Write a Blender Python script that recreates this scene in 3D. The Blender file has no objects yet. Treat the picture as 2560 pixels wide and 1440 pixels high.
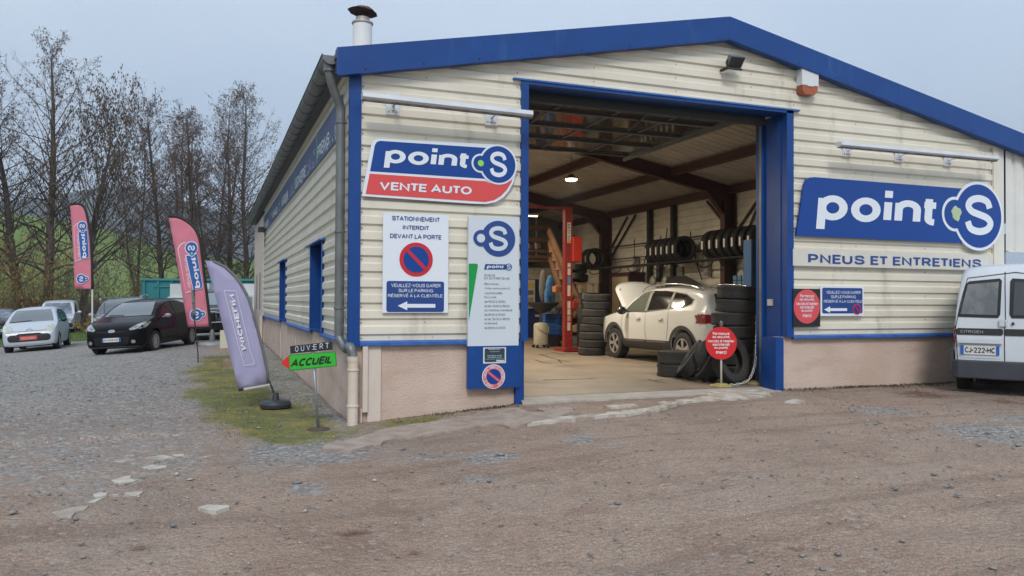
import bpy, bmesh, math, random
import numpy as np
from mathutils import Vector, Matrix
from mathutils.bvhtree import BVHTree
from mathutils.geometry import delaunay_2d_cdt
import mathutils.noise as mnoise
random.seed(7); rng = np.random.default_rng(7)
scene = bpy.context.scene
COL = scene.collection
R_ = math.radians

# ------------------------------------------------------------------ camera
EYE = 1.30
CAMX, CAMY = -1.5443, -9.5443
YAW, PITCH, ROLL, FPX = 20.9294, 0.9107, 0.2755, 1960.27
def cam_axes():
    y, p, r = R_(YAW), R_(PITCH), R_(ROLL)
    f = np.array([math.sin(y)*math.cos(p), math.cos(y)*math.cos(p), math.sin(p)])
    rt = np.array([math.cos(y), -math.sin(y), 0.0]); up = np.cross(rt, f)
    return rt*math.cos(r)+up*math.sin(r), -rt*math.sin(r)+up*math.cos(r), f
RT, UP, FW = cam_axes()
cam_data = bpy.data.cameras.new("camera"); cam = bpy.data.objects.new("camera", cam_data); COL.objects.link(cam)
cam.matrix_world = Matrix(((RT[0], UP[0], -FW[0], CAMX), (RT[1], UP[1], -FW[1], CAMY), (RT[2], UP[2], -FW[2], EYE), (0, 0, 0, 1)))
cam_data.sensor_width = 36.0; cam_data.lens = FPX/2560*36.0
cam_data.clip_start = 0.05; cam_data.clip_end = 6000
scene.camera = cam
def ray(px, py):
    return RT*((px-1280)/FPX) - UP*((py-720)/FPX) + FW
def on(px, py, ax, val):          # where the sight line of a photo point meets a real plane (ax: 0 x, 1 y, 2 z)
    d = ray(px, py); o = np.array([CAMX, CAMY, EYE]); t = (val-o[ax])/d[ax]
    return o+t*d
def at(px, py, depth):
    return np.array([CAMX, CAMY, EYE]) + ray(px, py)*depth

# ------------------------------------------------------------------ light
SUN_EL, SUN_AZ = 42, 200      # azimuth clockwise from +Y: behind the camera, a little to its left
world = bpy.data.worlds.new("World"); scene.world = world; world.use_nodes = True
nt = world.node_tree; nt.nodes.clear()
wo = nt.nodes.new("ShaderNodeOutputWorld"); bg = nt.nodes.new("ShaderNodeBackground")
sky = nt.nodes.new("ShaderNodeTexSky"); sky.sky_type = 'NISHITA'; sky.sun_disc = False
sky.sun_elevation = R_(SUN_EL); sky.sun_rotation = R_(SUN_AZ); sky.air_density = 1.0; sky.dust_density = 3.0; sky.ozone_density = 1.0
hs = nt.nodes.new("ShaderNodeHueSaturation"); hs.inputs["Saturation"].default_value = 0.55
# an even high cloud layer over the clear sky
mx = nt.nodes.new("ShaderNodeMix"); mx.data_type = 'RGBA'; mx.inputs[0].default_value = 0.86
tc = nt.nodes.new("ShaderNodeTexCoord"); nz = nt.nodes.new("ShaderNodeTexNoise"); nz.inputs["Scale"].default_value = 2.2; nz.inputs["Detail"].default_value = 5
rp = nt.nodes.new("ShaderNodeValToRGB")
rp.color_ramp.elements[0].position = 0.30; rp.color_ramp.elements[0].color = (6.5, 7.9, 9.9, 1)
rp.color_ramp.elements[1].position = 0.72; rp.color_ramp.elements[1].color = (8.7, 9.8, 11.2, 1)
nt.links.new(tc.outputs["Generated"], nz.inputs["Vector"]); nt.links.new(nz.outputs["Fac"], rp.inputs["Fac"])
nt.links.new(sky.outputs["Color"], hs.inputs["Color"])
nt.links.new(hs.outputs["Color"], mx.inputs[6]); nt.links.new(rp.outputs["Color"], mx.inputs[7])
nt.links.new(mx.outputs[2], bg.inputs["Color"]); bg.inputs["Strength"].default_value = 0.078
nt.links.new(bg.outputs[0], wo.inputs[0])
sd = bpy.data.lights.new("sun", 'SUN'); sun = bpy.data.objects.new("sun", sd); COL.objects.link(sun)
sd.energy = 1.5; sd.angle = R_(16); sd.color = (1.0, 0.95, 0.88)
a, e = R_(SUN_AZ), R_(SUN_EL)
sdir = Vector((math.sin(a)*math.cos(e), math.cos(a)*math.cos(e), math.sin(e)))
sun.rotation_euler = (-sdir).to_track_quat('-Z', 'Y').to_euler(); sun.location = (-5, -20, 30)
scene.view_settings.view_transform = 'Standard'; scene.view_settings.look = 'None'
scene.view_settings.exposure = 0.55; scene.view_settings.gamma = 1.0
try: scene.view_settings.use_curve_mapping = False
except Exception: pass
scene.cycles.use_denoising = True
scene.cycles.max_bounces = 8; scene.cycles.diffuse_bounces = 4; scene.cycles.glossy_bounces = 4; scene.cycles.transparent_max_bounces = 24
scene.cycles.volume_bounces = 0
scene.cycles.sample_clamp_indirect = 4.0

# ------------------------------------------------------------------ materials
MATS = {}
def M(name, col=(.5, .5, .5), rough=.6, metal=0.0, n=None, st=None, b=None, col2=None, emit=None, spec=.5, coat=0.0, trans=0.0):
    """n=(scale, lo, hi): soft mottling towards col2; b=(scale, strength, distance): fine relief"""
    if name in MATS: return MATS[name]
    m = bpy.data.materials.new(name); m.use_nodes = True; t = m.node_tree; N = t.nodes; L = t.links
    bs = N["Principled BSDF"]
    bs.inputs["Base Color"].default_value = (*col, 1); bs.inputs["Roughness"].default_value = rough
    bs.inputs["Metallic"].default_value = metal; bs.inputs["Specular IOR Level"].default_value = spec
    bs.inputs["Coat Weight"].default_value = coat; bs.inputs["Coat Roughness"].default_value = .05
    if trans: bs.inputs["Transmission Weight"].default_value = trans
    tcn = N.new("ShaderNodeTexCoord")
    if n:
        no = N.new("ShaderNodeTexNoise"); no.inputs["Scale"].default_value = n[0]; no.inputs["Detail"].default_value = 6; no.inputs["Roughness"].default_value = .62
        cr = N.new("ShaderNodeValToRGB"); cr.color_ramp.elements[0].position = n[1]; cr.color_ramp.elements[1].position = n[2]
        c2 = col2 or tuple(c*.72 for c in col)
        cr.color_ramp.elements[0].color = (*c2, 1); cr.color_ramp.elements[1].color = (*col, 1)
        L.new(tcn.outputs["Object"], no.inputs["Vector"]); L.new(no.outputs["Fac"], cr.inputs["Fac"]); L.new(cr.outputs["Color"], bs.inputs["Base Color"])
        if st:      # st=(stretch xyz, lo, hi, colour): long stains laid over the ground colour
            mp = N.new("ShaderNodeMapping"); mp.inputs["Scale"].default_value = st[0]; L.new(tcn.outputs["Object"], mp.inputs["Vector"])
            n2 = N.new("ShaderNodeTexNoise"); n2.inputs["Scale"].default_value = 1; n2.inputs["Detail"].default_value = 7; n2.inputs["Roughness"].default_value = .65; L.new(mp.outputs[0], n2.inputs["Vector"])
            r2 = N.new("ShaderNodeMapRange"); r2.inputs[1].default_value = st[1]; r2.inputs[2].default_value = st[2]; r2.interpolation_type = 'SMOOTHSTEP'; L.new(n2.outputs["Fac"], r2.inputs[0])
            mm = N.new("ShaderNodeMix"); mm.data_type = 'RGBA'; L.new(r2.outputs[0], mm.inputs[0]); L.new(cr.outputs["Color"], mm.inputs[6]); mm.inputs[7].default_value = (*st[3], 1); L.new(mm.outputs[2], bs.inputs["Base Color"])
    if b:
        nb = N.new("ShaderNodeTexNoise"); nb.inputs["Scale"].default_value = b[0]; nb.inputs["Detail"].default_value = 4
        bp = N.new("ShaderNodeBump"); bp.inputs["Strength"].default_value = b[1]; bp.inputs["Distance"].default_value = b[2] if len(b) > 2 else .01
        L.new(tcn.outputs["Object"], nb.inputs["Vector"]); L.new(nb.outputs["Fac"], bp.inputs["Height"]); L.new(bp.outputs["Normal"], bs.inputs["Normal"])
    if emit:
        bs.inputs["Emission Color"].default_value = (*emit[0], 1); bs.inputs["Emission Strength"].default_value = emit[1]
    MATS[name] = m; return m

# ------------------------------------------------------------------ mesh collecting
class B:
    def __init__(s): s.v = []; s.f = []; s.mi = []; s.mats = []; s.cur = 0
    def mat(s, m):
        if m not in s.mats: s.mats.append(m)
        s.cur = s.mats.index(m); return s
    def add(s, vs, fs):
        o = len(s.v); s.v += [tuple(map(float, p)) for p in vs]
        for f in fs: s.f.append(tuple(i+o for i in f)); s.mi.append(s.cur)
        return s
    def box(s, x0, x1, y0, y1, z0, z1):
        v = [(x, y, z) for z in (z0, z1) for y in (y0, y1) for x in (x0, x1)]
        return s.add(v, [(0, 2, 3, 1), (4, 5, 7, 6), (0, 1, 5, 4), (2, 6, 7, 3), (0, 4, 6, 2), (1, 3, 7, 5)])
    def obox(s, c, ax, ay, az):        # centre and three half-axis vectors
        c, ax, ay, az = map(np.array, (c, ax, ay, az))
        v = [c+i*ax+j*ay+k*az for k in (-1, 1) for j in (-1, 1) for i in (-1, 1)]
        return s.add(v, [(0, 2, 3, 1), (4, 5, 7, 6), (0, 1, 5, 4), (2, 6, 7, 3), (0, 4, 6, 2), (1, 3, 7, 5)])
    def bar(s, p, q, w, h, up=(0, 0, 1)):
        p, q = np.array(p, float), np.array(q, float); d = q-p; L = np.linalg.norm(d); d = d/L
        a = np.cross(d, up)
        if np.linalg.norm(a) < 1e-4: a = np.cross(d, (1, 0, 0))
        a = a/np.linalg.norm(a); u = np.cross(a, d)
        return s.obox((p+q)/2, d*L/2, a*w/2, u*h/2)
    def tube(s, pts, r, n=8, cap=True):
        pts = [np.array(p, float) for p in pts]; rs = r if hasattr(r, '__len__') else [r]*len(pts); vs = []; fs = []
        ref = None
        for i, p in enumerate(pts):
            d = pts[min(i+1, len(pts)-1)]-pts[max(i-1, 0)]; d = d/(np.linalg.norm(d)+1e-9)
            if ref is None:
                ref = np.cross(d, (0, 0, 1)) if abs(d[2]) < .9 else np.cross(d, (1, 0, 0))
            ref = ref-d*np.dot(ref, d); ref = ref/(np.linalg.norm(ref)+1e-9); w = np.cross(d, ref)
            for k in range(n):
                a = 2*math.pi*k/n; vs.append(p+rs[i]*(math.cos(a)*ref+math.sin(a)*w))
        for i in range(len(pts)-1):
            for k in range(n): fs.append((i*n+k, i*n+(k+1) % n, (i+1)*n+(k+1) % n, (i+1)*n+k))
        if cap: fs.append(tuple(range(n-1, -1, -1))); fs.append(tuple((len(pts)-1)*n+k for k in range(n)))
        return s.add(vs, fs)
    def lathe(s, prof, c=(0, 0, 0), ax=(0, 0, 1), n=24, closed=False):
        """prof: (radius, height along the axis)"""
        ax = np.array(ax, float); ax = ax/np.linalg.norm(ax); c = np.array(c, float)
        u = np.cross(ax, (0, 0, 1)) if abs(ax[2]) < .9 else np.cross(ax, (1, 0, 0)); u = u/np.linalg.norm(u); w = np.cross(ax, u)
        vs = []; fs = []; m = len(prof)
        for r, h in prof:
            for k in range(n):
                a = 2*math.pi*k/n; vs.append(c+ax*h+r*(math.cos(a)*u+math.sin(a)*w))
        for i in range(m if closed else m-1):
            j = (i+1) % m
            for k in range(n): fs.append((i*n+k, i*n+(k+1) % n, j*n+(k+1) % n, j*n+k))
        if not closed: fs.append(tuple(range(n-1, -1, -1))); fs.append(tuple((m-1)*n+k for k in range(n)))
        return s.add(vs, fs)
    def prism(s, poly, ext):           # a flat 3-D outline and a vector of thickness
        e = np.array(ext, float); n = len(poly); v = [np.array(p, float) for p in poly]; v2 = [p+e for p in v]
        return s.add(v+v2, [tuple(range(n-1, -1, -1)), tuple(range(n, 2*n))]+[(i, (i+1) % n, n+(i+1) % n, n+i) for i in range(n)])
    def blob(s, c, r, nu=12, nv=8):
        c = np.array(c, float); r = np.array(r if hasattr(r, '__len__') else (r, r, r), float); vs = [c+(0, 0, r[2])]; fs = []
        for j in range(1, nv):
            t = math.pi*j/nv
            for i in range(nu):
                a = 2*math.pi*i/nu; vs.append(c+r*np.array((math.sin(t)*math.cos(a), math.sin(t)*math.sin(a), math.cos(t))))
        vs.append(c-(0, 0, r[2])); e = len(vs)-1
        for i in range(nu): fs.append((0, 1+i, 1+(i+1) % nu)); fs.append((e, e-nu+(i+1) % nu, e-nu+i))
        for j in range(nv-2):
            for i in range(nu):
                a = 1+j*nu+i; b_ = 1+j*nu+(i+1) % nu; fs.append((a, a+nu, b_+nu, b_))
        return s.add(vs, fs)
    def out(s, name, mat=None, parent=None, smooth=False, origin=None, local=False):
        """vertices are in world metres unless local; the object's origin is put at `origin`"""
        me = bpy.data.meshes.new(name)
        base = np.zeros(3)
        if not local and parent is not None: base = np.array(parent.get('_w', (0, 0, 0)))
        o_ = np.array(origin, float) if origin is not None else (base if parent is not None and not local else np.zeros(3))
        V = np.array(s.v, float).reshape(-1, 3)-(o_ if not local else 0)
        me.from_pydata(V.tolist(), [], s.f)
        ms = s.mats if s.mats else []
        if mat is not None and not ms: ms = [mat]
        for m in ms: me.materials.append(m)
        if len(ms) > 1: me.polygons.foreach_set('material_index', s.mi)
        me.validate(); me.update()
        bm = bmesh.new(); bm.from_mesh(me); bmesh.ops.recalc_face_normals(bm, faces=bm.faces); bm.to_mesh(me); bm.free()
        if smooth: shade(me, smooth)
        o = bpy.data.objects.new(name, me); COL.objects.link(o)
        if parent is not None:
            o.parent = parent
            if origin is not None and not local: o.location = Vector(o_-base)
        elif origin is not None and not local: o.location = Vector(o_)
        if parent is None: o['_w'] = [float(c) for c in o_]
        else: o['_w'] = [float(c) for c in o_]
        return o
def shade(me, ang=True):
    me.polygons.foreach_set('use_smooth', [True]*len(me.polygons))
    if ang is not True:
        try: me.set_sharp_from_angle(angle=R_(ang))
        except Exception: pass
def tag(o, label=None, cat=None, group=None, kind=None):
    if label: o['label'] = label
    if cat: o['category'] = cat
    if group: o['group'] = group
    if kind: o['kind'] = kind
    return o
def empty(name, loc=(0, 0, 0), label=None, cat=None, group=None, rz=0):
    o = bpy.data.objects.new(name, None); COL.objects.link(o); o.location = loc; o.rotation_euler = (0, 0, rz)
    o['_w'] = [float(c) for c in loc]; o.empty_display_size = .1
    return tag(o, label, cat, group)
def copy_tree(o, parent=None):
    c = o.copy(); COL.objects.link(c); c.parent = parent
    for ch in list(o.children): copy_tree(ch, c)
    return c

# ------------------------------------------------------------------ lettering: a plain grotesque drawn with strokes
def _arc(cx, cy, rx, ry, a0, a1, n=None):
    n = n or max(4, int(abs(a1-a0)/18)); return [(cx+rx*math.cos(R_(a0+(a1-a0)*k/n)), cy+ry*math.sin(R_(a0+(a1-a0)*k/n))) for k in range(n+1)]
def _glyphs():
    G = {}; A = _arc
    def g(c, w, *st): G[c] = (w, st)
    g('A', .72, [(0, 0), (.36, 1), (.72, 0)], [(.12, .33), (.60, .33)]); g('B', .62, [(.3, .53), (0, .53)], [(0, 0), (0, 1), (.34, 1)]+A(.34, .77, .24, .23, 90, -90)+[(.3, .53)], [(0, 0), (.36, 0)]+A(.36, .265, .26, .265, -90, 90)+[(.3, .53)])
    g('C', .66, A(.36, .5, .36, .5, 48, 312)); g('D', .66, [(0, 0), (0, 1), (.26, 1)]+A(.26, .5, .40, .5, 90, -90)+[(0, 0)]); g('E', .54, [(.54, 1), (0, 1), (0, 0), (.54, 0)], [(0, .52), (.48, .52)])
    g('F', .5, [(.5, 1), (0, 1), (0, 0)], [(0, .52), (.44, .52)]); g('G', .70, A(.36, .5, .36, .5, 48, 340)+[(.70, .34), (.70, .46), (.40, .46)]); g('H', .64, [(0, 0), (0, 1)], [(.64, 0), (.64, 1)], [(0, .52), (.64, .52)])
    g('I', .001, [(0, 0), (0, 1)]); g('J', .46, [(.46, 1), (.46, .26)]+A(.23, .26, .23, .26, 0, -180)); g('K', .64, [(0, 0), (0, 1)], [(.60, 1), (0, .38)], [(.20, .58), (.64, 0)]); g('L', .50, [(0, 1), (0, 0), (.50, 0)])
    g('M', .80, [(0, 0), (0, 1), (.40, .12), (.80, 1), (.80, 0)]); g('N', .64, [(0, 0), (0, 1), (.64, 0), (.64, 1)]); g('O', .76, A(.38, .5, .38, .5, 90, 450, 22)); g('P', .58, [(0, 0), (0, 1), (.32, 1)]+A(.32, .72, .26, .28, 90, -90)+[(0, .44)])
    g('Q', .76, A(.38, .5, .38, .5, 90, 450, 22), [(.46, .24), (.76, -.04)]); g('R', .62, [(0, 0), (0, 1), (.34, 1)]+A(.34, .74, .25, .26, 90, -90)+[(0, .48)], [(.32, .48), (.62, 0)])
    def cat(P, n=4):
        P = [np.array(p, float) for p in P]; P = [2*P[0]-P[1]]+P+[2*P[-1]-P[-2]]; o = []
        for i in range(1, len(P)-2):
            for k in range(n):
                t = k/n; o.append(tuple(.5*((2*P[i])+(-P[i-1]+P[i+1])*t+(2*P[i-1]-5*P[i]+4*P[i+1]-P[i+2])*t*t+(-P[i-1]+3*P[i]-3*P[i+1]+P[i+2])*t**3)))
        return o+[tuple(P[-2])]
    sS = [(.59, .72), (.52, .92), (.31, 1), (.10, .93), (.02, .76), (.11, .60), (.31, .515), (.52, .42), (.61, .26), (.52, .075), (.30, 0), (.08, .08), (0, .29)]
    g('S', .68, cat([(a*1.1, b_) for a, b_ in sS]))
    g('T', .62, [(0, 1), (.62, 1)], [(.31, 1), (.31, 0)]); g('U', .62, [(0, 1), (0, .31)]+A(.31, .31, .31, .31, 180, 360)+[(.62, 1)]); g('V', .66, [(0, 1), (.33, 0), (.66, 1)]); g('W', .96, [(0, 1), (.24, 0), (.48, .95), (.72, 0), (.96, 1)])
    g('X', .64, [(0, 0), (.64, 1)], [(0, 1), (.64, 0)]); g('Y', .64, [(0, 1), (.32, .44), (.64, 1)], [(.32, .44), (.32, 0)]); g('Z', .58, [(0, 1), (.58, 1), (0, 0), (.58, 0)])
    g('0', .56, A(.28, .5, .28, .5, 90, 450, 20)); g('1', .30, [(0, .78), (.25, 1), (.25, 0)]); g('2', .54, A(.27, .72, .26, .28, 165, -25)+[(0, 0), (.54, 0)]); g('3', .54, A(.26, .755, .25, .245, 150, -80)+A(.26, .27, .28, .27, 85, -150))
    g('4', .58, [(.42, 0), (.42, 1), (0, .30), (.58, .30)]); g('5', .54, [(.48, 1), (.08, 1), (.04, .52)]+A(.26, .32, .28, .32, 130, -145)); g('6', .54, A(.27, .30, .27, .30, 90, 450), A(.34, .34, .34, .66, 178, 92)); g('7', .5, [(0, 1), (.5, 1), (.16, 0)])
    g('8', .54, A(.27, .755, .235, .245, 90, 450), A(.27, .265, .27, .265, 90, 450)); g('9', .54, A(.27, .70, .27, .30, 90, 450), A(.20, .66, .34, .66, 0, -88))
    x = .72; r = x/2
    g('a', .50, A(.24, .24, .23, .22, 60, 330), [(.50, 0), (.50, .50)]+A(.26, .50, .24, .22, 0, 150), [(.5, .43), (.24, .46)]); g('b', .54, [(0, 0), (0, 1)], A(.27, r, .27, r, 90, 450)); g('c', .50, A(.27, r, .27, r, 50, 310)); g('d', .54, [(.54, 0), (.54, 1)], A(.27, r, .27, r, 90, 450))
    g('e', .54, [(.03, r+.01), (.54, r+.01)]+A(.27, r, .27, r, 5, 318)); g('f', .34, [(.12, 0), (.12, .80)]+A(.32, .80, .20, .20, 180, 95), [(0, .70), (.32, .70)]); g('g', .54, A(.27, r, .27, r, 90, 450), [(.54, x), (.54, -.06)]+A(.27, -.06, .27, .22, 0, -150))
    g('h', .50, [(0, 0), (0, 1)], [(0, .42)]+A(.25, .46, .25, .26, 180, 0)+[(.50, 0)]); g('i', .001, [(0, 0), (0, x)], [(0, .90), (0, 1.04)]); g('j', .12, [(.1, x), (.1, -.15)]); g('l', .001, [(0, 0), (0, 1)])
    g('m', .84, [(0, 0), (0, x)], [(0, .46)]+A(.21, .47, .21, .25, 180, 0)+[(.42, 0)], [(.42, .46)]+A(.63, .47, .21, .25, 180, 0)+[(.84, 0)]); g('n', .50, [(0, 0), (0, x)], [(0, .44)]+A(.25, .46, .25, .26, 180, 0)+[(.50, 0)]); g('o', .56, A(.28, r, .28, r, 90, 450, 20))
    g('p', .54, [(0, -.28), (0, x)], A(.27, r, .27, r, 90, 450)); g('q', .54, [(.54, -.28), (.54, x)], A(.27, r, .27, r, 90, 450)); g('r', .32, [(0, 0), (0, x)], [(0, .44)]+A(.24, .44, .24, .26, 180, 75)); g('s', .46, cat([(a*.74, b_*.72) for a, b_ in sS]))
    g('t', .34, [(.13, .96), (.13, .16)]+A(.29, .16, .16, .16, 180, 275), [(0, .70), (.33, .70)]); g('u', .50, [(0, x), (0, .26)]+A(.25, .26, .25, .26, 180, 360), [(.50, 0), (.50, x)]); g('v', .52, [(0, x), (.26, 0), (.52, x)]); g('z', .46, [(0, x), (.46, x), (0, 0), (.46, 0)])
    g('-', .34, [(0, .42), (.34, .42)]); g(',', .05, [(.04, .06), (0, -.14)]); g('.', .001, [(0, -.0), (0, .10)]); g(':', .001, [(0, 0), (0, .12)], [(0, .52), (0, .64)]); g("'", .03, [(.03, 1), (0, .74)])
    for a, b_ in (('é', 'e'), ('É', 'E')): h = 0 if b_ == 'e' else .26; G[a] = (G[b_][0], G[b_][1]+([(.18, .86+h), (.38, 1.02+h)],))
    for a, b_ in (('è', 'e'), ('à', 'a'), ('È', 'E')): h = 0 if b_ in 'ea' else .26; G[a] = (G[b_][0], G[b_][1]+([(.16, 1.02+h), (.34, .86+h)],))
    return G
_G = _glyphs(); _tc = {}
def _ribbon(P, t):
    """mitred quads along a stroke"""
    P = [np.array(p, float) for p in P]; P = [p for i, p in enumerate(P) if i == 0 or np.linalg.norm(p-P[i-1]) > 1e-5]; n = len(P); closed = n > 3 and np.linalg.norm(P[0]-P[-1]) < 1e-4
    L = []; Rr = []
    for i in range(n):
        a = P[i]-P[i-1] if i else (P[0]-P[-2] if closed else P[1]-P[0]); b_ = P[i+1]-P[i] if i < n-1 else (P[1]-P[0] if closed else P[-1]-P[-2])
        a = a/np.linalg.norm(a); b_ = b_/np.linalg.norm(b_); m = a+b_
        if np.linalg.norm(m) < 1e-3: m = a
        m = m/np.linalg.norm(m); nn = np.array([-m[1], m[0]]); k = min(1.8, 1/max(.2, abs(np.dot(m, a)))); L.append(P[i]+nn*t/2*k); Rr.append(P[i]-nn*t/2*k)
    return [(L[i], L[i+1], Rr[i+1], Rr[i]) for i in range(n-1)]
def text2d(s, bold=0.0, shear=0.0, spacing=1.0):
    """flat faces of the words scaled into a 1 x 1 box; bold 0..0.05 maps to the stroke weight"""
    key = (s, bold, spacing)
    if key in _tc: return _tc[key]
    t = .105+bold*2.9; V = []; F = []; x = 0.0
    for ch_ in s:
        if ch_ == ' ': x += .30*spacing; continue
        k2 = (ch_, t)
        w, st = _G.get(ch_, _G['-'])
        if k2 not in _tc:
            vs = []; fs = []
            for P in st:
                inset = [( (p[0]*(1-0)+0), t/2+p[1]*(1-t) if 0 <= p[1] <= 1.001 else p[1]) for p in P]
                for q in _ribbon(inset, t):
                    o = len(vs); vs += [Vector(p) for p in q]; fs.append([o, o+1, o+2, o+3])
            qs = [np.array([vs[i][:2] for i in f]) for f in fs]; r = delaunay_2d_cdt(vs, [(f[i], f[(i+1) % 4]) for f in fs for i in range(4)], [], 0, 1e-4)
            def hit(c):
                for q in qs:
                    d = np.roll(q, -1, 0)-q; e = c-q; k = d[:, 0]*e[:, 1]-d[:, 1]*e[:, 0]
                    if (k > -1e-6).all() or (k < 1e-6).all(): return True
                return False
            P2 = [np.array([v.x, v.y]) for v in r[0]]; _tc[k2] = ([tuple(p) for p in P2], [tuple(f) for f in r[2] if hit(sum(P2[i] for i in f)/len(f))])
        vs, fs = _tc[k2]; o = len(V); lo_, hi_ = min(a for a, _ in vs), max(a for a, _ in vs); V += [(a+x-lo_, b_) for a, b_ in vs]; F += [tuple(i+o for i in f) for f in fs]; x += hi_-lo_+(.085+.03*(t < .17)-(.05 if ch_ in 'rt' else 0))*spacing+(spacing-1)*.3
    V = np.array(V); lo, hi = V.min(0), V.max(0); asp = (hi-lo)[0]/(hi-lo)[1]; _tc[key] = ((V-lo)/(hi-lo), F, asp); return _tc[key]
class Plane:
    """a flat drawing surface: origin, direction u, direction v, outward normal n"""
    def __init__(s, o, u, v, n): s.o, s.u, s.v, s.n = [np.array(k, float) for k in (o, u, v, n)]
    def p(s, a, b, off=0.0): return s.o+s.u*a+s.v*b+s.n*off
    def text(s, bd, txt, x0, x1, y0, y1, off, bold=.02, shear=0.0, spacing=1.0, ital=0.0):
        V, F, asp = text2d(txt, bold, shear, spacing)
        return bd.add([s.p(x0+(x1-x0)*a+ital*b*(y1-y0), y0+(y1-y0)*b, off) for a, b in V], F)
    def poly(s, bd, pts, off, th=.002): return bd.prism([s.p(a, b, off) for a, b in pts], s.n*-th)
    def disc(s, bd, cx, cy, r, off, th=.002, n=40, ry=None):
        return s.poly(bd, [(cx+r*math.cos(2*math.pi*k/n), cy+(ry or r)*math.sin(2*math.pi*k/n)) for k in range(n)], off, th)
    def ring(s, bd, cx, cy, r0, r1, off, n=40, a0=0, a1=360, th=.002):
        full = abs(a1-a0-360) < 1e-6; m = n if full else n+1
        an = [R_(a0+(a1-a0)*k/n) for k in range(m)]
        A = [s.p(cx+r0*math.cos(t), cy+r0*math.sin(t), off) for t in an]; C = [s.p(cx+r1*math.cos(t), cy+r1*math.sin(t), off) for t in an]
        return bd.add(A+C, [(k, (k+1) % m, m+(k+1) % m, m+k) for k in range(m if full else m-1)])
def rrect(x0, x1, y0, y1, r, n=5):
    out = []
    for cx, cy, a in ((x1-r, y1-r, 0), (x0+r, y1-r, 90), (x0+r, y0+r, 180), (x1-r, y0+r, 270)):
        out += [(cx+r*math.cos(R_(a+90*k/n)), cy+r*math.sin(R_(a+90*k/n))) for k in range(n+1)]
    return out
# ------------------------------------------------------------------ ground heights
def sstep(a, b, x):
    t = np.clip((np.asarray(x, float)-a)/(b-a), 0, 1); return t*t*(3-2*t)
def vnoise(x, y, s, seed=0.0):
    x = np.asarray(x, float)/s+seed*17.3; y = np.asarray(y, float)/s-seed*9.1
    xi = np.floor(x); yi = np.floor(y); fx = x-xi; fy = y-yi; fx = fx*fx*(3-2*fx); fy = fy*fy*(3-2*fy)
    def h(a, b): v = np.sin(a*127.1+b*311.7+seed*74.7)*43758.5453; return v-np.floor(v)
    return (h(xi, yi)*(1-fx)+h(xi+1, yi)*fx)*(1-fy)+(h(xi, yi+1)*(1-fx)+h(xi+1, yi+1)*fx)*fy
def fbm(x, y, s, seed=0.0, o=4):
    t = 0; a = .5; w = 0
    for k in range(o): t = t+a*vnoise(x, y, s/2**k, seed+k); w += a; a *= .55
    return t/w
def ground_h(x, y):
    x = np.asarray(x, float); y = np.asarray(y, float)
    front = np.interp(x, [-3, 0, 2.2, 6.4, 10, 14], [-.24, -.215, -.055, -.02, -.03, -.06])
    front = front + .011*np.minimum(y, 0)
    left = -.20 + .011*np.clip(y, 0, 18)*np.exp(np.minimum(x, 0)/2.0) - .072*np.clip(-x-3.2, 0, 6)*sstep(6, 16, y)
    w = sstep(-.4, .6, x)*1.0
    base = front*w + left*(1-w)
    base = np.where(y < 0, front, base)
    inside = (x > .06) & (x < 30) & (y > .12) & (y < 21)
    base = np.where(inside, -.5, base)
    # beyond the yard the meadow rises to a low ridge
    dx = x-CAMX; dy = y-CAMY; d = np.hypot(dx, dy)+1e-6
    be = np.degrees(np.arctan2(dx, dy)) - YAW
    px = 1280+FPX*np.tan(np.radians(np.clip(be, -75, 75)))
    yr = np.interp(px, [-3000, 0, 100, 250, 350, 450, 640, 1200, 4000], [540, 556, 566, 578, 604, 632, 655, 690, 700])
    ridge = 1.3+(752-yr)/1960.*200
    t = sstep(62, 215, d)
    far = ridge*(.25*np.clip((d-62)/153, 0, 1)+.75*t)
    far = far + (fbm(x, y, 60, 3)-.5)*3.0*sstep(80, 200, d)
    return base + np.where(d > 62, far, 0)
def gz(x, y): return float(ground_h(x, y))

# masks of the surface kinds, from where they lie on the ground
def gpt(px, py, z=-.15):
    p = on(px, py, 2, z); return p[0], p[1]
def inpoly(X, Y, poly):
    inside = np.zeros(X.shape, bool); n = len(poly)
    for i in range(n):
        x1, y1 = poly[i]; x2, y2 = poly[(i+1) % n]
        c = ((y1 > Y) != (y2 > Y)) & (X < (x2-x1)*(Y-y1)/(y2-y1+1e-12)+x1); inside ^= c
    return inside
def blobmask(X, Y, cx, cy, rx, ry, rot=0):
    c, s = math.cos(R_(rot)), math.sin(R_(rot)); a = (X-cx)*c+(Y-cy)*s; b = -(X-cx)*s+(Y-cy)*c
    return np.clip(1.35-np.sqrt((a/rx)**2+(b/ry)**2), 0, 1)
def pxblob(X, Y, px0, py, px1, ry, z=-.2):
    a = gpt(px0, py, z); b = gpt(px1, py, z); c = gpt((px0+px1)/2, py-ry, z); d_ = gpt((px0+px1)/2, py+ry, z)
    rx = math.hypot(b[0]-a[0], b[1]-a[1])/2; r2 = math.hypot(c[0]-d_[0], c[1]-d_[1])/2
    return blobmask(X, Y, (a[0]+b[0])/2, (a[1]+b[1])/2, rx, r2, math.degrees(math.atan2(b[1]-a[1], b[0]-a[0])))
moss_px = [(452, 925), (500, 900), (560, 893), (625, 935), (680, 975), (760, 1028), (850, 1066), (905, 1066), (1040, 1043), (1110, 1038), (1010, 1062), (860, 1095), (760, 1112), (640, 1085), (560, 1062), (500, 1020), (455, 960)]
moss_poly = [gpt(a, b, -.2) for a, b in moss_px]
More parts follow.
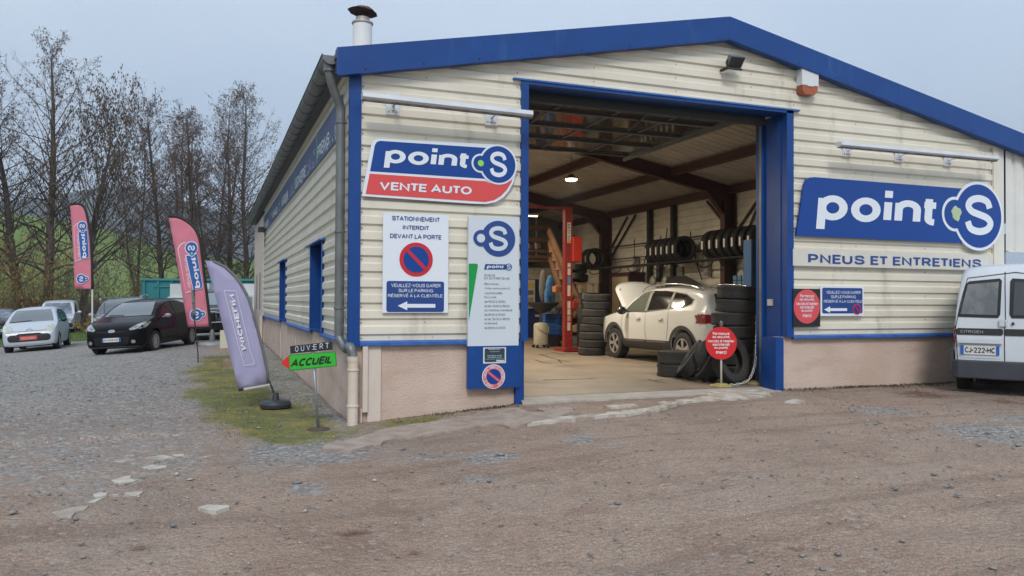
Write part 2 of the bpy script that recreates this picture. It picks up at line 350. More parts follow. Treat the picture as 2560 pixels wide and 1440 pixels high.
def masks(X, Y):
    # gravel: blue-grey crushed stone
    left = 1-sstep(-2.2, -.3, X+1.6*(fbm(X, Y, 2.5, 1)-.5))
    wallside = (X > -1.1+.5*fbm(X, Y, .7, 61)) & (X < .1) & (Y > -.2)
    gr = np.maximum(left*(.66+.34*sstep(0, 7, Y))*sstep(-3.2, -1.2, Y+1.6*(fbm(X, Y, 1.6, 2)-.5)*2), 0)
    for a, b, c, r, w in ((560, 1115, 1010, 42, 1.0), (690, 1205, 860, 20, .8), (1130, 1150, 1330, 18, .9), (1380, 1125, 1520, 16, .8), (1120, 1195, 1290, 14, .7),
                          (900, 1140, 1250, 22, .55), (1430, 1140, 1700, 12, .5), (2100, 1060, 2330, 14, .8), (2330, 1120, 2700, 34, 1.0), (2420, 1080, 2700, 16, .8),
                          (560, 1190, 800, 14, .4), (0, 1000, 900, 70, .6), (2180, 1240, 2500, 30, .35), (1700, 1140, 1900, 10, .35)):
        gr = np.maximum(gr, w*pxblob(X, Y, a, b, c, r))
    gr = np.maximum(gr, .95*wallside)
    # moss and short weeds along the wall corner
    mo = 0
    wx = (fbm(X, Y, .8, 51)-.5)*.9; wy = (fbm(X, Y, .8, 52)-.5)*.9
    for ox, oy in ((0, 0), (.2, 0), (-.2, 0), (0, .3), (0, -.3), (.15, .2), (-.15, -.2), (.15, -.2), (-.15, .2)): mo = mo+inpoly(X+wx+ox, Y+wy+oy, moss_poly)/9.
    mo = np.maximum(mo, .9*((X > -.9) & (X < 0) & (Y > 1) & (Y < 12))*sstep(-.9, -.4, X)*.6)
    strip = pxblob(X, Y, 900, 1060, 1180, 16, -.18)
    mo = np.maximum(mo, strip*.9)
    mo = np.maximum(mo, pxblob(X, Y, 2380, 975, 2620, 10, -.05)*.6)
    # damp reddish scrapes
    rd = np.zeros_like(X)
    for a, b, c, r, w in ((300, 1330, 420, 14, 1), (800, 1300, 960, 14, .9), (990, 1345, 1090, 18, 1), (2200, 1010, 2400, 12, 1), (2400, 1030, 2700, 16, .8), (1520, 1250, 1720, 8, .6),
                          (1940, 1385, 2060, 12, .7), (1560, 1230, 1640, 10, .5), (2080, 1340, 2260, 14, .6), (620, 1155, 760, 8, .5), (350, 1195, 420, 6, .7), (2100, 1130, 2300, 18, .4), (1880, 1350, 2000, 9, .5),
                          (1100, 1270, 1160, 10, .7), (1990, 1000, 2420, 22, .35)):
        rd = np.maximum(rd, w*pxblob(X, Y, a, b, c, r))
    d = np.hypot(X-CAMX, Y-CAMY)
    grass = sstep(25.5, 28.5, Y+1.2*(fbm(X, Y, 3, 5)-.5)+.12*X) 
    grass = np.maximum(grass, sstep(38, 50, d))
    return np.clip(gr, 0, 1), np.clip(mo, 0, 1), np.clip(rd, 0, 1), grass

def axis_coords(segs):
    out = []
    for a, b, st in segs: out.append(np.arange(a, b-1e-6, st))
    return np.concatenate(out+[[segs[-1][1]]])
gx_ = axis_coords([(-2600, -400, 200), (-400, -150, 12), (-150, -40, 4), (-40, -12, .7), (-12, -6, .16), (-6, 7, .07), (7, 13.4, .10), (13.4, 40, 1.6), (40, 200, 20), (200, 2600, 240)])
gy_ = axis_coords([(-300, -40, 40), (-40, -12, 2.5), (-12, -8.2, .2), (-8.2, 2.0, .06), (2.0, 12, .14), (12, 30, .4), (30, 62, 1.2), (62, 240, 4), (240, 460, 14), (460, 2600, 140)])
GX, GY = np.meshgrid(gx_, gy_)
GZ = ground_h(GX, GY)
near = (np.hypot(GX-CAMX, GY-CAMY) < 30) & (GY < 22)
rough = (fbm(GX, GY, .9, 11)-.5)*.035+(fbm(GX, GY, .25, 12, 3)-.5)*.018
# two shallow wheel ruts sweeping past the door
rut = np.exp(-((GY+3.6+.16*GX)/.22)**2)+np.exp(-((GY+5.3+.2*GX)/.24)**2)
GZ = np.where(near & (GZ > -.49), GZ+rough-.016*rut*(GX > -2), GZ)
gr, mo, rd, gs = masks(GX, GY)
GZ = GZ - np.where(near, .022*rd*(GZ > -.49), 0) + np.where(near, .012*gr*fbm(GX, GY, .12, 21, 2)*(GZ > -.49), 0)
# keep the soil clear of the slab edge at the door
ny, nx = GX.shape
V = np.stack([GX.ravel(), GY.ravel(), GZ.ravel()], 1)
idx = np.arange(nx*ny).reshape(ny, nx)
F = np.stack([idx[:-1, :-1].ravel(), idx[:-1, 1:].ravel(), idx[1:, 1:].ravel(), idx[1:, :-1].ravel()], 1)
me = bpy.data.meshes.new("ground")
me.vertices.add(len(V)); me.vertices.foreach_set('co', V.ravel())
me.loops.add(F.size); me.loops.foreach_set('vertex_index', F.ravel().astype(np.int32))
me.polygons.add(len(F)); me.polygons.foreach_set('loop_start', np.arange(0, F.size, 4, dtype=np.int32)); me.polygons.foreach_set('loop_total', np.full(len(F), 4, np.int32))
me.update(); me.validate()
ca = me.color_attributes.new("kinds", 'FLOAT_COLOR', 'POINT')
ca.data.foreach_set('color', np.stack([gr.ravel(), mo.ravel(), rd.ravel(), gs.ravel()], 1).ravel())
shade(me)
ground = bpy.data.objects.new("ground", me); COL.objects.link(ground); ground['kind'] = 'structure'

def ground_mat():
    m = bpy.data.materials.new("ground_soil"); m.use_nodes = True; t = m.node_tree; N = t.nodes; L = t.links; bs = N["Principled BSDF"]
    at_ = N.new("ShaderNodeVertexColor"); at_.layer_name = "kinds"; sp = N.new("ShaderNodeSeparateColor"); L.new(at_.outputs["Color"], sp.inputs[0])
    tc_ = N.new("ShaderNodeTexCoord")
    def noise(s, d=5, r=.6):
        n = N.new("ShaderNodeTexNoise"); n.inputs["Scale"].default_value = s; n.inputs["Detail"].default_value = d; n.inputs["Roughness"].default_value = r; L.new(tc_.outputs["Object"], n.inputs["Vector"]); return n.outputs["Fac"]
    def ramp(f, *st):
        c = N.new("ShaderNodeValToRGB")
        while len(c.color_ramp.elements) < len(st): c.color_ramp.elements.new(.5)
        for e_, (p, col) in zip(c.color_ramp.elements, st): e_.position = p; e_.color = (*col, 1) if len(col) == 3 else col
        L.new(f, c.inputs["Fac"]); return c.outputs["Color"]
    def mix(f, a_, b_, bt='MIX'):
        x = N.new("ShaderNodeMix"); x.data_type = 'RGBA'; x.blend_type = bt
        if hasattr(f, 'node'): L.new(f, x.inputs[0])
        else: x.inputs[0].default_value = f
        for k, q in ((6, a_), (7, b_)):
            if hasattr(q, 'node'): L.new(q, x.inputs[k])
            else: x.inputs[k].default_value = (*q, 1)
        return x.outputs[2]
    def math_(op, a_, b_=None):
        x = N.new("ShaderNodeMath"); x.operation = op
        for k, q in ((0, a_), (1, b_)):
            if q is None: continue
            if hasattr(q, 'node'): L.new(q, x.inputs[k])
            else: x.inputs[k].default_value = q
        x.use_clamp = True; return x.outputs[0]
    def broken(mask, nf, k=.9, lo=.35, hi=.65):     # mask edge broken up by noise
        s_ = N.new("ShaderNodeMath"); s_.operation = 'MULTIPLY_ADD'; L.new(nf, s_.inputs[0]); s_.inputs[1].default_value = k; s_.inputs[2].default_value = -k/2
        a2 = N.new("ShaderNodeMath"); a2.operation = 'ADD'; L.new(mask, a2.inputs[0]); L.new(s_.outputs[0], a2.inputs[1])
        mr = N.new("ShaderNodeMapRange"); mr.interpolation_type = 'SMOOTHSTEP'; mr.inputs[1].default_value = lo; mr.inputs[2].default_value = hi; L.new(a2.outputs[0], mr.inputs[0]); return mr.outputs[0]
    n1 = noise(.55, 6); n2 = noise(5, 6, .7); n3 = noise(28, 5, .7); n4 = noise(1.9, 5)
    soil = ramp(n1, (.30, (.245, .168, .128)), (.52, (.300, .225, .175)), (.72, (.300, .238, .195)))
    soil = mix(math_('MULTIPLY', ramp(n2, (.40, (0, 0, 0)), (.75, (1, 1, 1))), .5), soil, (.35, .28, .23))
    soil = mix(math_('MULTIPLY', ramp(n4, (.52, (0, 0, 0)), (.70, (1, 1, 1))), .55), soil, (.205, .138, .104))
    soil = mix(math_('MULTIPLY', ramp(noise(.33, 5, .6), (.50, (0, 0, 0)), (.66, (1, 1, 1))), .55), soil, (.190, .150, .128))
    mpt = N.new('ShaderNodeMapping'); mpt.inputs['Rotation'].default_value = (0, 0, .20); mpt.inputs['Scale'].default_value = (.35, 3.4, 1); L.new(tc_.outputs['Object'], mpt.inputs['Vector']); tn = N.new('ShaderNodeTexNoise'); tn.inputs['Scale'].default_value = 1.0; tn.inputs['Detail'].default_value = 6; L.new(mpt.outputs[0], tn.inputs['Vector'])
    soil = mix(math_('MULTIPLY', ramp(tn.outputs['Fac'], (.54, (0, 0, 0)), (.66, (1, 1, 1))), .5), soil, (.185, .128, .098))
    # crushed stone: small cells of differing grey
    def stones(scale):
        v = N.new("ShaderNodeTexVoronoi"); v.feature = 'F1'; v.inputs["Scale"].default_value = scale; v.inputs["Randomness"].default_value = 1
        L.new(tc_.outputs["Object"], v.inputs["Vector"]); s_ = N.new("ShaderNodeSeparateColor"); L.new(v.outputs["Color"], s_.inputs[0]); return s_.outputs[0], v.outputs["Distance"]
    c1, d1 = stones(24); c2, d2 = stones(55)
    grav = ramp(c1, (.05, (.10, .098, .098)), (.35, (.205, .202, .198)), (.7, (.29, .284, .272)), (.95, (.52, .50, .47)))
    grav2 = ramp(c2, (.05, (.10, .098, .097)), (.5, (.235, .230, .222)), (.95, (.40, .385, .36)))
    grav = mix(.5, grav, grav2)
    grav = mix(math_('MULTIPLY', ramp(n4, (.45, (0, 0, 0)), (.7, (1, 1, 1))), .5), grav, (.245, .215, .190))
    gm = broken(sp.outputs[0], n2, 1.5, .30, .95)
    col = mix(gm, soil, grav)
    g1, e1 = stones(120); g2, e2 = stones(260)
    soil = mix(.55, soil, mix(1.0, soil, ramp(g1, (.0, (.50, .48, .46)), (.25, (.85, .85, .85)), (.75, (1.08, 1.08, 1.08)), (.97, (1.75, 1.75, 1.72))), 'MULTIPLY'))
    soil = mix(.5, soil, mix(1.0, soil, ramp(g2, (.0, (.60, .59, .58)), (.5, (1, 1, 1)), (.97, (1.5, 1.5, 1.5))), 'MULTIPLY'))
    col = mix(gm, soil, grav)
    # odd loose chips on the bare soil
    chip = math_('GREATER_THAN', c1, .93)
    col = mix(math_('MULTIPLY', chip, math_('MULTIPLY', ramp(n4, (.42, (0, 0, 0)), (.6, (1, 1, 1))), .45)), col, (.38, .35, .31))
    col = mix(broken(sp.outputs[2], n2, 2.2, .55, 1.05), col, ramp(n3, (.35, (.105, .058, .040)), (.65, (.200, .125, .092))))
    mn = N.new('ShaderNodeMath'); mn.operation = 'MULTIPLY_ADD'; L.new(n2, mn.inputs[0]); mn.inputs[1].default_value = .5; mh = N.new('ShaderNodeMath'); mh.operation = 'MULTIPLY'; L.new(n4, mh.inputs[0]); mh.inputs[1].default_value = .5; L.new(mh.outputs[0], mn.inputs[2])
    moss = ramp(mn.outputs[0], (.36, (.075, .105, .028)), (.49, (.15, .16, .034)), (.59, (.29, .225, .05)))
    moss = mix(math_('MULTIPLY', ramp(n3, (.45, (0, 0, 0)), (.65, (1, 1, 1))), .6), moss, (.15, .145, .125))
    col = mix(math_('MULTIPLY', broken(sp.outputs[1], n2, 1.9, .42, .95), .95), col, moss)
    gn = noise(.06, 6, .65); gn2 = noise(1.2, 6, .7)
    lawn = ramp(gn, (.35, (.115, .175, .040)), (.55, (.155, .225, .055)), (.70, (.190, .230, .080)))
    lawn = mix(math_('MULTIPLY', ramp(gn2, (.4, (0, 0, 0)), (.7, (1, 1, 1))), .45), lawn, (.065, .085, .030))
    col = mix(broken(at_.outputs["Alpha"], n4, .5, .35, .75), col, lawn)
    L.new(col, bs.inputs["Base Color"]); bs.inputs["Roughness"].default_value = .95; bs.inputs["Specular IOR Level"].default_value = .25
    h = N.new("ShaderNodeMath"); h.operation = 'MULTIPLY_ADD'; L.new(d1, h.inputs[0]); h.inputs[1].default_value = -.5; L.new(n2, h.inputs[2])
    bp = N.new("ShaderNodeBump"); bp.inputs["Strength"].default_value = .9; bp.inputs["Distance"].default_value = .035; L.new(h.outputs[0], bp.inputs["Height"])
    bp2 = N.new("ShaderNodeBump"); bp2.inputs["Strength"].default_value = .7; bp2.inputs["Distance"].default_value = .02; L.new(n3, bp2.inputs["Height"]); L.new(bp.outputs["Normal"], bp2.inputs["Normal"])
    L.new(bp2.outputs["Normal"], bs.inputs["Normal"]); return m
me.materials.append(ground_mat())

# ------------------------------------------------------------------ wooded hill far behind
def hill():
    be = np.linspace(-62, 20, 330); dd = np.linspace(1250, 2600, 110)
    BE, DD = np.meshgrid(be, dd)
    px = 1280+FPX*np.tan(np.radians(BE))
    top = np.interp(px, [-2500, -800, 0, 120, 230, 320, 400, 480, 560, 680, 1200, 2500], [560, 500, 505, 492, 470, 455, 480, 512, 522, 545, 600, 640])
    H = (752-top)/1960*1900*np.cos(np.radians(BE))
    t = sstep(1250, 1900, DD); z = H*t*np.where(DD > 1900, 1-.25*(DD-1900)/700, 1)
    X = CAMX+DD*np.sin(np.radians(BE+YAW)); Y = CAMY+DD*np.cos(np.radians(BE+YAW))
    z = z+(fbm(X, Y, 190, 5)-.5)*50*t+(fbm(X, Y, 16, 6, 3)-.5)*16*t-10
    ny, nx = X.shape; idx = np.arange(nx*ny).reshape(ny, nx)
    F = np.stack([idx[:-1, :-1].ravel(), idx[:-1, 1:].ravel(), idx[1:, 1:].ravel(), idx[1:, :-1].ravel()], 1)
    me = bpy.data.meshes.new("hill"); me.from_pydata(np.stack([X.ravel(), Y.ravel(), z.ravel()], 1).tolist(), [], F.tolist()); shade(me)
    me.materials.append(M("hill_woods", (.060, .070, .050), .95, n=(.03, .40, .62), col2=(.030, .040, .034), b=(.25, 1.0, 3.0)))
    o = bpy.data.objects.new("hill", me); COL.objects.link(o); o['kind'] = 'structure'
hill()
# ------------------------------------------------------------------ the garage building
m_cream = M("cream_sheet", (.68, .645, .55), .42, n=(1.1, .30, .66), col2=(.60, .565, .475), st=((2.2, 2.2, .5), .54, .74, (.44, .41, .34)), b=(3, .05, .01))
m_cream_in = M("cream_sheet_inside", (.68, .65, .57), .5, n=(1.1, .35, .7), col2=(.46, .42, .34))
m_white_sheet = M("white_sheet", (.70, .70, .67), .45, n=(.9, .32, .7), col2=(.56, .56, .53))
m_blue = M("blue_paint", (.004, .054, .240), .40, spec=.35, n=(1.6, .35, .7), col2=(.004, .043, .195), st=((3, 3, .8), .58, .75, (.02, .075, .25)))
m_bluetrim = M("weathered_blue_trim", (.035, .135, .42), .4, n=(4, .35, .65), col2=(.010, .075, .30))
m_stucco = M("pink_render", (.56, .44, .375), .93, n=(1.3, .34, .66), col2=(.47, .355, .29), st=((.9, .9, 3.2), .48, .78, (.41, .295, .235)), b=(42, .8, .018))
m_stucco_light = M("smooth_cream_render", (.60, .53, .475), .8, n=(2, .35, .7), col2=(.54, .46, .40))
m_screw = M("screw_metal", (.30, .26, .22), .5, metal=.3)
m_zinc = M("zinc", (.19, .205, .21), .45, metal=.35, n=(3, .35, .7), col2=(.13, .14, .145))
m_pvc = M("beige_pvc", (.62, .54, .46), .45, n=(2, .35, .7), col2=(.56, .48, .40))
m_dark = M("dark_metal", (.022, .021, .021), .55)
m_steel_red = M("oxide_red_steel", (.055, .023, .018), .55, n=(2, .35, .7), col2=(.065, .025, .02))
m_roof = M("roof_sheet_grey", (.10, .11, .12), .6)
m_ceil = M("silver_insulation", (.50, .46, .41), .42, metal=.1, n=(1.5, .3, .7), col2=(.36, .32, .28), b=(6, .35, .03))
m_concrete_in = None
BLD = empty("garage_building", (0, 0, 0), "cream ribbed metal garage with blue trim and wide open bay door", "garage")
W_ = 10.88; XR = 5.40; SL = .200
def roofz(x): return 5.09-SL*abs(x-XR)      # lower edge of the gable fascia
PITCH_ = .1925
def rib_rows(z0, z1, phase=.0):
    """list of (z, depth) breakpoints of the trapezoid profile going up; depth 0 = crest, .036 = valley"""
    pr = [(0.0, .028), (.062, .028), (.084, 0.0), (.170, 0.0), (PITCH_, .028)]
    k0 = int(math.floor((z0-phase)/PITCH_))-1; out = []
    k = k0
    while phase+k*PITCH_ < z1:
        for a, d in pr[:-1]:
            out.append((phase+k*PITCH_+a, d))
        k += 1
    out.append((phase+k*PITCH_, .028))
    res = []
    for (za, da), (zb, db) in zip(out[:-1], out[1:]):
        if zb <= z0 or za >= z1: continue
        if za < z0: da = da+(db-da)*(z0-za)/(zb-za); za = z0
        if zb > z1: db = da+(db-da)*(z1-za)/(zb-za); zb = z1
        if not res: res.append((za, da))
        res.append((zb, db))
    return res
PH = 3.91-.031-PITCH_*20        # screws sit in the valleys
m_k = [0]
def clad(front, u0, u1, z0, z1, rows=5, clip=False, mat=None, parent=None, flip=1, pos=0.0, name="cladding_sheet", phase=None):
    """sheets of horizontal trapezoid ribs, front: plane y=0 facing -y; side: plane x=0 facing -x"""
    mat = mat or m_cream; phase = PH if phase is None else phase
    k0 = math.floor((z0-phase)/(PITCH_*rows)); z = z0; k = k0+1
    while z < z1-1e-4:
        zt = min(z1, phase+k*PITCH_*rows); k += 1
        if zt-z < .02: continue
        rr = rib_rows(z, zt, phase); bd = B(); vs = []; fs = []
        for (zz, d) in rr:
            a, b_ = u0, u1
            if clip:
                half = (roofz(XR)+.1-zz)/SL; a = max(u0, XR-half); b_ = min(u1, XR+half)
                if a > b_: a = b_ = XR
            if front: vs += [(a, pos+d*flip, zz), (b_, pos+d*flip, zz)]
            else: vs += [(pos+d*flip, a, zz), (pos+d*flip, b_, zz)]
        for i in range(len(rr)-1): fs.append((2*i, 2*i+1, 2*i+3, 2*i+2))
        bd.add(vs, fs); bd.out(name, mat, parent or BLD)
        z = zt
SILL = .80; DT = 4.165
DX0, DX1 = 2.22, 6.64     # outer edges of the blue door frame
clad(True, .13, DX0, SILL, DT+.02)
clad(True, DX1, W_, SILL, DT+.02, clip=True)
clad(True, .13, W_, DT+.02, 5.3, clip=True)
# flashing strip just over the door
B().box(2.12, 6.72, -.004, .03, DT+.02, DT+.075).out("door_flashing", m_cream, BLD)
# side wall: two windows
WINS = [(2.50, 3.98), (8.80, 10.32)]; WZ = 2.19; YB = 17.0
segs = [(.02, WINS[0][0]), (WINS[0][1], WINS[1][0]), (WINS[1][1], YB)]
for a, b_ in segs: clad(False, a, b_, SILL, WZ)
clad(False, .02, YB, WZ, 4.20)
# backing walls so that the openings are real (inner faces in cream ribs)
for a, b_ in segs: B().box(.05, .12, a, b_, SILL, WZ).out("wall_backing", m_cream_in, BLD)
B().box(.05, .12, .2, YB, WZ, 4.08).out("wall_backing", m_cream_in, BLD)
for (a, b_) in WINS:
    w = empty("window", (0, 0, 0)); w.parent = BLD
    bb = B().box(-.012, .34, b_-.03, b_, SILL, WZ).box(-.012, .34, a, a+.03, SILL, WZ).box(-.012, .34, a+.03, b_-.03, SILL, SILL+.02)
    bb.out("window_reveal", m_blue, w)
    B().box(-.055, .34, a-.10, b_+.45, WZ, WZ+.022).out("window_hood", m_bluetrim, w)
    B().box(.25, .27, a+.03, b_-.03, SILL+.02, WZ).out("pane", M("dark_window", (.03, .035, .04), .1), w)
    B().box(-.014, -.002, b_, b_+.03, SILL, WZ).box(-.014, -.002, a-.03, a, SILL, WZ).out("window_trim", m_bluetrim, w)
# screws of the cladding
sb = B()
def screw(x, z, y=.027):
    r = .011; sb.add([(x-r, y, z), (x, y, z-r), (x+r, y, z), (x, y, z+r), (x, y-.016, z)], [(0, 1, 4), (1, 2, 4), (2, 3, 4), (3, 0, 4)])
for k in range(-2, 34):
    z = PH+.031+PITCH_*k
    if z < SILL+.02: continue
    for x in (.155, 2.18, 6.69, 10.83)+((.95,) if k % 2 else ())+((7.9, 9.35) if k % 2 else ()):
        if z > roofz(x)-.05: continue
        if DX0 < x < DX1 and z < DT+.1: continue
        screw(x, z)
    if z > DT+.1:
        for x in (3.3, 4.6, 5.9):
            if z < roofz(x)-.05: screw(x, z)
for k in range(12): screw(2.3+k*.38, DT+.045, -.006)
for x in np.arange(.5, 1.5, .55): screw(x, SILL+.035, .03)
for x in np.arange(7.0, 10.8, .55): screw(x, SILL+.035, .03)
tag(sb.out("screws", m_screw, BLD), kind="stuff")
# sill flashings
B().prism([(.13, .03, SILL+.002), (.13, -.035, SILL-.022), (.13, -.035, SILL-.058), (.13, .02, SILL-.065)], (1.37, 0, 0)).out("sill_flashing", m_bluetrim, BLD)
B().prism([(DX1, .03, SILL+.002), (DX1, -.035, SILL-.022), (DX1, -.035, SILL-.058), (DX1, .02, SILL-.065)], (W_-DX1, 0, 0)).out("sill_flashing", m_bluetrim, BLD)
for a, b_ in segs:
    B().prism([(.03, a, SILL+.002), (-.035, a, SILL-.022), (-.035, a, SILL-.052), (.02, a, SILL-.06)], (0, b_-a, 0)).out("sill_flashing", m_bluetrim, BLD)
# corner post
pp = B().box(-.012, .130, -.016, .010, SILL-.075, roofz(0)+.02).box(-.014, .004, .010, .055, SILL-.070, roofz(0)+.02)
pp.out("corner_post", m_blue, BLD)
# plinth
pb = B().box(.045, DX0+.04, .05, .22, -.45, SILL-.03)
pb.out("plinth_wall", m_stucco, BLD)
B().box(6.46, W_+.3, .05, .22, -.35, SILL-.03).out("plinth_wall", m_stucco, BLD)
B().box(.045, .215, .225, YB-.03, -.45, SILL-.03).out("plinth_wall", m_stucco, BLD)
def px_y0(px): return on(px, 900, 1, .03)[0]
B().box(px_y0(919), px_y0(952), .018, .05, -.5, SILL-.066).out("pilaster", m_stucco_light, BLD)
B().box(px_y0(905), px_y0(917.5), -.03, .05, on(911, 1030, 1, 0)[2], SILL-.066).out("cable_duct", m_stucco_light, BLD)
B().tube([(px_y0(903), .0, -.02), (px_y0(903), .0, -.42)], .012, 8).out("cable_pipe", m_pvc, BLD)
# vertical joints in the side plinth
for y in (3.2, 6.8, 10.5): B().box(.036, .05, y, y+.03, -.3, SILL-.06).out("render_joint", m_stucco_light, BLD)
# rendered end part beyond the cladding
B().box(-.02, .2, YB+.02, 22.4, -.4, 4.05).out("rendered_wall", m_stucco_light, BLD)
for y in (18.3, 20.2): B().box(-.05, -.02, y, y+.06, .95, 2.2).out("window_edge", m_zinc, BLD)
B().box(-.10, -.02, YB-.06, YB+.03, -.3, .78).out("pilaster", m_stucco_light, BLD)
# ---------------- gable fascia
FY0, FY1 = -.15, -.115
def fz(x, top): return (5.415 if top else 5.09)-SL*abs(x-XR)
for xa, xb in ((-.17, 2.64), (2.64, XR), (XR, 8.6), (8.6, 12.0), (12.0, 16.0)):
    e = .0015*(1 if int(xa*10) % 2 else -1)
    B().prism([(xa, FY1+e, fz(xa, 0)), (xb, FY1+e, fz(xb, 0)), (xb, FY1+e, fz(xb, 1)), (xa, FY1+e, fz(xa, 1))], (0, FY0-FY1, 0)).out("fascia_board", m_blue, BLD)
    f = B().prism([(xa, FY0, fz(xa, 0)), (xb, FY0, fz(xb, 0)), (xb, FY0, fz(xb, 0)-.012), (xa, FY0, fz(xa, 0)-.012)], (0, .13, 0))
    f.out("fascia_lip", m_blue, BLD)
fs_ = B()
for x in np.arange(.15, 15, .72):
    z = fz(x, 0)+.035; fs_.add([(x-.013, FY0-.001, z), (x, FY0-.001, z-.013), (x+.013, FY0-.001, z), (x, FY0-.001, z+.013), (x, FY0-.014, z)], [(0, 1, 4), (1, 2, 4), (2, 3, 4), (3, 0, 4)])
tag(fs_.out("fascia_screws", M("dark_blue_screw", (.01, .03, .10), .5), BLD), kind="stuff")
for x in (2.64, XR, 8.6): B().box(x-.004, x+.004, FY0-.004, FY0, fz(x, 0)+.002, fz(x, 1)-.004).out("fascia_joint", M("joint_blue", (.008, .045, .19), .5), BLD)
# fascia return on the left end
B().prism([(-.185, -.15, fz(-.17, 1)), (-.185, -.15, fz(-.17, 0)+.0), (-.185, .02, fz(-.17, 0)+.06), (-.185, .02, fz(-.17, 1)+.0)], (.014, 0, 0)).out("fascia_end", M("joint_blue"), BLD)
# roof sheets
for s in (-1, 1):
    xe = -.2 if s < 0 else 16.
    B().prism([(XR, -.10, 5.36), (xe, -.10, 5.36-SL*abs(xe-XR)), (xe, -.10, 5.30-SL*abs(xe-XR)), (XR, -.10, 5.30)], (0, 23.0, 0)).out("roof_sheet", m_roof, BLD)
B().box(XR-.15, XR+.15, -.09, 22.8, 5.385, 5.40).out("ridge_cap", m_roof, BLD)
# roof edge behind gutter and soffit
B().prism([(-.13, .03, 4.235), (-.13, .03, 4.19), (.0, .03, 4.19), (.0, .03, 4.235)], (0, 22.6, 0)).out("eave_board", m_roof, BLD)
# gutter
GXc, GZc, GR = -.235, 4.235, .105
g = B(); n = 12; prof = [(GXc+GR*math.cos(math.pi+math.pi*k/n), GZc+GR*math.sin(math.pi+math.pi*k/n)) for k in range(n+1)]
prof2 = [(GXc+(GR-.006)*math.cos(2*math.pi-math.pi*k/n), GZc+(GR-.006)*math.sin(2*math.pi-math.pi*k/n)) for k in range(n+1)]
poly = prof+prof2
g.prism([(x, .02, z) for x, z in poly], (0, 22.6, 0))
gut = g.out("gutter", m_zinc, BLD, smooth=30)
g2 = B().prism([(x, -.0, z) for x, z in prof], (0, .018, 0)); g2.out("gutter_end", m_zinc, gut)
for y in np.arange(.5, 22, .55):
    b2 = B(); b2.tube([(GXc+(GR+.005)*math.cos(math.pi+math.pi*k/8), y, GZc+(GR+.005)*math.sin(math.pi+math.pi*k/8)) for k in range(9)], .008, 5); b2.out("gutter_hook", m_zinc, gut)
gb = B(); gb.tube([(GXc-GR, .0, GZc), (GXc-GR, 22.6, GZc)], .011, 6); gb.out("gutter_bead", M("gutter_dark", (.02, .022, .028), .5), gut)
# downpipe with swan necks, upper zinc part and lower plastic part
def catmull(P, n=6):
    P = [np.array(p, float) for p in P]; P = [2*P[0]-P[1]]+P+[2*P[-1]-P[-2]]; out = []
    for i in range(1, len(P)-2):
        for k in range(n):
            t = k/n; out.append(.5*((2*P[i])+(-P[i-1]+P[i+1])*t+(2*P[i-1]-5*P[i]+4*P[i+1]-P[i+2])*t*t+(-P[i-1]+3*P[i]-3*P[i+1]+P[i+2])*t**3))
    out.append(P[-2]); return out
px_, py_ = -.135, .24
dp = B()
q1 = on(851, 420, 1, py_)
PXU = on(851, 420, 1, py_)[0]
path = [(GXc, .12, 4.17), (GXc+.005, .13, 4.02), (GXc+.06, .17, 3.86), (PXU-.01, py_-.01, 3.68), (PXU, py_, 3.5)]
dp.tube(catmull(path), .056, 12)
dp.tube([(PXU, py_, 3.5), (PXU, py_, .92)], .058, 14)
PL = on(882, 960, 1, -.10)
zt = on(880, 893, 1, -.1)[2]
path = [(PXU, py_, .92), (PXU+.005, py_-.01, .82), (PXU+.07, py_-.12, .70), (PL[0]-.03, -.06, zt+.12), (PL[0], -.10, zt)]
dp.tube(catmull(path), .057, 12)
dpo = dp.out("downpipe", m_zinc, BLD, smooth=40)
for z in (3.47, 2.12, 1.18):
    B().lathe([(.062, 0), (.068, .006), (.068, .03), (.062, .036)], (PXU, py_, z), n=14).out("pipe_clamp", m_zinc, dpo)
    B().box(PXU, 0.02, py_-.008, py_+.008, z+.01, z+.026).out("clamp_arm", m_zinc, dpo)
B().lathe([(.075, 0), (.075, .09), (.055, .12)], (GXc, .12, 4.07), n=14).out("pipe_outlet", m_zinc, dpo)
gl = gz(PL[0], -.1)
lo = B().lathe([(.062, 0), (.062, zt-gl-.02), (.068, zt-gl-.02), (.068, zt-gl+.04), (.06, zt-gl+.04)], (PL[0], -.10, gl-.03), n=18).out("lower_downpipe", m_pvc, BLD, smooth=40)
for f_ in (.28, .80): B().lathe([(.064, 0), (.071, .004), (.071, .022), (.064, .026)], (PL[0], -.10, gl+(zt-gl)*f_), n=18).out("pipe_clamp", m_pvc, lo)
# ---------------- door frame
fr = B()
fr.box(DX0, DX0+.10, -.03, .10, .77, DT+.02)                     # left front flange (upper)
x0l = on(1288, 950, 1, 0)[0]; x1l = on(1302, 950, 1, 0)[0]
fr.box(x0l, x1l, -.022, .10, -.08, .77)
fr.out("door_post", m_blue, BLD)
B().box(DX0+.02, DX0+.10, .10, .80, -.08, DT+.02).out("door_reveal", m_blue, BLD)
B().box(DX0-.12, DX1+.11, -.045, .0, DT+.022, DT+.045).out("lintel_trim", m_bluetrim, BLD)
B().box(DX0+.10, DX1-.0, -.03, .30, DT-.02, DT+.02).out("lintel", m_blue, BLD)
fr = B(); fr.box(6.515, DX1, -.03, .10, .77, DT+.02); fr.out("door_post", m_blue, BLD)
B().box(6.31, 6.455, -.024, .30, -.08, .766).out("door_post_foot", m_blue, BLD)
B().box(6.50, 6.54, .10, .48, .766, DT-.02).out("door_reveal", m_blue, BLD)
B().box(6.46, 6.56, .48, .62, -.02, DT-.02).out("door_reveal", m_blue, BLD)
B().box(6.44, 6.455, .48, .52, .02, DT-.05).out("door_rail", m_zinc, BLD)
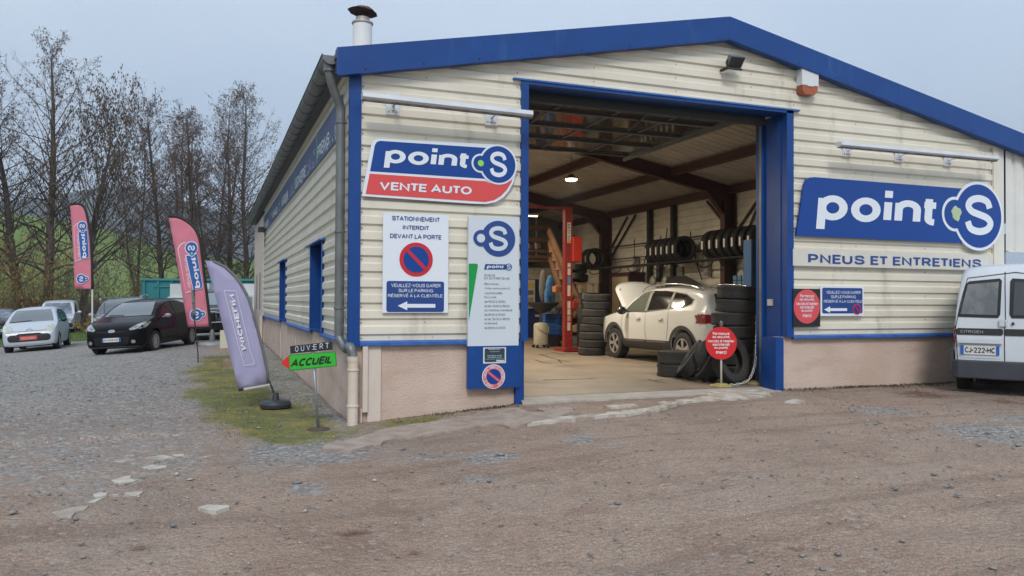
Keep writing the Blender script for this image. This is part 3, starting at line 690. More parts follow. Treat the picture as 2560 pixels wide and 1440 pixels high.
B().box(6.465, 6.498, .26, .36, 1.24, 1.34).out("latch_plate", M("light_steel", (.55, .56, .58), .35, metal=.6), BLD)
# ---------------- annex to the right with vertical ribs and a low bay
def vribs(x0, x1, z0, z1fn, y0, name="annex_sheet"):
    bd = B(); x = x0; vs = []; fs = []; prof = [(0, .0), (.14, 0), (.165, .038), (.235, .038), (.26, 0)]
    pts = []
    while x < x1:
        for a, d in prof[:-1]:
            if x+a <= x1: pts.append((x+a, d))
        x += .26
    for (xx, d) in pts: vs += [(xx, y0+d, z0), (xx, y0+d, z1fn(xx))]
    for i in range(len(pts)-1): fs.append((2*i, 2*i+2, 2*i+3, 2*i+1))
    return bd.add(vs, fs).out(name, m_white_sheet, BLD)
B().box(W_, W_+.13, -.02, .02, SILL-.8, roofz(W_)+.15).out("corner_flashing", m_cream, BLD)
HX, HZ = on(2515, 628, 1, 0)[0], on(2515, 628, 1, 0)[2]
vribs(W_+.13, HX, -.2, lambda x: roofz(x)+.15, .0)
vribs(HX, 15.5, HZ, lambda x: roofz(x)+.15, .0)
B().box(HX, 15.5, -.05, .0, HZ-.02, HZ+.015).out("bay_lintel", m_white_sheet, BLD)
vribs(HX-.3, 15.5, -.2, lambda x: HZ+.3, 3.2)
B().box(HX-.06, HX, .04, 3.2, -.3, HZ+.3).out("bay_side", m_white_sheet, BLD)
B().box(HX, 15.5, .04, 3.2, HZ+.28, HZ+.30).out("bay_ceiling", m_white_sheet, BLD)
# ---------------- chimney
ch = on(906, 110, 1, 4.0)
cz0, cz1 = 4.3, on(906, 62, 1, 4.0)[2]
cb = B().lathe([(.165, 0), (.165, cz1-cz0), (.15, cz1-cz0+.01)], (ch[0], 4, cz0), n=24)
chim = cb.out("chimney", M("white_flue", (.74, .75, .76), .35, n=(1, .3, .7), col2=(.62, .63, .65)), BLD, smooth=40)
B().lathe([(.172, 0), (.185, .01), (.185, .035), (.165, .045), (.12, .05), (.12, .12), (.10, .125)], (ch[0], 4, cz1), n=24).out("flue_collar", M("flue_metal", (.42, .38, .35), .5, metal=.4), chim, smooth=30)
m_rust = M("rusty_metal", (.085, .030, .022), .8, n=(9, .35, .7), col2=(.040, .016, .014))
cb = B()
for a in (20, 140, 260): cb.bar((ch[0]+.09*math.cos(R_(a)), 4+.09*math.sin(R_(a)), cz1+.08), (ch[0]+.11*math.cos(R_(a)), 4+.11*math.sin(R_(a)), cz1+.24), .03, .006)
cb.out("cowl_leg", m_rust, chim)
rr = [(.245+.012*math.sin(k*2.9)+(.018 if k % 4 == 0 else 0)) for k in range(24)]
vs = [(ch[0], 4, cz1+.32)]+[(ch[0]+rr[k]*.55*math.cos(2*math.pi*k/24), 4+rr[k]*.55*math.sin(2*math.pi*k/24), cz1+.29) for k in range(24)]+[(ch[0]+rr[k]*math.cos(2*math.pi*k/24), 4+rr[k]*math.sin(2*math.pi*k/24), cz1+.215-.03*math.cos(2*math.pi*k/24)) for k in range(24)]
fs = [(0, 1+k, 1+(k+1) % 24) for k in range(24)]+[(1+k, 25+k, 25+(k+1) % 24, 1+(k+1) % 24) for k in range(24)]
vs.append((ch[0], 4, cz1+.20)); fs += [(49, 25+(k+1) % 24, 25+k) for k in range(24)]
B().add(vs, fs).out("chimney_cowl", m_rust, chim, smooth=50)

# ------------------------------------------------------------------ inside
def floor_mat():
    m = M("workshop_floor", (.25, .205, .150), .55, n=(1.2, .30, .68), col2=(.165, .130, .092), st=((.7, .7, 1), .50, .68, (.135, .105, .078)), b=(9, .12, .01))
    return m
fl = B().add([(DX0-2.2, .12, 0), (W_-.1, .12, 0), (W_-.1, 17, 0), (.1, 17, 0)], [(0, 1, 2, 3)])
fl = B().box(.13, W_-.1, .34, 17, -.3, 0.0)
floor = tag(fl.out("floor", floor_mat()), kind="structure")
# threshold slab, slightly lower, with a worn front edge
xs = np.linspace(x1l, 6.37, 60); ye = -.09+.02*np.sin(xs*9)+.02*np.sin(xs*23+1)
vs = [(x, .332, -.004) for x in xs]+[(x, y, -.022) for x, y in zip(xs, ye)]+[(x, y-.01, -.12) for x, y in zip(xs, ye)]
fs = [(i, i+1, 61+i, 60+i) for i in range(59)]+[(60+i, 61+i, 121+i, 120+i) for i in range(59)]
tag(B().add(vs, fs).out("floor_threshold", M("pale_concrete", (.40, .365, .325), .85, n=(3, .32, .68), col2=(.30, .27, .24), b=(20, .3, .01))), kind="structure")
ck = M("crack_dark", (.035, .028, .022), .9)
# ceiling lining: two slopes with fine cross ribs
for s in (-1, 1):
    bd = B(); vs = []; fs = []; k = 0
    x0, x1 = (XR, .12) if s < 0 else (XR, 10.78)
    ys = []
    y = .15
    while y < 17: ys += [(y, 0), (y+.20, 0), (y+.215, .018), (y+.235, .018), (y+.25, 0)]; y += .25
    for yy, d in ys:
        vs += [(x0, yy, 5.26-d), (x1, yy, 5.26-d-SL*abs(x1-x0))]
    for i in range(len(ys)-1): fs.append((2*i, 2*i+1, 2*i+3, 2*i+2))
    bd.add(vs, fs).out("ceiling_lining", m_ceil, BLD)
def cz(x): return 5.23-SL*abs(x-XR)
for x in (.6, 2.0, 3.7, 5.4, 7.12, 8.82, 10.5):
    B().box(x-.05, x+.05, .35, 17, cz(x)-.20, cz(x)-.03).box(x-.09, x+.09, .35, 17, cz(x)-.215, cz(x)-.20).out("purlin", m_steel_red, BLD)
for y in (6.75, 13.3):
    for s in (-1, 1):
        xe = 10.60 if s > 0 else .28
        d = .30
        vs = [(XR, cz(XR)-.03), (xe, cz(xe)-.03), (xe, cz(xe)-.03-d-.42), (xe-s*.32, cz(xe)-.03-d-.40), (xe-s*.82, cz(xe-s*.82)-.05-d), (XR, cz(XR)-.05-d)]
        pol = [(x, y-.01, z) for x, z in vs]; B().prism(pol, (0, .02, 0)).out("rafter", m_steel_red, BLD)
        for za, zb in ((5, 4), (4, 3)):
            pass
        B().bar((XR, y, vs[5][1]), (vs[4][0], y, vs[4][1]), .16, .016).bar((vs[4][0], y, vs[4][1]), (vs[3][0], y, vs[3][1]), .16, .016).out("rafter_flange", m_steel_red, BLD)
        B().box(xe-s*.32, xe, y-.008, y+.008, 0, cz(xe)-.5).box(xe-s*.33, xe-s*.315, y-.09, y+.09, 0, cz(xe)-.4).box(xe-.008, xe+.008, y-.09, y+.09, 0, cz(xe)-.1).out("steel_column", m_steel_red, BLD)
    # braces to the wall rails
    B().bar((10.62, y-1.15, cz(10.62)-.25), (10.62, y-.1, cz(10.62)-1.15), .05, .05).bar((10.62, y+1.15, cz(10.62)-.25), (10.62, y+.1, cz(10.62)-1.15), .05, .05).out("brace", m_steel_red, BLD)
B().bar((10.6, 5.6, 3.9), (10.6, 6.6, 2.4), .045, .045).out("brace", m_dark, BLD)
B().bar((10.6, 11.6, 3.95), (10.6, 13.2, 2.7), .045, .045).out("brace", m_dark, BLD)
for y in (9.42, 10.7): B().box(10.50, 10.62, y-.07, y+.07, 0, cz(10.6)-.1).out("wall_post", m_dark, BLD)
# inside faces of the walls: flat cream sheets with fine grooves
def wall_in(axis, pos, a0, a1, z0, z1fn, face, mat, pitch=.192, name="inner_wall_sheet"):
    z = z0
    z1 = z1fn if not callable(z1fn) else max(z1fn(a0), z1fn(a1))
    while z < z1:
        zt = min(z1, z+pitch*6); bd = B(); zz = z; vs = []; fs = []; rows = []
        while zz < zt-1e-4:
            rows += [(zz, 0), (min(zz+pitch-.034, zt), 0), (min(zz+pitch-.024, zt), .024), (min(zz+pitch-.008, zt), .024)]; zz += pitch
        rows.append((zt, 0))
        for (q, d) in rows:
            if axis == 'x': vs += [(pos+face*d, a0, q), (pos+face*d, a1, q)]
            else: vs += [(a0, pos+face*d, q), (a1, pos+face*d, q)]
        for i in range(len(rows)-1): fs.append((2*i, 2*i+1, 2*i+3, 2*i+2))
        bd.add(vs, fs).out(name, mat, BLD); z = zt
wall_in('x', 10.66, .12, 17, 0, 4.20, 1, m_cream_in)
B().box(10.70, 10.86, .2, 22, -.3, 4.3).out("wall_backing", m_cream_in, BLD)
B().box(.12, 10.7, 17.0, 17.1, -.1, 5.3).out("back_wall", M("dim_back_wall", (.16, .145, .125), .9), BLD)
B().box(.13, .30, .3, 17, 0, .8).out("plinth_inside", M("grey_block", (.30, .28, .25), .9), BLD)
# concrete-block room in the far corner
m_block = M("concrete_block", (.36, .33, .275), .92, n=(3, .35, .7), col2=(.27, .24, .20), b=(18, .4, .01))
for r_ in range(12):
    z = r_*.205
    off = .25 if r_ % 2 else 0
    xx = 5.2-off
    while xx < 10.2:
        xa, xb = max(xx, 5.2), min(xx+.495, 10.2)
        if xb-xa > .06 and not (z < 2.0 and xa < 9.35 and xb > 8.05) and not (z < 2.0 and False):
            B().box(xa, xb-.008, 15.8, 15.95, z, z+.197).out("concrete_block", m_block, BLD)
        xx += .5
B().box(8.0, 9.4, 15.86, 15.9, 0, 2.02).out("blue_door", M("blue_door_paint", (.012, .03, .12), .5), BLD)
# overhead door, lifted flat under the roof
m_dr = M("door_frame_metal", (.085, .095, .105), .45, metal=.2)
DOORZ = 4.26
dr = empty("overhead_door", (0, 0, 0)); dr.parent = BLD
da, db, dy0, dy1 = 2.36, 6.22, .45, 4.25
b = B()
for x in (da, db): b.box(x-.05, x+.05, dy0, dy1, DOORZ-.06, DOORZ)
for k in range(5): y = dy0+(dy1-dy0)*k/4; b.box(da+.05, db-.05, y-.04, y+.04, DOORZ-.075, DOORZ-.002)
for x in (3.3, 4.3, 5.3): b.box(x-.02, x+.02, dy0+.04, dy1-.04, DOORZ-.05, DOORZ-.01)
b.out("door_leaf_frame", m_dr, dr)
m_gl = M("door_glazing", (.075, .066, .056), .07, spec=.6)
for k in range(4):
    y0_, y1_ = dy0+(dy1-dy0)*k/4+.04, dy0+(dy1-dy0)*(k+1)/4-.04
    for xa, xb in ((da+.05, 3.28), (3.32, 4.28), (4.32, 5.28), (5.32, db-.05)):
        B().box(xa, xb, y0_, y1_, DOORZ-.03, DOORZ-.02).out("door_panel", m_gl, dr)
for x in (da-.08, db+.08): B().box(x-.02, x+.02, .2, 4.6, DOORZ-.10, DOORZ-.04).out("door_track", m_zinc, dr)
B().tube([(2.3, .48, 4.12), (6.2, .48, 4.12)], .05, 10).out("door_shaft", m_dr, dr, smooth=30)
B().box(2.3, 6.4, .32, .40, 4.02, DT+.1).out("door_head_panel", m_dark, dr)
B().tube([(4.6, .7, 4.16), (4.9, 1.9, 4.14)], .018, 6).out("door_pull", m_dark, dr)
# concrete apron and pale worn slabs outside the door
m_slab = M("worn_slab", (.345, .285, .240), .9, n=(5.5, .36, .60), col2=(.25, .19, .155), b=(16, .35, .012))
m_pale = M("pale_patch", (.46, .43, .38), .9, n=(4.5, .42, .56), col2=(.30, .245, .20), b=(25, .3, .01))
def patch(pts, mat, th=.012, name="concrete_patch", jag=.035, dz=.012):
    """a worn slab outline seen in the photo, laid on the ground"""
    P = []
    for i, (a, b_) in enumerate(pts):
        p = gpt(a, b_, -.12); zz = gz(*p); p = gpt(a, b_, zz); zz = gz(*p); p = gpt(a, b_, zz); P.append(p)
    Q = []
    for i in range(len(P)):
        p, q = np.array(P[i]), np.array(P[(i+1) % len(P)]); L = np.linalg.norm(q-p); n = max(1, int(L/.09))
        for k in range(n):
            r = p+(q-p)*k/n; Q.append(r+rng.normal(0, 1, 2)*min(jag, L*.12)*(1 if k else .5))
    vs2 = [Vector(q) for q in Q]
    mn = np.min(Q, 0); mx_ = np.max(Q, 0); st = .12; ins = []
    for x in np.arange(mn[0], mx_[0], st):
        for y in np.arange(mn[1], mx_[1], st):
            if inpoly(np.array([x]), np.array([y]), Q)[0] and min(np.hypot(x-a[0], y-a[1]) for a in Q) > .05: ins.append(Vector((x, y)))
    n = len(vs2)
    r = delaunay_2d_cdt(vs2+ins, [], [list(range(n))], 1, 1e-5)
    co = [(v.x, v.y, gz(v.x, v.y)+dz) for v in r[0]]
    bd = B(); bd.add(co, [tuple(f) for f in r[2]])
    bd.add([(q[0], q[1], gz(*q)+dz) for q in Q]+[(q[0], q[1], gz(*q)-.05) for q in Q], [(i, (i+1) % n, n+(i+1) % n, n+i) for i in range(n)])
    o = bd.out(name, mat); o['kind'] = 'structure'; return o
patch([(805, 1128), (815, 1116), (860, 1107), (920, 1092), (985, 1072), (1050, 1063), (1120, 1052), (1190, 1040), (1235, 1030), (1290, 1026), (1330, 1038), (1400, 1030), (1420, 1040), (1380, 1052), (1300, 1070), (1240, 1066), (1200, 1068), (1120, 1083), (1060, 1092), (1000, 1102), (930, 1120), (880, 1130), (820, 1131)], m_slab, dz=.03)
patch([(1330, 1058), (1400, 1047), (1480, 1041), (1550, 1034), (1600, 1027), (1655, 1017), (1700, 1009), (1690, 1017), (1650, 1027), (1590, 1037), (1530, 1043), (1440, 1051), (1380, 1060), (1320, 1066)], m_pale, dz=.03)
patch([(1510, 1017), (1560, 1013), (1585, 1014), (1600, 1020), (1545, 1023)], m_pale, dz=.02)
patch([(1640, 1010), (1700, 1002), (1760, 998), (1830, 993), (1900, 990), (1915, 993), (1850, 998), (1780, 1002), (1720, 1008), (1660, 1013)], m_pale, dz=.02)
patch([(1340, 1024), (1400, 1020), (1440, 1024), (1430, 1034), (1370, 1036)], m_slab, dz=.02)
patch([(1955, 1008), (1985, 1000), (2010, 1003), (2012, 1009), (1975, 1010)], m_pale, dz=.014)
for pts in ([(284, 1155), (300, 1150), (340, 1148), (335, 1154), (300, 1158)], [(350, 1148), (395, 1138), (420, 1142), (440, 1146), (430, 1149), (370, 1151)], [(430, 1139), (460, 1137), (462, 1141), (440, 1142)], [(488, 1138), (525, 1134), (530, 1139), (512, 1145), (498, 1141)],
            [(350, 1173), (375, 1165), (415, 1166), (418, 1170), (395, 1174), (360, 1178)], [(278, 1204), (300, 1197), (332, 1189), (325, 1198), (338, 1203), (315, 1212), (290, 1209)],
            [(230, 1240), (250, 1232), (266, 1234), (265, 1243), (240, 1247)], [(268, 1241), (300, 1236), (330, 1232), (360, 1229), (350, 1238), (300, 1243)],
            [(130, 1284), (165, 1275), (205, 1268), (222, 1266), (215, 1276), (185, 1284), (178, 1297), (145, 1298)], [(220, 1258), (240, 1250), (262, 1246), (240, 1257)],
            [(498, 1271), (520, 1266), (570, 1266), (572, 1271), (540, 1280), (515, 1279)]):
    patch(pts, m_pale, dz=.010, jag=.028)
# ------------------------------------------------------------------ signs on the walls
c_blue = M("sign_blue", (.002, .046, .25), .28, spec=.35); c_navy = M("sign_navy", (.012, .050, .22), .3); c_white = M("sign_white", (.66, .71, .78), .3)
c_red = M("sign_red", (.62, .062, .062), .35); c_green = M("sign_green", (.25, .62, .10), .4); c_dgreen = M("panel_green", (.0, .27, .05), .35)
c_deep = M("sign_deep_red", (.50, .012, .028), .35); c_black = M("sign_black", (.012, .012, .014), .35); c_pinkred = M("sticker_red", (.62, .10, .11), .4)
c_grey = M("print_grey", (.10, .12, .16), .5)
YS = -.045
FP = Plane((0, YS, 0), (1, 0, 0), (0, 0, 1), (0, -1, 0))
def fp(px, py): q = on(px, py, 1, YS); return q[0], q[2]
def dbox(px0, py0, px1, py1): a = fp(px0, py0); b_ = fp(px1, py1); return min(a[0], b_[0]), max(a[0], b_[0]), min(a[1], b_[1]), max(a[1], b_[1])
def logo(S, root, cx, cy, R, r, dx, off, border=.055, bg_=None, dot=None, letter=True, big=None, inner=None, bd_scale=1):
    """ring-shaped S emblem: a large disc with a small one on its left"""
    bw = border
    w = B(); S.disc(w, cx, cy, R+bw, off, .012); S.disc(w, cx-dx, cy, r+bw, off-.001, .010); w.out("emblem_border", bg_ or c_white, root)
    w = B(); S.disc(w, cx, cy, R, off+.004, .003); S.disc(w, cx-dx, cy, r, off+.003, .003); w.out("emblem_disc", inner or c_blue, root)
    if dot: w = B(); S.disc(w, cx-dx, cy, r*.42, off+.008, .003, 16); w.out("emblem_dot", dot, root)
    if letter:
        w = B(); S.text(w, "S", cx-R*.50, cx+R*.50, cy-R*.70, cy+R*.70, off+.009, .022); w.out("lettering", c_white, root)

# --- upper left: blue and red shop sign
r = empty("shop_sign", (1.1, YS, 2.9), "blue and red point S sign with VENTE AUTO in white above the left notices", "sign")
P = [fp(*q) for q in ((905, 490), (926, 372), (930, 356), (937, 349), (948, 347), (1238, 361), (1262, 364), (1290, 400), (1291, 430), (1284, 455), (1272, 478), (1258, 494), (1240, 505), (1215, 510), (1180, 509))]
b = B(); FP.poly(b, P, .0, .02); b.out("sign_board", c_white, r)
P = [fp(*q) for q in ((925, 428), (937, 363), (942, 355), (950, 352), (1220, 370), (1216, 380), (1214, 440), (1215, 447))]
b = B(); FP.poly(b, P, .003, .003); b.out("blue_field", c_blue, r)
P = [fp(*q) for q in ((914, 485), (924, 434), (1214, 453), (1225, 458), (1262, 458), (1281, 440), (1279, 455), (1266, 476), (1252, 490), (1236, 500), (1213, 505))]
b = B(); FP.poly(b, P, .003, .003); b.out("red_field", c_red, r)
cx, cy = fp(1245, 411.5); R = fp(1289, 413)[0]-cx
logo(FP, r, cx, cy, R*.97, R*.40, cx-fp(1201, 409)[0], .010, R*.10, dot=c_green)
x0, x1, y0, y1 = dbox(957, 424, 1172, 370)
b = B(); V, Fc, asp = text2d("point", .042, .0); 
yb0 = fp(958, 424)[1]; 
xa, xb = fp(959, 400)[0], fp(1170, 400)[0]; zb, zt_ = fp(959, 419)[1], fp(1085, 371)[1]
FP.text(b, "point", xa, xb-.02, zb, zt_, .009, .034, ital=.12); b.out("lettering", c_white, r)
xa, xb = fp(948, 470)[0], fp(1178, 480)[0]
b = B(); FP.text(b, "VENTE AUTO", xa, xb, fp(948, 476)[1]+.0, fp(948, 452)[1], .009, .034, ital=.05); b.out("lettering", c_white, r)

# --- no-parking board
r = empty("parking_notice", (.8, YS, 1.7), "tall white STATIONNEMENT INTERDIT board with round no-parking symbol and blue arrow panel", "sign")
x0, x1 = fp(957, 650)[0], fp(1121, 650)[0]; z0, z1 = fp(957, 782)[1], fp(957, 531)[1]
b = B(); FP.poly(b, [(x0, z0), (x1, z0), (x1, z1), (x0, z1)], 0, .012); b.out("sign_board", c_white, r)
def line(root, S, txt, pxl, pxr, pyb, pyt, mat, bold=.02, ital=0, off=.004, spacing=1.0):
    """a printed line: left and right ends, base and cap height read from the photo"""
    xa, xb = fp(pxl, (pyb+pyt)/2)[0], fp(pxr, (pyb+pyt)/2)[0]; za, zb = fp((pxl+pxr)/2, pyb)[1], fp((pxl+pxr)/2, pyt)[1]
    b = B(); S.text(b, txt, xa, xb, za, zb, off, bold, ital=ital, spacing=spacing); return b.out("lettering", mat, root)
line(r, FP, "STATIONNEMENT", 980, 1099, 554, 541, c_navy, .03)
line(r, FP, "INTERDIT", 1007, 1072, 575.5, 563.5, c_navy, .03)
line(r, FP, "DEVANT LA PORTE", 975, 1103, 598, 585, c_navy, .03)
cx, cz_ = fp(1040.5, 649); rr_ = fp(1082, 649)[0]-cx
def noparking(root, S, cx, cy, R, off, red=c_deep, blue=c_blue, ang=-45):
    b = B(); S.disc(b, cx, cy, R, off, .003); b.out("red_disc", red, root)
    b = B(); S.disc(b, cx, cy, R*.76, off+.003, .002); b.out("blue_disc", blue, root)
    b = B(); c, s = math.cos(R_(ang)), math.sin(R_(ang)); h = R*.10; q = R*.80
    S.poly(b, [(cx-q*c-h*s*-1, cy-q*s-h*c), (cx+q*c+h*s, cy+q*s-h*c), (cx+q*c-h*s, cy+q*s+h*c), (cx-q*c-h*s, cy-q*s+h*c)], off+.006, .002); b.out("red_bar", red, root)
noparking(r, FP, cx, cz_, rr_, .004)
xa, xb = fp(966, 740)[0], fp(1110, 740)[0]; za, zb = fp(1038, 780)[1], fp(1038, 703)[1]
b = B(); FP.poly(b, rrect(xa, xb, za, zb, .03), .003, .002); b.out("blue_panel", c_navy, r)
line(r, FP, "VEUILLEZ-VOUS GARER", 978, 1101, 718.5, 709, c_white, .010, off=.006)
line(r, FP, "SUR LE PARKING", 996, 1083, 731, 722, c_white, .010, off=.006)
line(r, FP, "RÉSERVÉ A LA CLIENTÈLE.", 970, 1108, 743.5, 733, c_white, .010, off=.006)
def arrow(root, S, xa, xb, zc, h, off, mat):
    b = B(); L = xb-xa; S.poly(b, [(xa, zc), (xa+L*.25, zc+h), (xa+L*.25, zc+h*.42), (xb, zc+h*.42), (xb, zc-h*.42), (xa+L*.25, zc-h*.42), (xa+L*.25, zc-h)], off, .002); b.out("arrow", mat, root)
arrow(r, FP, fp(994, 764)[0], fp(1088, 764)[0], fp(1040, 764.5)[1], .055, .006, c_white)

# --- tall opening-hours panel
YS = -.075; FP2 = Plane((0, YS, 0), (1, 0, 0), (0, 0, 1), (0, -1, 0))
r = empty("opening_hours_panel", (1.85, YS, 1.5), "tall pale panel with S emblem, green wedge and opening hours beside the door", "sign")
x0, x1 = fp(1170.5, 700)[0], fp(1297, 700)[0]; z1 = fp(1171, 540)[1]; z0 = fp(1171, 865.5)[1]; zB = fp(1171, 973)[1]
c_panel = M("panel_white", (.54, .60, .66), .35)
b = B(); FP2.poly(b, [(x0, z0), (x1, z0), (x1, z1), (x0, z1)], 0, .05); b.out("sign_board", c_panel, r)
b = B(); FP2.poly(b, [(x0, zB), (x1+.02, zB), (x1+.02, z0-.001), (x0, z0-.001)], -.002, .048); b.out("blue_base", m_blue, r)
cx, cy = fp(1246, 597); R = fp(1288, 597)[0]-cx
b = B(); FP2.disc(b, cx, cy, R, .004, .003); FP2.disc(b, cx-(cx-fp(1203, 597)[0]), cy, R*.46, .0055, .003); b.out("emblem_disc", c_navy, r)
b = B(); FP2.disc(b, fp(1202, 597)[0], cy, R*.24, .008, .002, 24); b.out("emblem_hole", c_panel, r)
b = B(); FP2.text(b, "S", cx-R*.58, cx+R*.55, cy-R*.68, cy+R*.70, .008, .022); b.out("lettering", c_panel, r)
P = [fp(*q) for q in ((1171.5, 659), (1190, 659), (1194, 661), (1194.5, 666), (1172, 802))]
b = B(); FP2.poly(b, P, .003, .002); b.out("green_wedge", c_dgreen, r)
P = [fp(*q) for q in ((1210, 674), (1213, 661), (1215, 660), (1268, 661), (1268, 674))]
b = B(); FP2.poly(b, P, .003, .002); b.out("blue_field", c_navy, r)
cx, cy = fp(1271.5, 667.5); logo(FP2, r, cx, cy, .045, .024, .063, .002, .009, letter=False, inner=c_navy, bg_=c_panel)
b = B(); FP2.text(b, "S", cx-.026, cx+.028, cy-.034, cy+.034, .008, .02); b.out("lettering", c_panel, r)
line(r, FP2, "point", 1216, 1257, 673, 662, c_panel, .05, ital=.2, off=.006)
line(r, FP2, "PNEUS", 1211, 1237, 691, 685.5, c_grey, .01, spacing=1.2)
line(r, FP2, "ET ENTRETIENS", 1211, 1273, 699, 693, c_grey, .01, spacing=1.2)
for txt, xr, y in (("Bienvenue,", 1247, 713), ("Votre centre point S", 1275, 724.5), ("vous accueille :", 1258, 735.5), ("Du Lundi,", 1241, 746), ("de 9h30 à 12h00", 1263, 757), ("et de 14h00 à 18h00", 1274, 768),
                   ("du Mardi au Vendredi", 1280, 778.5), ("de 8h00 à 12h00", 1263, 789.5), ("et de 13h30 à 18h00", 1274, 800.5), ("le Samedi,", 1244, 811.5), ("de 8h00 à 12h00", 1263, 822.5)):
    line(r, FP2, txt, 1211, xr, y, y-6.3, c_grey, .004)
YS = -.082; FP3 = Plane((0, YS, 0), (1, 0, 0), (0, 0, 1), (0, -1, 0))
r = empty("small_notice", (1.8, YS, .6), "small dark notice in a pale frame on the blue panel below the opening hours", "sign")
x0, x1, z0, z1 = dbox(1208, 909, 1265, 868)
b = B(); FP3.poly(b, [(x0, z0), (x1, z0), (x1, z1), (x0, z1)], 0, .006); b.out("notice_frame", M("pale_plastic", (.60, .62, .60), .4), r)
b = B(); FP3.poly(b, rrect(x0+.018, x1-.018, z0+.018, z1-.012, .015), .003, .002); b.out("notice_sheet", M("slate_print", (.018, .045, .065), .3), r)
for pa, pb, y, h in ((1221, 1250, 873, 4), (1224, 1248, 879, 2), (1218, 1254, 889, 3), (1219, 1253, 893, 3), (1214, 1258, 897.5, 2)):
    line(r, FP3, "la boutique ouvert" if h > 2 else "centre point", pa, pb, y+h/2, y-h/2, c_panel, .03, off=.006)
b = B(); FP3.poly(b, [fp(1240, 904), fp(1259, 904), fp(1260, 900), fp(1241, 900)], .005, .001); b.out("pale_tab", c_panel, r)
r = empty("no_parking_sticker", (1.8, YS, .35), "round red and blue no-parking sticker at the foot of the blue door panel", "sticker")
cx, cy = fp(1234, 941.5); R = fp(1262.5, 941)[0]-cx
b = B(); FP3.disc(b, cx, cy, R, .0, .003); b.out("sticker_edge", c_white, r)
b = B(); FP3.disc(b, cx, cy, R*.93, .003, .002); b.out("red_disc", c_pinkred, r)
b = B(); FP3.disc(b, cx, cy, R*.62, .006, .002); b.out("blue_disc", c_blue, r)
b = B(); c, s = math.cos(R_(-38)), math.sin(R_(-38)); h = R*.10; q = R*.68
FP3.poly(b, [(cx-q*c+h*s, cy-q*s-h*c), (cx+q*c+h*s, cy+q*s-h*c), (cx+q*c-h*s, cy+q*s+h*c), (cx-q*c-h*s, cy-q*s+h*c)], .009, .002); b.out("red_bar", c_pinkred, r)
def arc_text(S, root, txt, cx, cy, rad, h, a0, a1, off, mat, bold=.02):
    b = B(); n = len(txt)
    for i, ch_ in enumerate(txt):
        if ch_ == ' ': continue
        t = R_(a0+(a1-a0)*(i+.5)/n); u = np.array([math.sin(t), -math.cos(t)]); v = np.array([math.cos(t), math.sin(t)])   # letters stand outwards
        V, Fc, asp = text2d(ch_, bold); w = min(asp*h, h*.9)
        b.add([S.p(*(np.array([cx, cy])+v*(rad+h*(q-.5))+u*(w*(p_-.5))), off) for p_, q in V], Fc)
    b.out("lettering", mat, root)
arc_text(FP3, r, "PRIERE DE NE PAS STATIONNER", cx, cy, R*.77, R*.2, 115, -60, .006, c_white)
arc_text(FP3, r, "SORTIE DE VOITURES", cx, cy, R*.77, R*.2, 265, 130, .006, c_white)

# --- large sign to the right of the door
YS = -.05
r = empty("large_shop_sign", (8.9, YS, 2.7), "large blue point S sign with white letters right of the bay door", "sign")
P = [fp(*q) for q in ((1989, 589), (1994, 560), (2009, 460), (2014, 449), (2022, 444), (2036, 443), (2408, 472), (2404, 608))]
b = B(); FPb = Plane((0, YS, 0), (1, 0, 0), (0, 0, 1), (0, -1, 0)); FPb.poly(b, P, .012, .03); b.out("sign_board", c_blue, r)
cx, cy = fp(2444, 540.5); R = .5*(fp(2444, 462)[1]-fp(2444, 620)[1])
bw = R*.09; w = B(); FPb.disc(w, cx, cy, R+bw, .018, .03, 56); FPb.disc(w, fp(2385, 537)[0], cy+.01, R*.45+bw, .0165, .03, 40); w.out("emblem_border", c_white, r)
w = B(); FPb.disc(w, cx, cy, R, .022, .003, 56); FPb.disc(w, fp(2385, 537)[0], cy+.01, R*.45, .0205, .003, 40); w.out("emblem_disc", c_blue, r)
w = B(); dcx = fp(2388, 537)[0]
FPb.poly(w, [(dcx+.105*(1+.16*math.sin(3*t)+.08*math.sin(7*t+1))*math.cos(t), cy+.02+.12*(1+.12*math.sin(4*t)+.06*math.sin(9*t))*math.sin(t)) for t in np.linspace(0, 2*math.pi, 30, endpoint=False)], .025, .002); w.out("faded_dot", M("faded_green", (.45, .52, .34), .7, n=(14, .3, .7), col2=(.32, .48, .26)), r)
w = B(); V = FPb.text(w, "S", fp(2409, 540)[0], fp(2480, 540)[0], fp(2445, 588)[1], fp(2445, 488)[1], .026, .024); w.out("lettering", c_white, r)
b = B(); FPb.text(b, "point", fp(2038, 530)[0], fp(2333, 530)[0], fp(2040, 572)[1], fp(2215, 477)[1], .016, .036, ital=.10); b.out("lettering", c_white, r)
r = empty("service_sign", (8.8, YS, 2.0), "long cream board reading PNEUS ET ENTRETIENS under the large blue sign", "sign")
x0 = fp(1983, 650)[0]; x1 = fp(2483, 650)[0]; z1 = fp(1983, 622)[1]; z0 = fp(1983, 664)[1]
b = B(); FPb.poly(b, [(x0, z0), (x1, z0), (x1, z1), (x0, z1)], 0, .012); b.out("sign_board", M("cream_board", (.60, .585, .535), .4, n=(2, .3, .7), col2=(.55, .53, .48)), r)
xa, xb = fp(2020, 650)[0], fp(2453, 655)[0]; za, zb = fp(2020, 663)[1], fp(2020, 635.5)[1]
za = fp(2030, 661.5)[1]; zb = fp(2030, 632)[1]
b = B(); FPb.text(b, "PNEUS ET ENTRETIENS", xa, xb, (za+zb)/2-.080, (za+zb)/2+.082, .004, .034, spacing=1.12); b.out("lettering", c_navy, r)
r = empty("safety_notice", (6.9, YS, 1.25), "black square board with a red oval safety notice beside the door post", "sign")
x0, x1, = fp(1983, 770)[0], fp(2050.5, 770)[0]; z0, z1 = fp(2016, 817)[1], fp(2016, 722)[1]
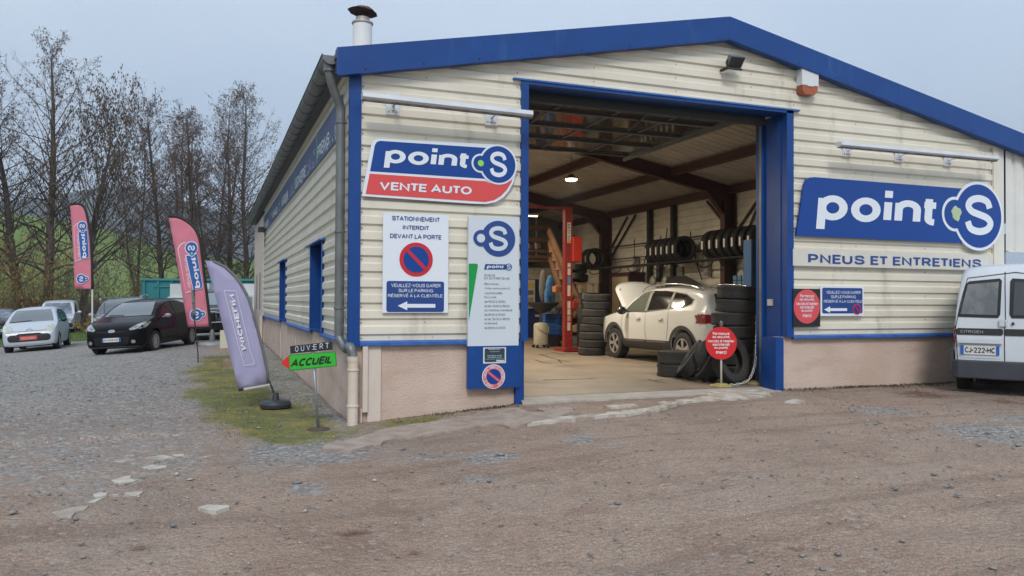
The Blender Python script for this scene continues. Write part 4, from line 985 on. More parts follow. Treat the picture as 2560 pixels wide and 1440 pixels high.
b = B(); FPb.poly(b, [(x0, z0), (x1, z0), (x1, z1), (x0, z1)], 0, .01); b.out("sign_board", c_black, r)
cx, cy = (x0+x1)/2, (z0+z1)/2+.02
c_soft = M("faded_red", (.60, .072, .085), .4)
b = B(); FPb.disc(b, cx, cy, (x1-x0)*.485, .003, .002, ry=(z1-z0)*.45); b.out("red_disc", c_soft, r)
SAFE = (("Par mesure", 34, .62), ("de sécurité,", 36, .41), ("l'accès à l'atelier", 53, .17), ("est interdit", 34, -.04), ("au public", 28, -.25), ("merci", 21, -.52))
def safety(root, S, cx, cy, rx, ry, off, mat):
    for txt, w_, yy in SAFE:
        b = B(); h = .125*ry*(1.25 if txt == "merci" else 1.0); S.text(b, txt, cx-rx*w_/64, cx+rx*w_/64, cy+yy*ry-h*.75, cy+yy*ry+h*.75, off, .022); b.out("lettering", mat, root)
safety(r, FPb, cx, cy, (x1-x0)*.485, (z1-z0)*.45, .006, c_white)
r = empty("parking_direction_sign", (7.6, YS, 1.3), "small blue parking sign with arrow and tiny no-parking disc beside the black board", "sign")
x0, x1 = fp(2051.5, 755)[0], fp(2159, 755)[0]; z0, z1 = fp(2105, 790)[1], fp(2105, 716.5)[1]
b = B(); FPb.poly(b, [(x0, z0), (x1, z0), (x1, z1), (x0, z1)], 0, .012); b.out("sign_board", c_white, r)
b = B(); FPb.poly(b, rrect(x0+.03, x1-.025, z0+.04, z1-.02, .03), .003, .002); b.out("blue_panel", c_navy, r)
line(r, FPb, "VEUILLEZ-VOUS GARER", 2065, 2151, 735, 727, c_white, .010, off=.006)
line(r, FPb, "SUR LE PARKING", 2077, 2139, 746, 738, c_white, .010, off=.006)
line(r, FPb, "RÉSERVÉ A LA CLIENTÈLE.", 2059, 2156, 757, 748, c_white, .010, off=.006)
arrow(r, FPb, fp(2060, 774)[0], fp(2117, 774)[0], fp(2090, 774)[1], .05, .006, c_white)
cx, cy = fp(2142, 773); noparking(r, FPb, cx, cy, .085, .006)

# --- side wall banner of five panels
SPn = Plane((-.02, 0, 0), (0, -1, 0), (0, 0, 1), (-1, 0, 0))
bnd = [on(a, b_, 0, -.02)[1] for a, b_ in ((843, 350), (790, 400), (735, 470), (703, 500), (680, 530), (660, 560))]
ws = ["FREINS", "GEOMETRIE", "AMORTISSEURS", "VIDANGE", "PNEUS"]
c_ban = M("banner_blue", (.014, .038, .15), .4); c_banw = M("banner_pale_print", (.42, .48, .60), .5); c_bang = M("banner_green_edge", (.10, .30, .22), .5)
lab = ["dark blue FREINS banner panel under the eave nearest the downpipe", "second dark blue banner panel from the downpipe under the eave", "third dark blue banner panel from the downpipe under the eave", "fourth dark blue banner panel from the downpipe, darkest print", "last dark blue banner panel under the eave at the far wall end"]
bnd[0] = .55
for k in range(5):
    ya, yb = bnd[k], bnd[k+1]; r = empty("banner_panel", (-.02, ya, 3.4), lab[k], "banner", "banner panels along the eave of the side wall")
    b = B(); SPn.poly(b, [(-yb+.02, 3.42), (-ya-.02, 3.42), (-ya-.02, 3.92), (-yb+.02, 3.92)], .0, .012); b.out("panel_sheet", c_ban, r)
    b = B(); SPn.poly(b, [(-yb+.02, 3.42), (-yb+.16, 3.42), (-yb+.16, 3.92), (-yb+.02, 3.92)], .003, .002); b.out("green_edge", c_bang, r)
    L = yb-ya; b = B(); SPn.text(b, ws[k], -yb+L*.08, -yb+L*.58, 3.48, 3.70, .005, .03); b.out("lettering", c_white, r)
    # pale scattered print of car parts
    b = B()
    for i in range(46):
        u = -yb+L*(.35+.6*rng.random()); t_ = (u+yb)/L; v = 3.45+(.10+.30*max(0, t_-.3))*rng.random(); q = .02+.035*rng.random(); a = rng.random()*3
        SPn.poly(b, [(u+q*math.cos(a+j*2*math.pi/5)*(1 if j % 2 else .6), v+q*.7*math.sin(a+j*2*math.pi/5)) for j in range(5)], .004+i*.00006, .001)
    b.out("pale_print", c_banw, r)["kind"] = "stuff"

# --- strip lights above the signs
c_alu = M("pale_aluminium", (.66, .69, .72), .3, metal=.25, n=(3, .3, .7), col2=(.55, .58, .62)); c_under = M("sooty_underside", (.055, .042, .036), .8, n=(7, .35, .65), col2=(.24, .21, .19))  # lamp undersides are dark brown, mottled with grey
def strip(pa, pb, plates, label, thick):
    yo = -.32
    A = on(*pa, 1, yo); Bq = on(*pb, 1, yo); mid = (A+Bq)/2
    r = empty("strip_light", tuple(mid), label, "light fixture", "strip lights above the signs")
    h = thick/2; prof = [(-.06, -h*.3), (-.055, h*.7), (.0, h), (.055, h*.8), (.06, -h*.2), (.03, -h*.8), (-.03, -h*.8)]
    d = Bq-A; bd = B(); bd.prism([A+np.array((0, p, q)) for p, q in prof], d); bd.out("lamp_housing", c_alu, r)
    bd = B(); bd.prism([A+np.array((0, p, q-.004)) for p, q in ((-.035, -h*.75), (.035, -h*.75), (.03, -h*.99), (-.03, -h*.99))], d); bd.out("lamp_underside", c_under, r)
    for px, py, ph in plates:
        q0 = on(px, py, 1, -.005); w = .085
        bd = B().box(q0[0]-w, q0[0]+w, -.012, .0, q0[2]-ph/2, q0[2]+ph/2); bd.out("wall_plate", c_alu, r)
        t = (q0[0]-A[0])/d[0]; pz = (A+d*t)[2]
        bd = B().bar((q0[0], -.01, q0[2]-.03), (q0[0], yo, pz), .03, .012).box(q0[0]-.018, q0[0]+.018, -.03, -.012, q0[2]-.08, q0[2]+.04); bd.out("bracket_arm", c_alu, r)
        bd = B()
        for dx_ in (-.05, 0, .05): bd.box(q0[0]+dx_-.008, q0[0]+dx_+.008, -.02, -.012, q0[2]-ph/2+.03, q0[2]-ph/2+.046)
        bd.out("plate_bolts", m_screw, r)["kind"] = "stuff"
strip((905, 240), (1329, 286), ((982, 260, .27), (1228, 290, .24)), "white strip light on two plates above the red and blue sign", .10)
strip((2097, 361), (2490, 397), ((2117, 372, .24), (2247, 386, .24), (2369, 397, .24)), "long white strip light on three plates above the large blue sign", .09)
# --- floodlight
q = on(1836, 152, 1, -.16)
r = empty("floodlight", tuple(q), "small dark grey floodlight tilted down under the gable peak", "floodlight")
c_fl = M("floodlight_grey", (.14, .155, .165), .45)
def tilt(S, k): return S
ax = np.array([.118, 0, 0]); n_ = np.array([.10, -.75, -.65]); n_ = n_/np.linalg.norm(n_); ax = ax-n_*np.dot(ax, n_); u_ = np.cross(ax/np.linalg.norm(ax), n_); u_ = u_*.085*(1 if u_[2] > 0 else -1)
b = B(); c_ = q
front = [c_+n_*.05+s*ax*1.1+t*u_ for s, t in ((-1, -1), (1, -1), (1, 1), (-1, 1))]; back = [c_-n_*.06+s*ax*.8+t*u_*.75 for s, t in ((-1, -1), (1, -1), (1, 1), (-1, 1))]
b.add(front+back, [(0, 1, 2, 3), (7, 6, 5, 4), (0, 4, 5, 1), (1, 5, 6, 2), (2, 6, 7, 3), (3, 7, 4, 0)]); b.out("lamp_body", c_fl, r)
b = B(); b.prism([c_+n_*.052+s*ax*1.0+t*u_*.88 for s, t in ((-1, -1), (1, -1), (1, 1), (-1, 1))], n_*.006); b.out("lamp_glass", M("dim_glass", (.05, .045, .045), .1), r)
b = B(); b.box(c_[0]-.14, c_[0]-.10, -.16, .0, c_[2]-.13, c_[2]-.10).box(c_[0]-.14, c_[0]+.12, -.19, -.15, c_[2]-.13, c_[2]-.11).bar((c_[0]-.12, -.16, c_[2]-.12), (c_[0]-.12, -.16, c_[2]), .02, .03); b.out("lamp_bracket", m_dark, r)
# --- alarm siren
q = on(2018, 204, 1, -.06)
r = empty("alarm_siren", (q[0], 0, q[2]), "white alarm siren box with an orange lens below the fascia", "alarm")
x, z = q[0], q[2]; w, h, d = .155, .215, .13
b = B(); pts = [(x-w, z-h*.35), (x-w, z+h*.78), (x-w*.6, z+h*.95), (x, z+h), (x+w*.6, z+h*.95), (x+w, z+h*.78), (x+w, z-h*.35)]
b.prism([(px, .0, pz) for px, pz in pts], (0, -d, 0)); b.out("siren_case", M("siren_white", (.60, .63, .66), .4), r)
b = B(); pts = [(x-w*.95, z-h*.35), (x+w*.95, z-h*.35), (x+w*.9, z-h*.75), (x+w*.55, z-h*.98), (x-w*.55, z-h*.98), (x-w*.9, z-h*.75)]
b.prism([(px, .0, pz) for px, pz in pts], (0, -d*.95, 0)); b.out("siren_lens", M("orange_lens", (.33, .085, .03), .3), r)
b = B(); b.box(x-.06, x+.06, -d-.006, -d, z-h*.42, z-h*.26).out("siren_badge", M("siren_white"), r)
# --- small camera and cables at the far end of the eave
q = on(655, 575, 0, -.1)
r = empty("security_camera", tuple(q), "small black security camera under the far end of the gutter", "camera")
b = B(); b.box(-.22, -.05, q[1]-.35, q[1]+.1, q[2]-.07, q[2]+.07); b.out("camera_body", m_dark, r); B().tube([(-.1, q[1], q[2]), (.0, q[1]+.1, q[2]-.1), (-.01, q[1], q[2]-.5)], .015, 5).out("cable", m_dark, r)
# ------------------------------------------------------------------ flags and free-standing signs
class At:
    """flat sheet facing the road at a given distance: photo points are laid out on it in real metres"""
    def __init__(s, D): s.D = D
    def p(s, a, b, off=0.0, bend=0.0): return at(a, b, s.D-off)
    def poly(s, bd, pts, off, th=.003): 
        P = [s.p(a, b, off) for a, b in pts]; return bd.prism(P, FW*th)
    def text(s, bd, txt, O, A, H, off, bold=.04):
        V, F, asp = text2d(txt, bold)
        return bd.add([s.p(O[0]+A[0]*a+H[0]*b, O[1]+A[1]*a+H[1]*b, off) for a, b in V], F)
    def disc(s, bd, cx, cy, r, off, th=.003, n=28, ry=None): return s.poly(bd, [(cx+r*math.cos(2*math.pi*k/n), cy+(ry or r)*math.sin(2*math.pi*k/n)) for k in range(n)], off, th)
def cloth(name, S, pts, mat, root, off=0.0, th=.003, amp=.02, wl=.5):
    """a filled outline with gentle folds"""
    P = [np.array(p, float) for p in pts]; Q = []
    k_ = FPX/S.D
    for i in range(len(P)):
        p, q = P[i], P[(i+1) % len(P)]; n = max(1, int(np.linalg.norm(q-p)/(k_*.12)))
        for k in range(n): Q.append(p+(q-p)*k/n)
    mn, mx2 = np.min(Q, 0), np.max(Q, 0); st = k_*.14; ins = []
    QX = np.array(Q)
    for x in np.arange(mn[0], mx2[0], st):
        for y in np.arange(mn[1], mx2[1], st):
            if inpoly(np.array([x]), np.array([y]), QX)[0] and np.min(np.hypot(QX[:, 0]-x, QX[:, 1]-y)) > st*.4: ins.append(Vector((x, y)))
    r = delaunay_2d_cdt([Vector(q) for q in Q]+ins, [], [list(range(len(Q)))], 1, 1e-5)
    def w(x, y): return amp*math.sin((x*.8+y*.35)/(k_*wl)*2*math.pi*.5)+amp*.6*math.sin((y*.9-x*.5)/(k_*wl)*2+1)
    bd = B(); bd.add([S.p(v.x, v.y, off+w(v.x, v.y)) for v in r[0]], [tuple(f) for f in r[2]])
    o = bd.out(name, mat, root, smooth=True); 
    md = o.modifiers.new("thick", 'SOLIDIFY'); md.thickness = th; return o, w
c_pink = M("pink_cloth", (.60, .19, .255), .8, n=(3, .3, .7), col2=(.54, .165, .225)); c_sleeve = M("black_sleeve", (.012, .011, .012), .7); c_lilac = M("lilac_cloth", (.345, .33, .505), .8, n=(2, .3, .7), col2=(.31, .295, .455))
c_fw = M("flag_white", (.68, .66, .74), .8); c_fb = M("flag_blue", (.025, .10, .34), .8); c_fd = M("flag_dot", (.30, .55, .42), .8); c_gsleeve = M("grey_sleeve", (.13, .13, .14), .7)
def emblem(S, root, cx, cy, R, dx, dy, r, off, flip=True):
    b = B(); S.disc(b, cx, cy, R*1.14, off); S.disc(b, cx+dx, cy+dy, r+R*.14, off-.001); b.out("emblem_border", c_fw, root)
    b = B(); S.disc(b, cx, cy, R, off+.005); S.disc(b, cx+dx, cy+dy, r, off+.004); b.out("emblem_disc", c_fb, root)
    b = B(); S.disc(b, cx+dx, cy+dy, r*.45, off+.009, n=12); b.out("emblem_dot", c_fd, root)
def pink_flag(D, label, outline, sleeve, em1, field, outl, t1, t2, em2):
    S = At(D); r = empty("feather_flag", tuple(at(outline[0][0], outline[0][1]+200, D)), label, "flag", "pink feather flags in the car yard")
    cloth("flag_cloth", S, outline, c_pink, r, amp=.006)
    b = B(); b.tube(catmull([S.p(x, y, .0) for x, y in sleeve], 4), .042, 6); b.out("pole_sleeve", c_sleeve, r, smooth=True)
    o = .028
    b = B(); S.poly(b, outl, o-.004); b.out("print_border", c_fw, r)
    k = FPX/D; cx_, cy_ = np.mean(outl, 0)
    b = B(); S.poly(b, [(x+(cx_-x)*.09, y+(cy_-y)*.035) for x, y in outl], o); b.out("print_inner", c_pink, r)
    fx, fy = np.mean(field, 0); b = B(); S.poly(b, [(x+(x-fx)*.10, y+(y-fy)*.04) for x, y in field], o+.003); b.out("print_border", c_fw, r)
    b = B(); S.poly(b, field, o+.007); b.out("blue_field", c_fb, r)
    emblem(S, r, *em1, o+.010); emblem(S, r, *em2, o)
    cx, cy, R = em1[:3]; b = B(); S.text(b, "S", (cx-R*.62, cy+R*.45), (0, -R*.9), (R*1.2, 0), o+.022, .028); b.out("lettering", c_fw, r)
    cx, cy, R = em2[:3]; b = B(); S.text(b, "S", (cx+R*.45, cy+R*.62), (-R*.9, 0), (0, -R*1.2), o+.012, .028); b.out("lettering", c_fw, r)
    b = B(); S.text(b, "point", *t1, o+.012, .035); b.out("lettering", c_fw, r)
    b = B(); S.text(b, "VENTE AUTO", *t2, o+.005, .015); b.out("lettering", c_fw, r)
    return r, S
r, S = pink_flag(27.5, "farther pink feather flag left of the black hatchback, on a thin white pole",
    [(175, 510.6), (190, 509), (201, 512), (211, 524), (217, 545), (224.5, 591), (229, 655), (230.5, 722.7), (186.7, 721.5), (184.3, 655), (179.4, 567.5)],
    [(175, 511), (192, 508.5), (204, 512), (213, 523), (219, 545), (226.5, 591), (230, 655), (230.8, 723)],
    (205.6, 565, 11, .9, 11.5, 4.6), [(196, 580.6), (218, 576), (222, 643), (202, 648)], [(184, 567), (191, 559), (199, 556), (203, 648), (188, 655)],
    ((205.5, 645), (-5.5, -60), (13.5, -1.2)), ((194.5, 644), (-3.2, -58), (6.5, -.6)), (203, 697, 11, 12.5, -.8, 5))
p0 = S.p(230.8, 723); base = gpt(230, 861, -.36); zb = gz(*base)
q = at(230.5, 861, 27.5); zb = gz(q[0], q[1])
b = B().tube([p0, (q[0], q[1], zb+.35)], .028, 8); b.out("pole", M("white_pole", (.62, .62, .60), .4), r); b = B().tube([(q[0], q[1], zb+.36), (q[0], q[1], zb-.05)], .034, 8); b.out("pole_foot", c_sleeve, r)
r, S = pink_flag(23.8, "nearer pink feather flag on a grey weighted base beside the lilac flag",
    [(421.5, 542.7), (443, 542.5), (460, 550), (472.5, 559), (484, 570), (492, 584), (499, 611), (507.5, 684), (519, 772), (525.5, 817), (470, 818), (458, 751), (437.5, 626)],
    [(421.5, 541), (443, 541.5), (461, 549), (475, 559), (487, 571), (495, 586), (502, 612), (510.5, 684), (521.5, 772), (527, 832)],
    (478.5, 620, 14.8, .8, 13.5, 6), [(465.5, 640), (492, 635), (506.5, 715), (503, 720), (483.5, 725)], [(444, 622), (450, 611), (463, 604), (471, 640), (484, 728), (465, 733)],
    ((488.5, 721), (-14.5, -76), (16.5, -3)), ((470, 720), (-9.5, -74), (7.5, -1.4)), (490.5, 787, 14.5, 16, -2, 6.3))
q = at(530, 868, 23.8); zb = gz(q[0], q[1])
pt = S.p(527, 832); b = B().tube([pt, (q[0], q[1], zb+.4)], .02, 8); b.out("pole", m_zinc, r)
m_gp = M("grey_plastic", (.25, .26, .28), .5); b = B().lathe([(.09, .05), (.085, .25), (.06, .45), (.03, .50)], (q[0], q[1], zb), n=14); b.out("base_cone", M("dark_grey_plastic", (.13, .14, .15), .5), r, smooth=30)
b = B().lathe([(.39, -.03), (.41, .03), (.38, .10), (.1, .13)], (q[0], q[1], zb), n=24); b.out("base_disc", m_gp, r, smooth=30)
# lilac flag, leaning, its tyre-brand name seen from the back
D = 10.65; S = At(D); q0 = at(689, 1018, D)
r = empty("feather_flag", tuple(q0), "leaning lilac feather flag with mirrored MICHELIN lettering on a black round base", "flag")
outl = [(513, 648.5), (538, 655), (562, 668), (583, 688), (600, 710), (614, 736), (628, 778), (640, 818), (654, 871), (666, 926), (668, 960), (596, 971.5), (576, 891), (543.7, 760)]
cloth("flag_cloth", S, outl, c_lilac, r, amp=.006)
b = B(); slv = [(512, 645.5), (524, 647), (541, 653), (566, 665), (588, 685.5), (605, 707.5), (619.6, 733.7), (634, 777.5), (646.5, 818), (660.5, 871), (672, 926), (675, 961)]
P = [(x-7*(i > 1), y+3.5*(i > 1)) for i, (x, y) in enumerate(slv)]
cloth("pole_sleeve", S, slv+P[::-1], c_gsleeve, r, off=.008, amp=.0)
S.poly(B(), [(0, 0), (1, 0), (1, 1)], 0)
b = B(); S.poly(b, [(510, 641.5), (524, 643.5), (523, 650), (511, 649)], .02, .02); S.poly(b, [(596, 972), (608, 971), (609, 976.5), (597, 979)], .03, .02); b.out("end_cap", c_sleeve, r)
b = B(); S.poly(b, [(608, 970), (674, 959), (675, 963), (609, 976)], .02, .012); b.out("lower_sleeve", M("pale_sleeve", (.45, .44, .42), .7), r)
b = B(); b.tube([S.p(672, 950, .0), S.p(682, 975, .0), S.p(687, 992, 0)], .012, 8); b.out("pole", m_dark, r)
def pxline(bd, S, pts, w, off):
    for (a, b_), (c, d) in zip(pts[:-1], pts[1:]):
        L = math.hypot(c-a, d-b_); nx_, ny_ = -(d-b_)/L*w/2, (c-a)/L*w/2; S.poly(bd, [(a+nx_, b_+ny_), (c+nx_, d+ny_), (c-nx_, d-ny_), (a-nx_, b_-ny_)], off, .001)
b = B(); pxline(b, S, [(560, 726), (590, 727.5), (626, 878)], 1.0, .03); pxline(b, S, [(560, 726), (604, 892)], 1.0, .031); pxline(b, S, [(575, 750), (608, 890)], .9, .032); pxline(b, S, [(611, 914), (636.5, 910)], .9, .033); pxline(b, S, [(604, 892), (611, 914)], .9, .034); pxline(b, S, [(626, 878), (636.5, 910)], .9, .035)
b.out("print_frame", c_fw, r)
b = B(); S.text(b, "MICHELIN", (604, 876), (-31, -139), (12.5, -3), .032, .042); b.out("lettering", c_fw, r)
gq = gz(q0[0], q0[1])
b = B().lathe([(.155, -.01), (.205, .03), (.21, .07), (.18, .11), (.05, .13), (.035, .22)], (q0[0], q0[1], gq), n=28); b.out("base_disc", M("black_plastic", (.028, .032, .040), .45), r, smooth=30)
e_ = S.p(687, 992, 0); b = B().tube([e_, (q0[0], q0[1], gq+.2)], .03, 8); b.out("base_joint", m_dark, r)
# bare metal stake
q = gpt(496, 906, -.15); Dk = float(np.dot(np.array([q[0]-CAMX, q[1]-CAMY, -.15-EYE]), FW))
r = empty("flag_stake", (q[0], q[1], gz(*q)), "thin bare metal flag pole standing in the gravel before the nearer pink flag", "pole")
b = B().tube([at(482.7, 725, Dk), at(486.5, 800, Dk)], [.05, .028], 6); b.out("pole_blade", M("shiny_steel", (.45, .45, .46), .25, metal=.8, n=(4, .4, .6), col2=(.05, .05, .055)), r)
b = B().tube([at(486.5, 800, Dk), at(495, 885, Dk), (q[0], q[1], gz(*q)-.1)], [.016, .014, .014], 6); b.out("pole_rod", m_dark, r)
# small things by the flag
q = at(572, 928, 17.0); g0 = gz(q[0], q[1])
r = tag(B().box(q[0]-.14, q[0]+.14, q[1]-.08, q[1]+.08, g0-.01, g0+.06).out("wood_block", M("weathered_wood", (.30, .21, .13), .85, n=(8, .3, .7), col2=(.20, .13, .08)), origin=(q[0], q[1], g0)), "short weathered wood block on the moss behind the lilac flag", "wood")
r = tag(B().tube([(q[0]+.07, q[1], g0+.06), (q[0]+.07, q[1]+.02, g0+.42)], .012, 6).out("steel_rod", m_dark, origin=(q[0]+.07, q[1], g0)), "thin black steel rod standing on the wood block behind the lilac flag", "rod")
q = at(562, 840, 22.5); g0 = gz(q[0], q[1])
r = tag(B().box(q[0]-.13, q[0]+.10, q[1]-.05, q[1]+.05, g0-.01, g0+.52).out("sign_board", M("pale_yellow_board", (.56, .53, .42), .7)), "small pale upright board on the gravel behind the lilac flag", "board")

# ---------------- reception sign
q0 = gpt(796, 1071, -.2); g0 = gz(*q0); D = float(np.dot(np.array([q0[0]-CAMX, q0[1]-CAMY, g0-EYE]), FW)); S = At(D)
r = empty("reception_sign", (q0[0], q0[1], g0), "green ACCUEIL arrow sign with a black OUVERT plate on a thin galvanised post", "sign")
c_bg = M("bright_green", (.030, .42, .032), .4); c_bred = M("bright_red", (.60, .02, .025), .4)
b = B(); S.poly(b, [(722, 886.8), (839, 878.2), (842, 915.6), (723.7, 927.7)], 0, .01); b.out("sign_board", M("board_edge_green", (.03, .20, .04), .5), r)
b = B(); S.poly(b, [(724, 889), (837.5, 880.6), (840, 913.6), (725.6, 925)], .004, .003); b.out("green_panel", c_bg, r)
b = B(); S.poly(b, [(701.3, 907), (722, 889), (723.5, 924.5)], .0, .01); b.out("red_arrow", c_bred, r)
b = B(); S.text(b, "ACCUEIL", (725.5, 918.5), (102, -10.5), (6.5, -22), .008, .042); b.out("lettering", M("black_print", (.008, .008, .008), .5), r)
b = B(); S.poly(b, [(725, 865.3), (830.5, 853.7), (831.8, 873.9), (725.9, 884.6)], 0, .006); b.out("name_plate", M("slate_plate", (.015, .02, .028), .4), r)
for ch_, x, y in zip("OUVERT", (738, 752.5, 766.5, 784, 799.5, 814), (879.5, 877.8, 876.2, 874.3, 872.6, 871)):
    b = B(); S.text(b, ch_, (x, y), (8 if ch_ != 'V' else 9, -.8), (-.3, -13.5), .006, .0); b.out("lettering", c_white, r)
b = B(); S.disc(b, 780.8, 866, .8, .008); S.disc(b, 781.2, 874, .8, .008); S.disc(b, 782, 883, 1.0, .008); S.disc(b, 783.5, 923, 1.0, .012); b.out("rivets", c_white, r)["kind"] = "stuff"
top = S.p(781, 866, -.045); b = B(); b.tube([top, (q0[0], q0[1], g0)], .018, 10); b.out("post", M("galvanised", (.34, .37, .39), .4, metal=.5, n=(6, .3, .7), col2=(.24, .26, .28)), r, smooth=True)
b = B().lathe([(.125, .0), (.13, .012), (.125, .022), (.085, .024), (.08, .030), (.05, .034), (.03, .036)], (q0[0], q0[1], g0), n=28); b.out("base_plate", M("brown_iron", (.10, .062, .048), .7, n=(10, .3, .7), col2=(.055, .04, .035)), r, smooth=30)

# ---------------- bay door stanchions with chain
def stanchion(px, py, top_py, lab, disc):
    q = on(px, py, 2, .0); r = empty("chain_post", (q[0], q[1], 0), lab, "stanchion", "chain posts at the bay door")
    D = float(np.dot(np.array([q[0]-CAMX, q[1]-CAMY, -EYE]), FW)); h = at(px, top_py, D)[2]
    B().lathe([(.17, .0), (.175, .012), (.165, .026), (.10, .030), (.095, .045), (.03, .05)], (q[0], q[1], 0), n=26).out("base_plate", M("worn_yellow", (.42, .35, .11), .6, n=(8, .3, .7), col2=(.25, .2, .08)), r, smooth=30)
    B().tube([(q[0], q[1], .03), (q[0], q[1], h)], .016, 8).out("post", M("post_white" if disc else "post_grey", (.62, .60, .57) if disc else (.22, .2, .18), .5), r, smooth=True)
    B().lathe([(.018, 0), (.026, .02), (.026, .07), (.012, .09)], (q[0], q[1], h-.03), n=10).out("post_cap", m_zinc, r)
    return r, q, D, h
r, q1, D1, h1 = stanchion(1803, 966, 812, "white chain post with a round red safety notice at the bay door", True)
S = At(D1-.03); b = B(); S.disc(b, 1803, 858, 39, 0, .006, 40, ry=41); b.out("notice_disc", M("notice_red", (.56, .016, .022), .35), r)
for txt, w_, yy in SAFE:
    b = B(); h = 4.6*(1.3 if txt == "merci" else 1.0); S.text(b, txt, (1803-w_*.62, 858-yy*41+h*.55+2.5), (w_*1.24, 0), (0, -h*1.6), .006, .024); b.out("lettering", M("white_print", (.72, .72, .72), .5), r)
r2, q2, D2, h2 = stanchion(1892, 960, 812, "bare grey chain post on a yellow base behind the door jamb", False)
# plastic chain: hangs loose to the floor between the posts
r = empty("plastic_chain", (q2[0], q2[1], 0), "white plastic chain trailing on the floor between the two posts", "chain")
path = [np.array(p) for p in [(q2[0], q2[1]-.02, h2-.10), (q2[0]+.06, q2[1]-.03, h2-.32), (q2[0]+.09, q2[1]-.04, h2-.50), (q2[0]+.03, q2[1]-.03, h2-.42), (q2[0]-.02, q2[1]-.02, h2-.15), (q2[0]-.03, q2[1]-.03, .62), (q2[0]-.08, q2[1]-.05, .30), (q2[0]-.22, q2[1]-.08, .08), (q2[0]-.45, q2[1]-.1, .02), (q1[0]+.15, q1[1]-.0, .02)]]
cp = catmull(path, 10); dist = 0; last = cp[0]; k = 0; c_chain = M("chain_white", (.62, .62, .60), .4)
link = None
for p in cp[1:]:
    if np.linalg.norm(p-last) < .052: continue
    d = (p-last)/np.linalg.norm(p-last); side = np.cross(d, (0, 0, 1) if k % 2 else (.3, .9, .1)); side = side/(np.linalg.norm(side)+1e-9); mid = (p+last)/2
    pts = [mid+d*.034*math.cos(t)+side*.016*math.sin(t) for t in np.linspace(0, 2*math.pi, 11)]
    B().tube(pts, .0052, 4, cap=False).out("chain_link", c_chain, r); last = p; k += 1
# ------------------------------------------------------------------ tyres
m_rub = M("tyre_rubber", (.030, .028, .027), .75, n=(3, .3, .7), col2=(.020, .019, .019), b=(30, .3, .006))
m_rubdust = M("dusty_rubber", (.044, .041, .038), .82, n=(2.5, .35, .7), col2=(.020, .019, .018), b=(24, .5, .008))
m_rubnew = M("new_rubber", (.018, .017, .017), .6, b=(30, .3, .006))
def tyre_prof(R, w, rim):
    h = w/2; g = .008; P = [(rim, -h*.62), (rim+.02, -h*.80), ((R+rim)/2, -h), (R*.95, -h*.93), (R*.985, -h*.82)]
    for t in (-.58, -.2, .2, .58): P += [(R, h*(t-.13)), (R-g, h*(t-.12)), (R-g, h*(t-.04)), (R, h*(t-.03))]
    P += [(R, h*.72), (R*.985, h*.82), (R*.95, h*.93), ((R+rim)/2, h), (rim+.02, h*.80), (rim, h*.62), (rim+.005, h*.5), (R-.035, h*.72), (R-.022, 0), (R-.035, -h*.72), (rim+.005, -h*.5)]
    return P
_tm = {}
def tyre(name, loc, ax, R=.32, w=.2, rim=.2, mat=None, label=None, group=None, tread=False, parts=None):
    mat = mat or m_rub; key = (R, w, rim, mat.name, tread)
    if key not in _tm:
        b = B().lathe(tyre_prof(R, w, rim), (0, 0, 0), (0, 0, 1), 40, closed=True)
        if tread:
            nb = 52
            for k in range(nb):
                a = 2*math.pi*k/nb; c, s = math.cos(a), math.sin(a)
                for sd in (-1, 1):
                    b.obox((c*(R-.0), s*(R-.0), sd*w*.34), (c*.006, s*.006, 0), (-s*.011, c*.011, 0), (0, 0, w*.11))
        o = b.out(name, mat, smooth=38); _tm[key] = o.data
        o.name = name
    else:
        o = bpy.data.objects.new(name, _tm[key]); COL.objects.link(o)
    z = Vector(ax).normalized(); o.rotation_mode = 'QUATERNION'; q = z.to_track_quat('Z', 'Y'); o.rotation_quaternion = q @ Matrix.Rotation(random.random()*6, 4, 'Z').to_quaternion()
    o.location = loc; tag(o, label, "tyre", group); return o
ordn = ["bottom", "second", "third", "fourth", "fifth", "sixth", "seventh", "eighth", "ninth"]
# tall stack left of the car
q = on(1478, 890, 2, 0); cx, cy = q[0]+.27, q[1]+.32
for k in range(8):
    nm = ["bottom tyre", "second tyre from the floor", "third tyre from the floor", "fourth tyre from the floor", "fourth tyre from the top", "third tyre from the top", "second tyre from the top", "top tyre"][k]
    tyre("tyre", (cx-.10+.022*k+random.uniform(-.02, .02), cy+random.uniform(-.02, .02), .10+k*.182), (random.uniform(-.02, .02), random.uniform(-.03, .01), 1), .325, .186, .2, m_rubdust, f"{nm} of the tall stack in front of the white car", "tyres stacked in front of the white car")
# stack by the door
P0 = at(1838, 900, 13.35); cx, cy = P0[0], P0[1]
for k in range(7):
    nm = ["bottom tyre", "second tyre from the floor", "third tyre from the floor", "middle tyre", "third tyre from the top", "second tyre from the top", "top tyre"][k]
    dx = [0, .0, -.01, -.02, -.04, .06, .10][k]
    tyre("tyre", (cx+dx, cy+random.uniform(-.02, .02), .115+k*.222), (.0, random.uniform(-.02, .02), 1) if k < 5 else (random.uniform(.02, .05), -.02, 1), .36 if k < 5 else .375, .222, .21, m_rubdust, f"{nm} of the leaning stack behind the red notice", "tyres stacked behind the red notice", tread=k > 3)
# two lying tyres
q = on(1697, 945, 2, 0); cx, cy = q[0]+.16, q[1]+.31
for k in range(2):
    tyre("tyre", (cx+.01*k, cy, .11+k*.222), (0, .01, 1), .335, .22, .2, m_rubdust, ["lower of the two tyres lying flat left of the red notice", "upper of the two tyres lying flat left of the red notice"][k], "tyres lying flat by the leaning ones", tread=True)
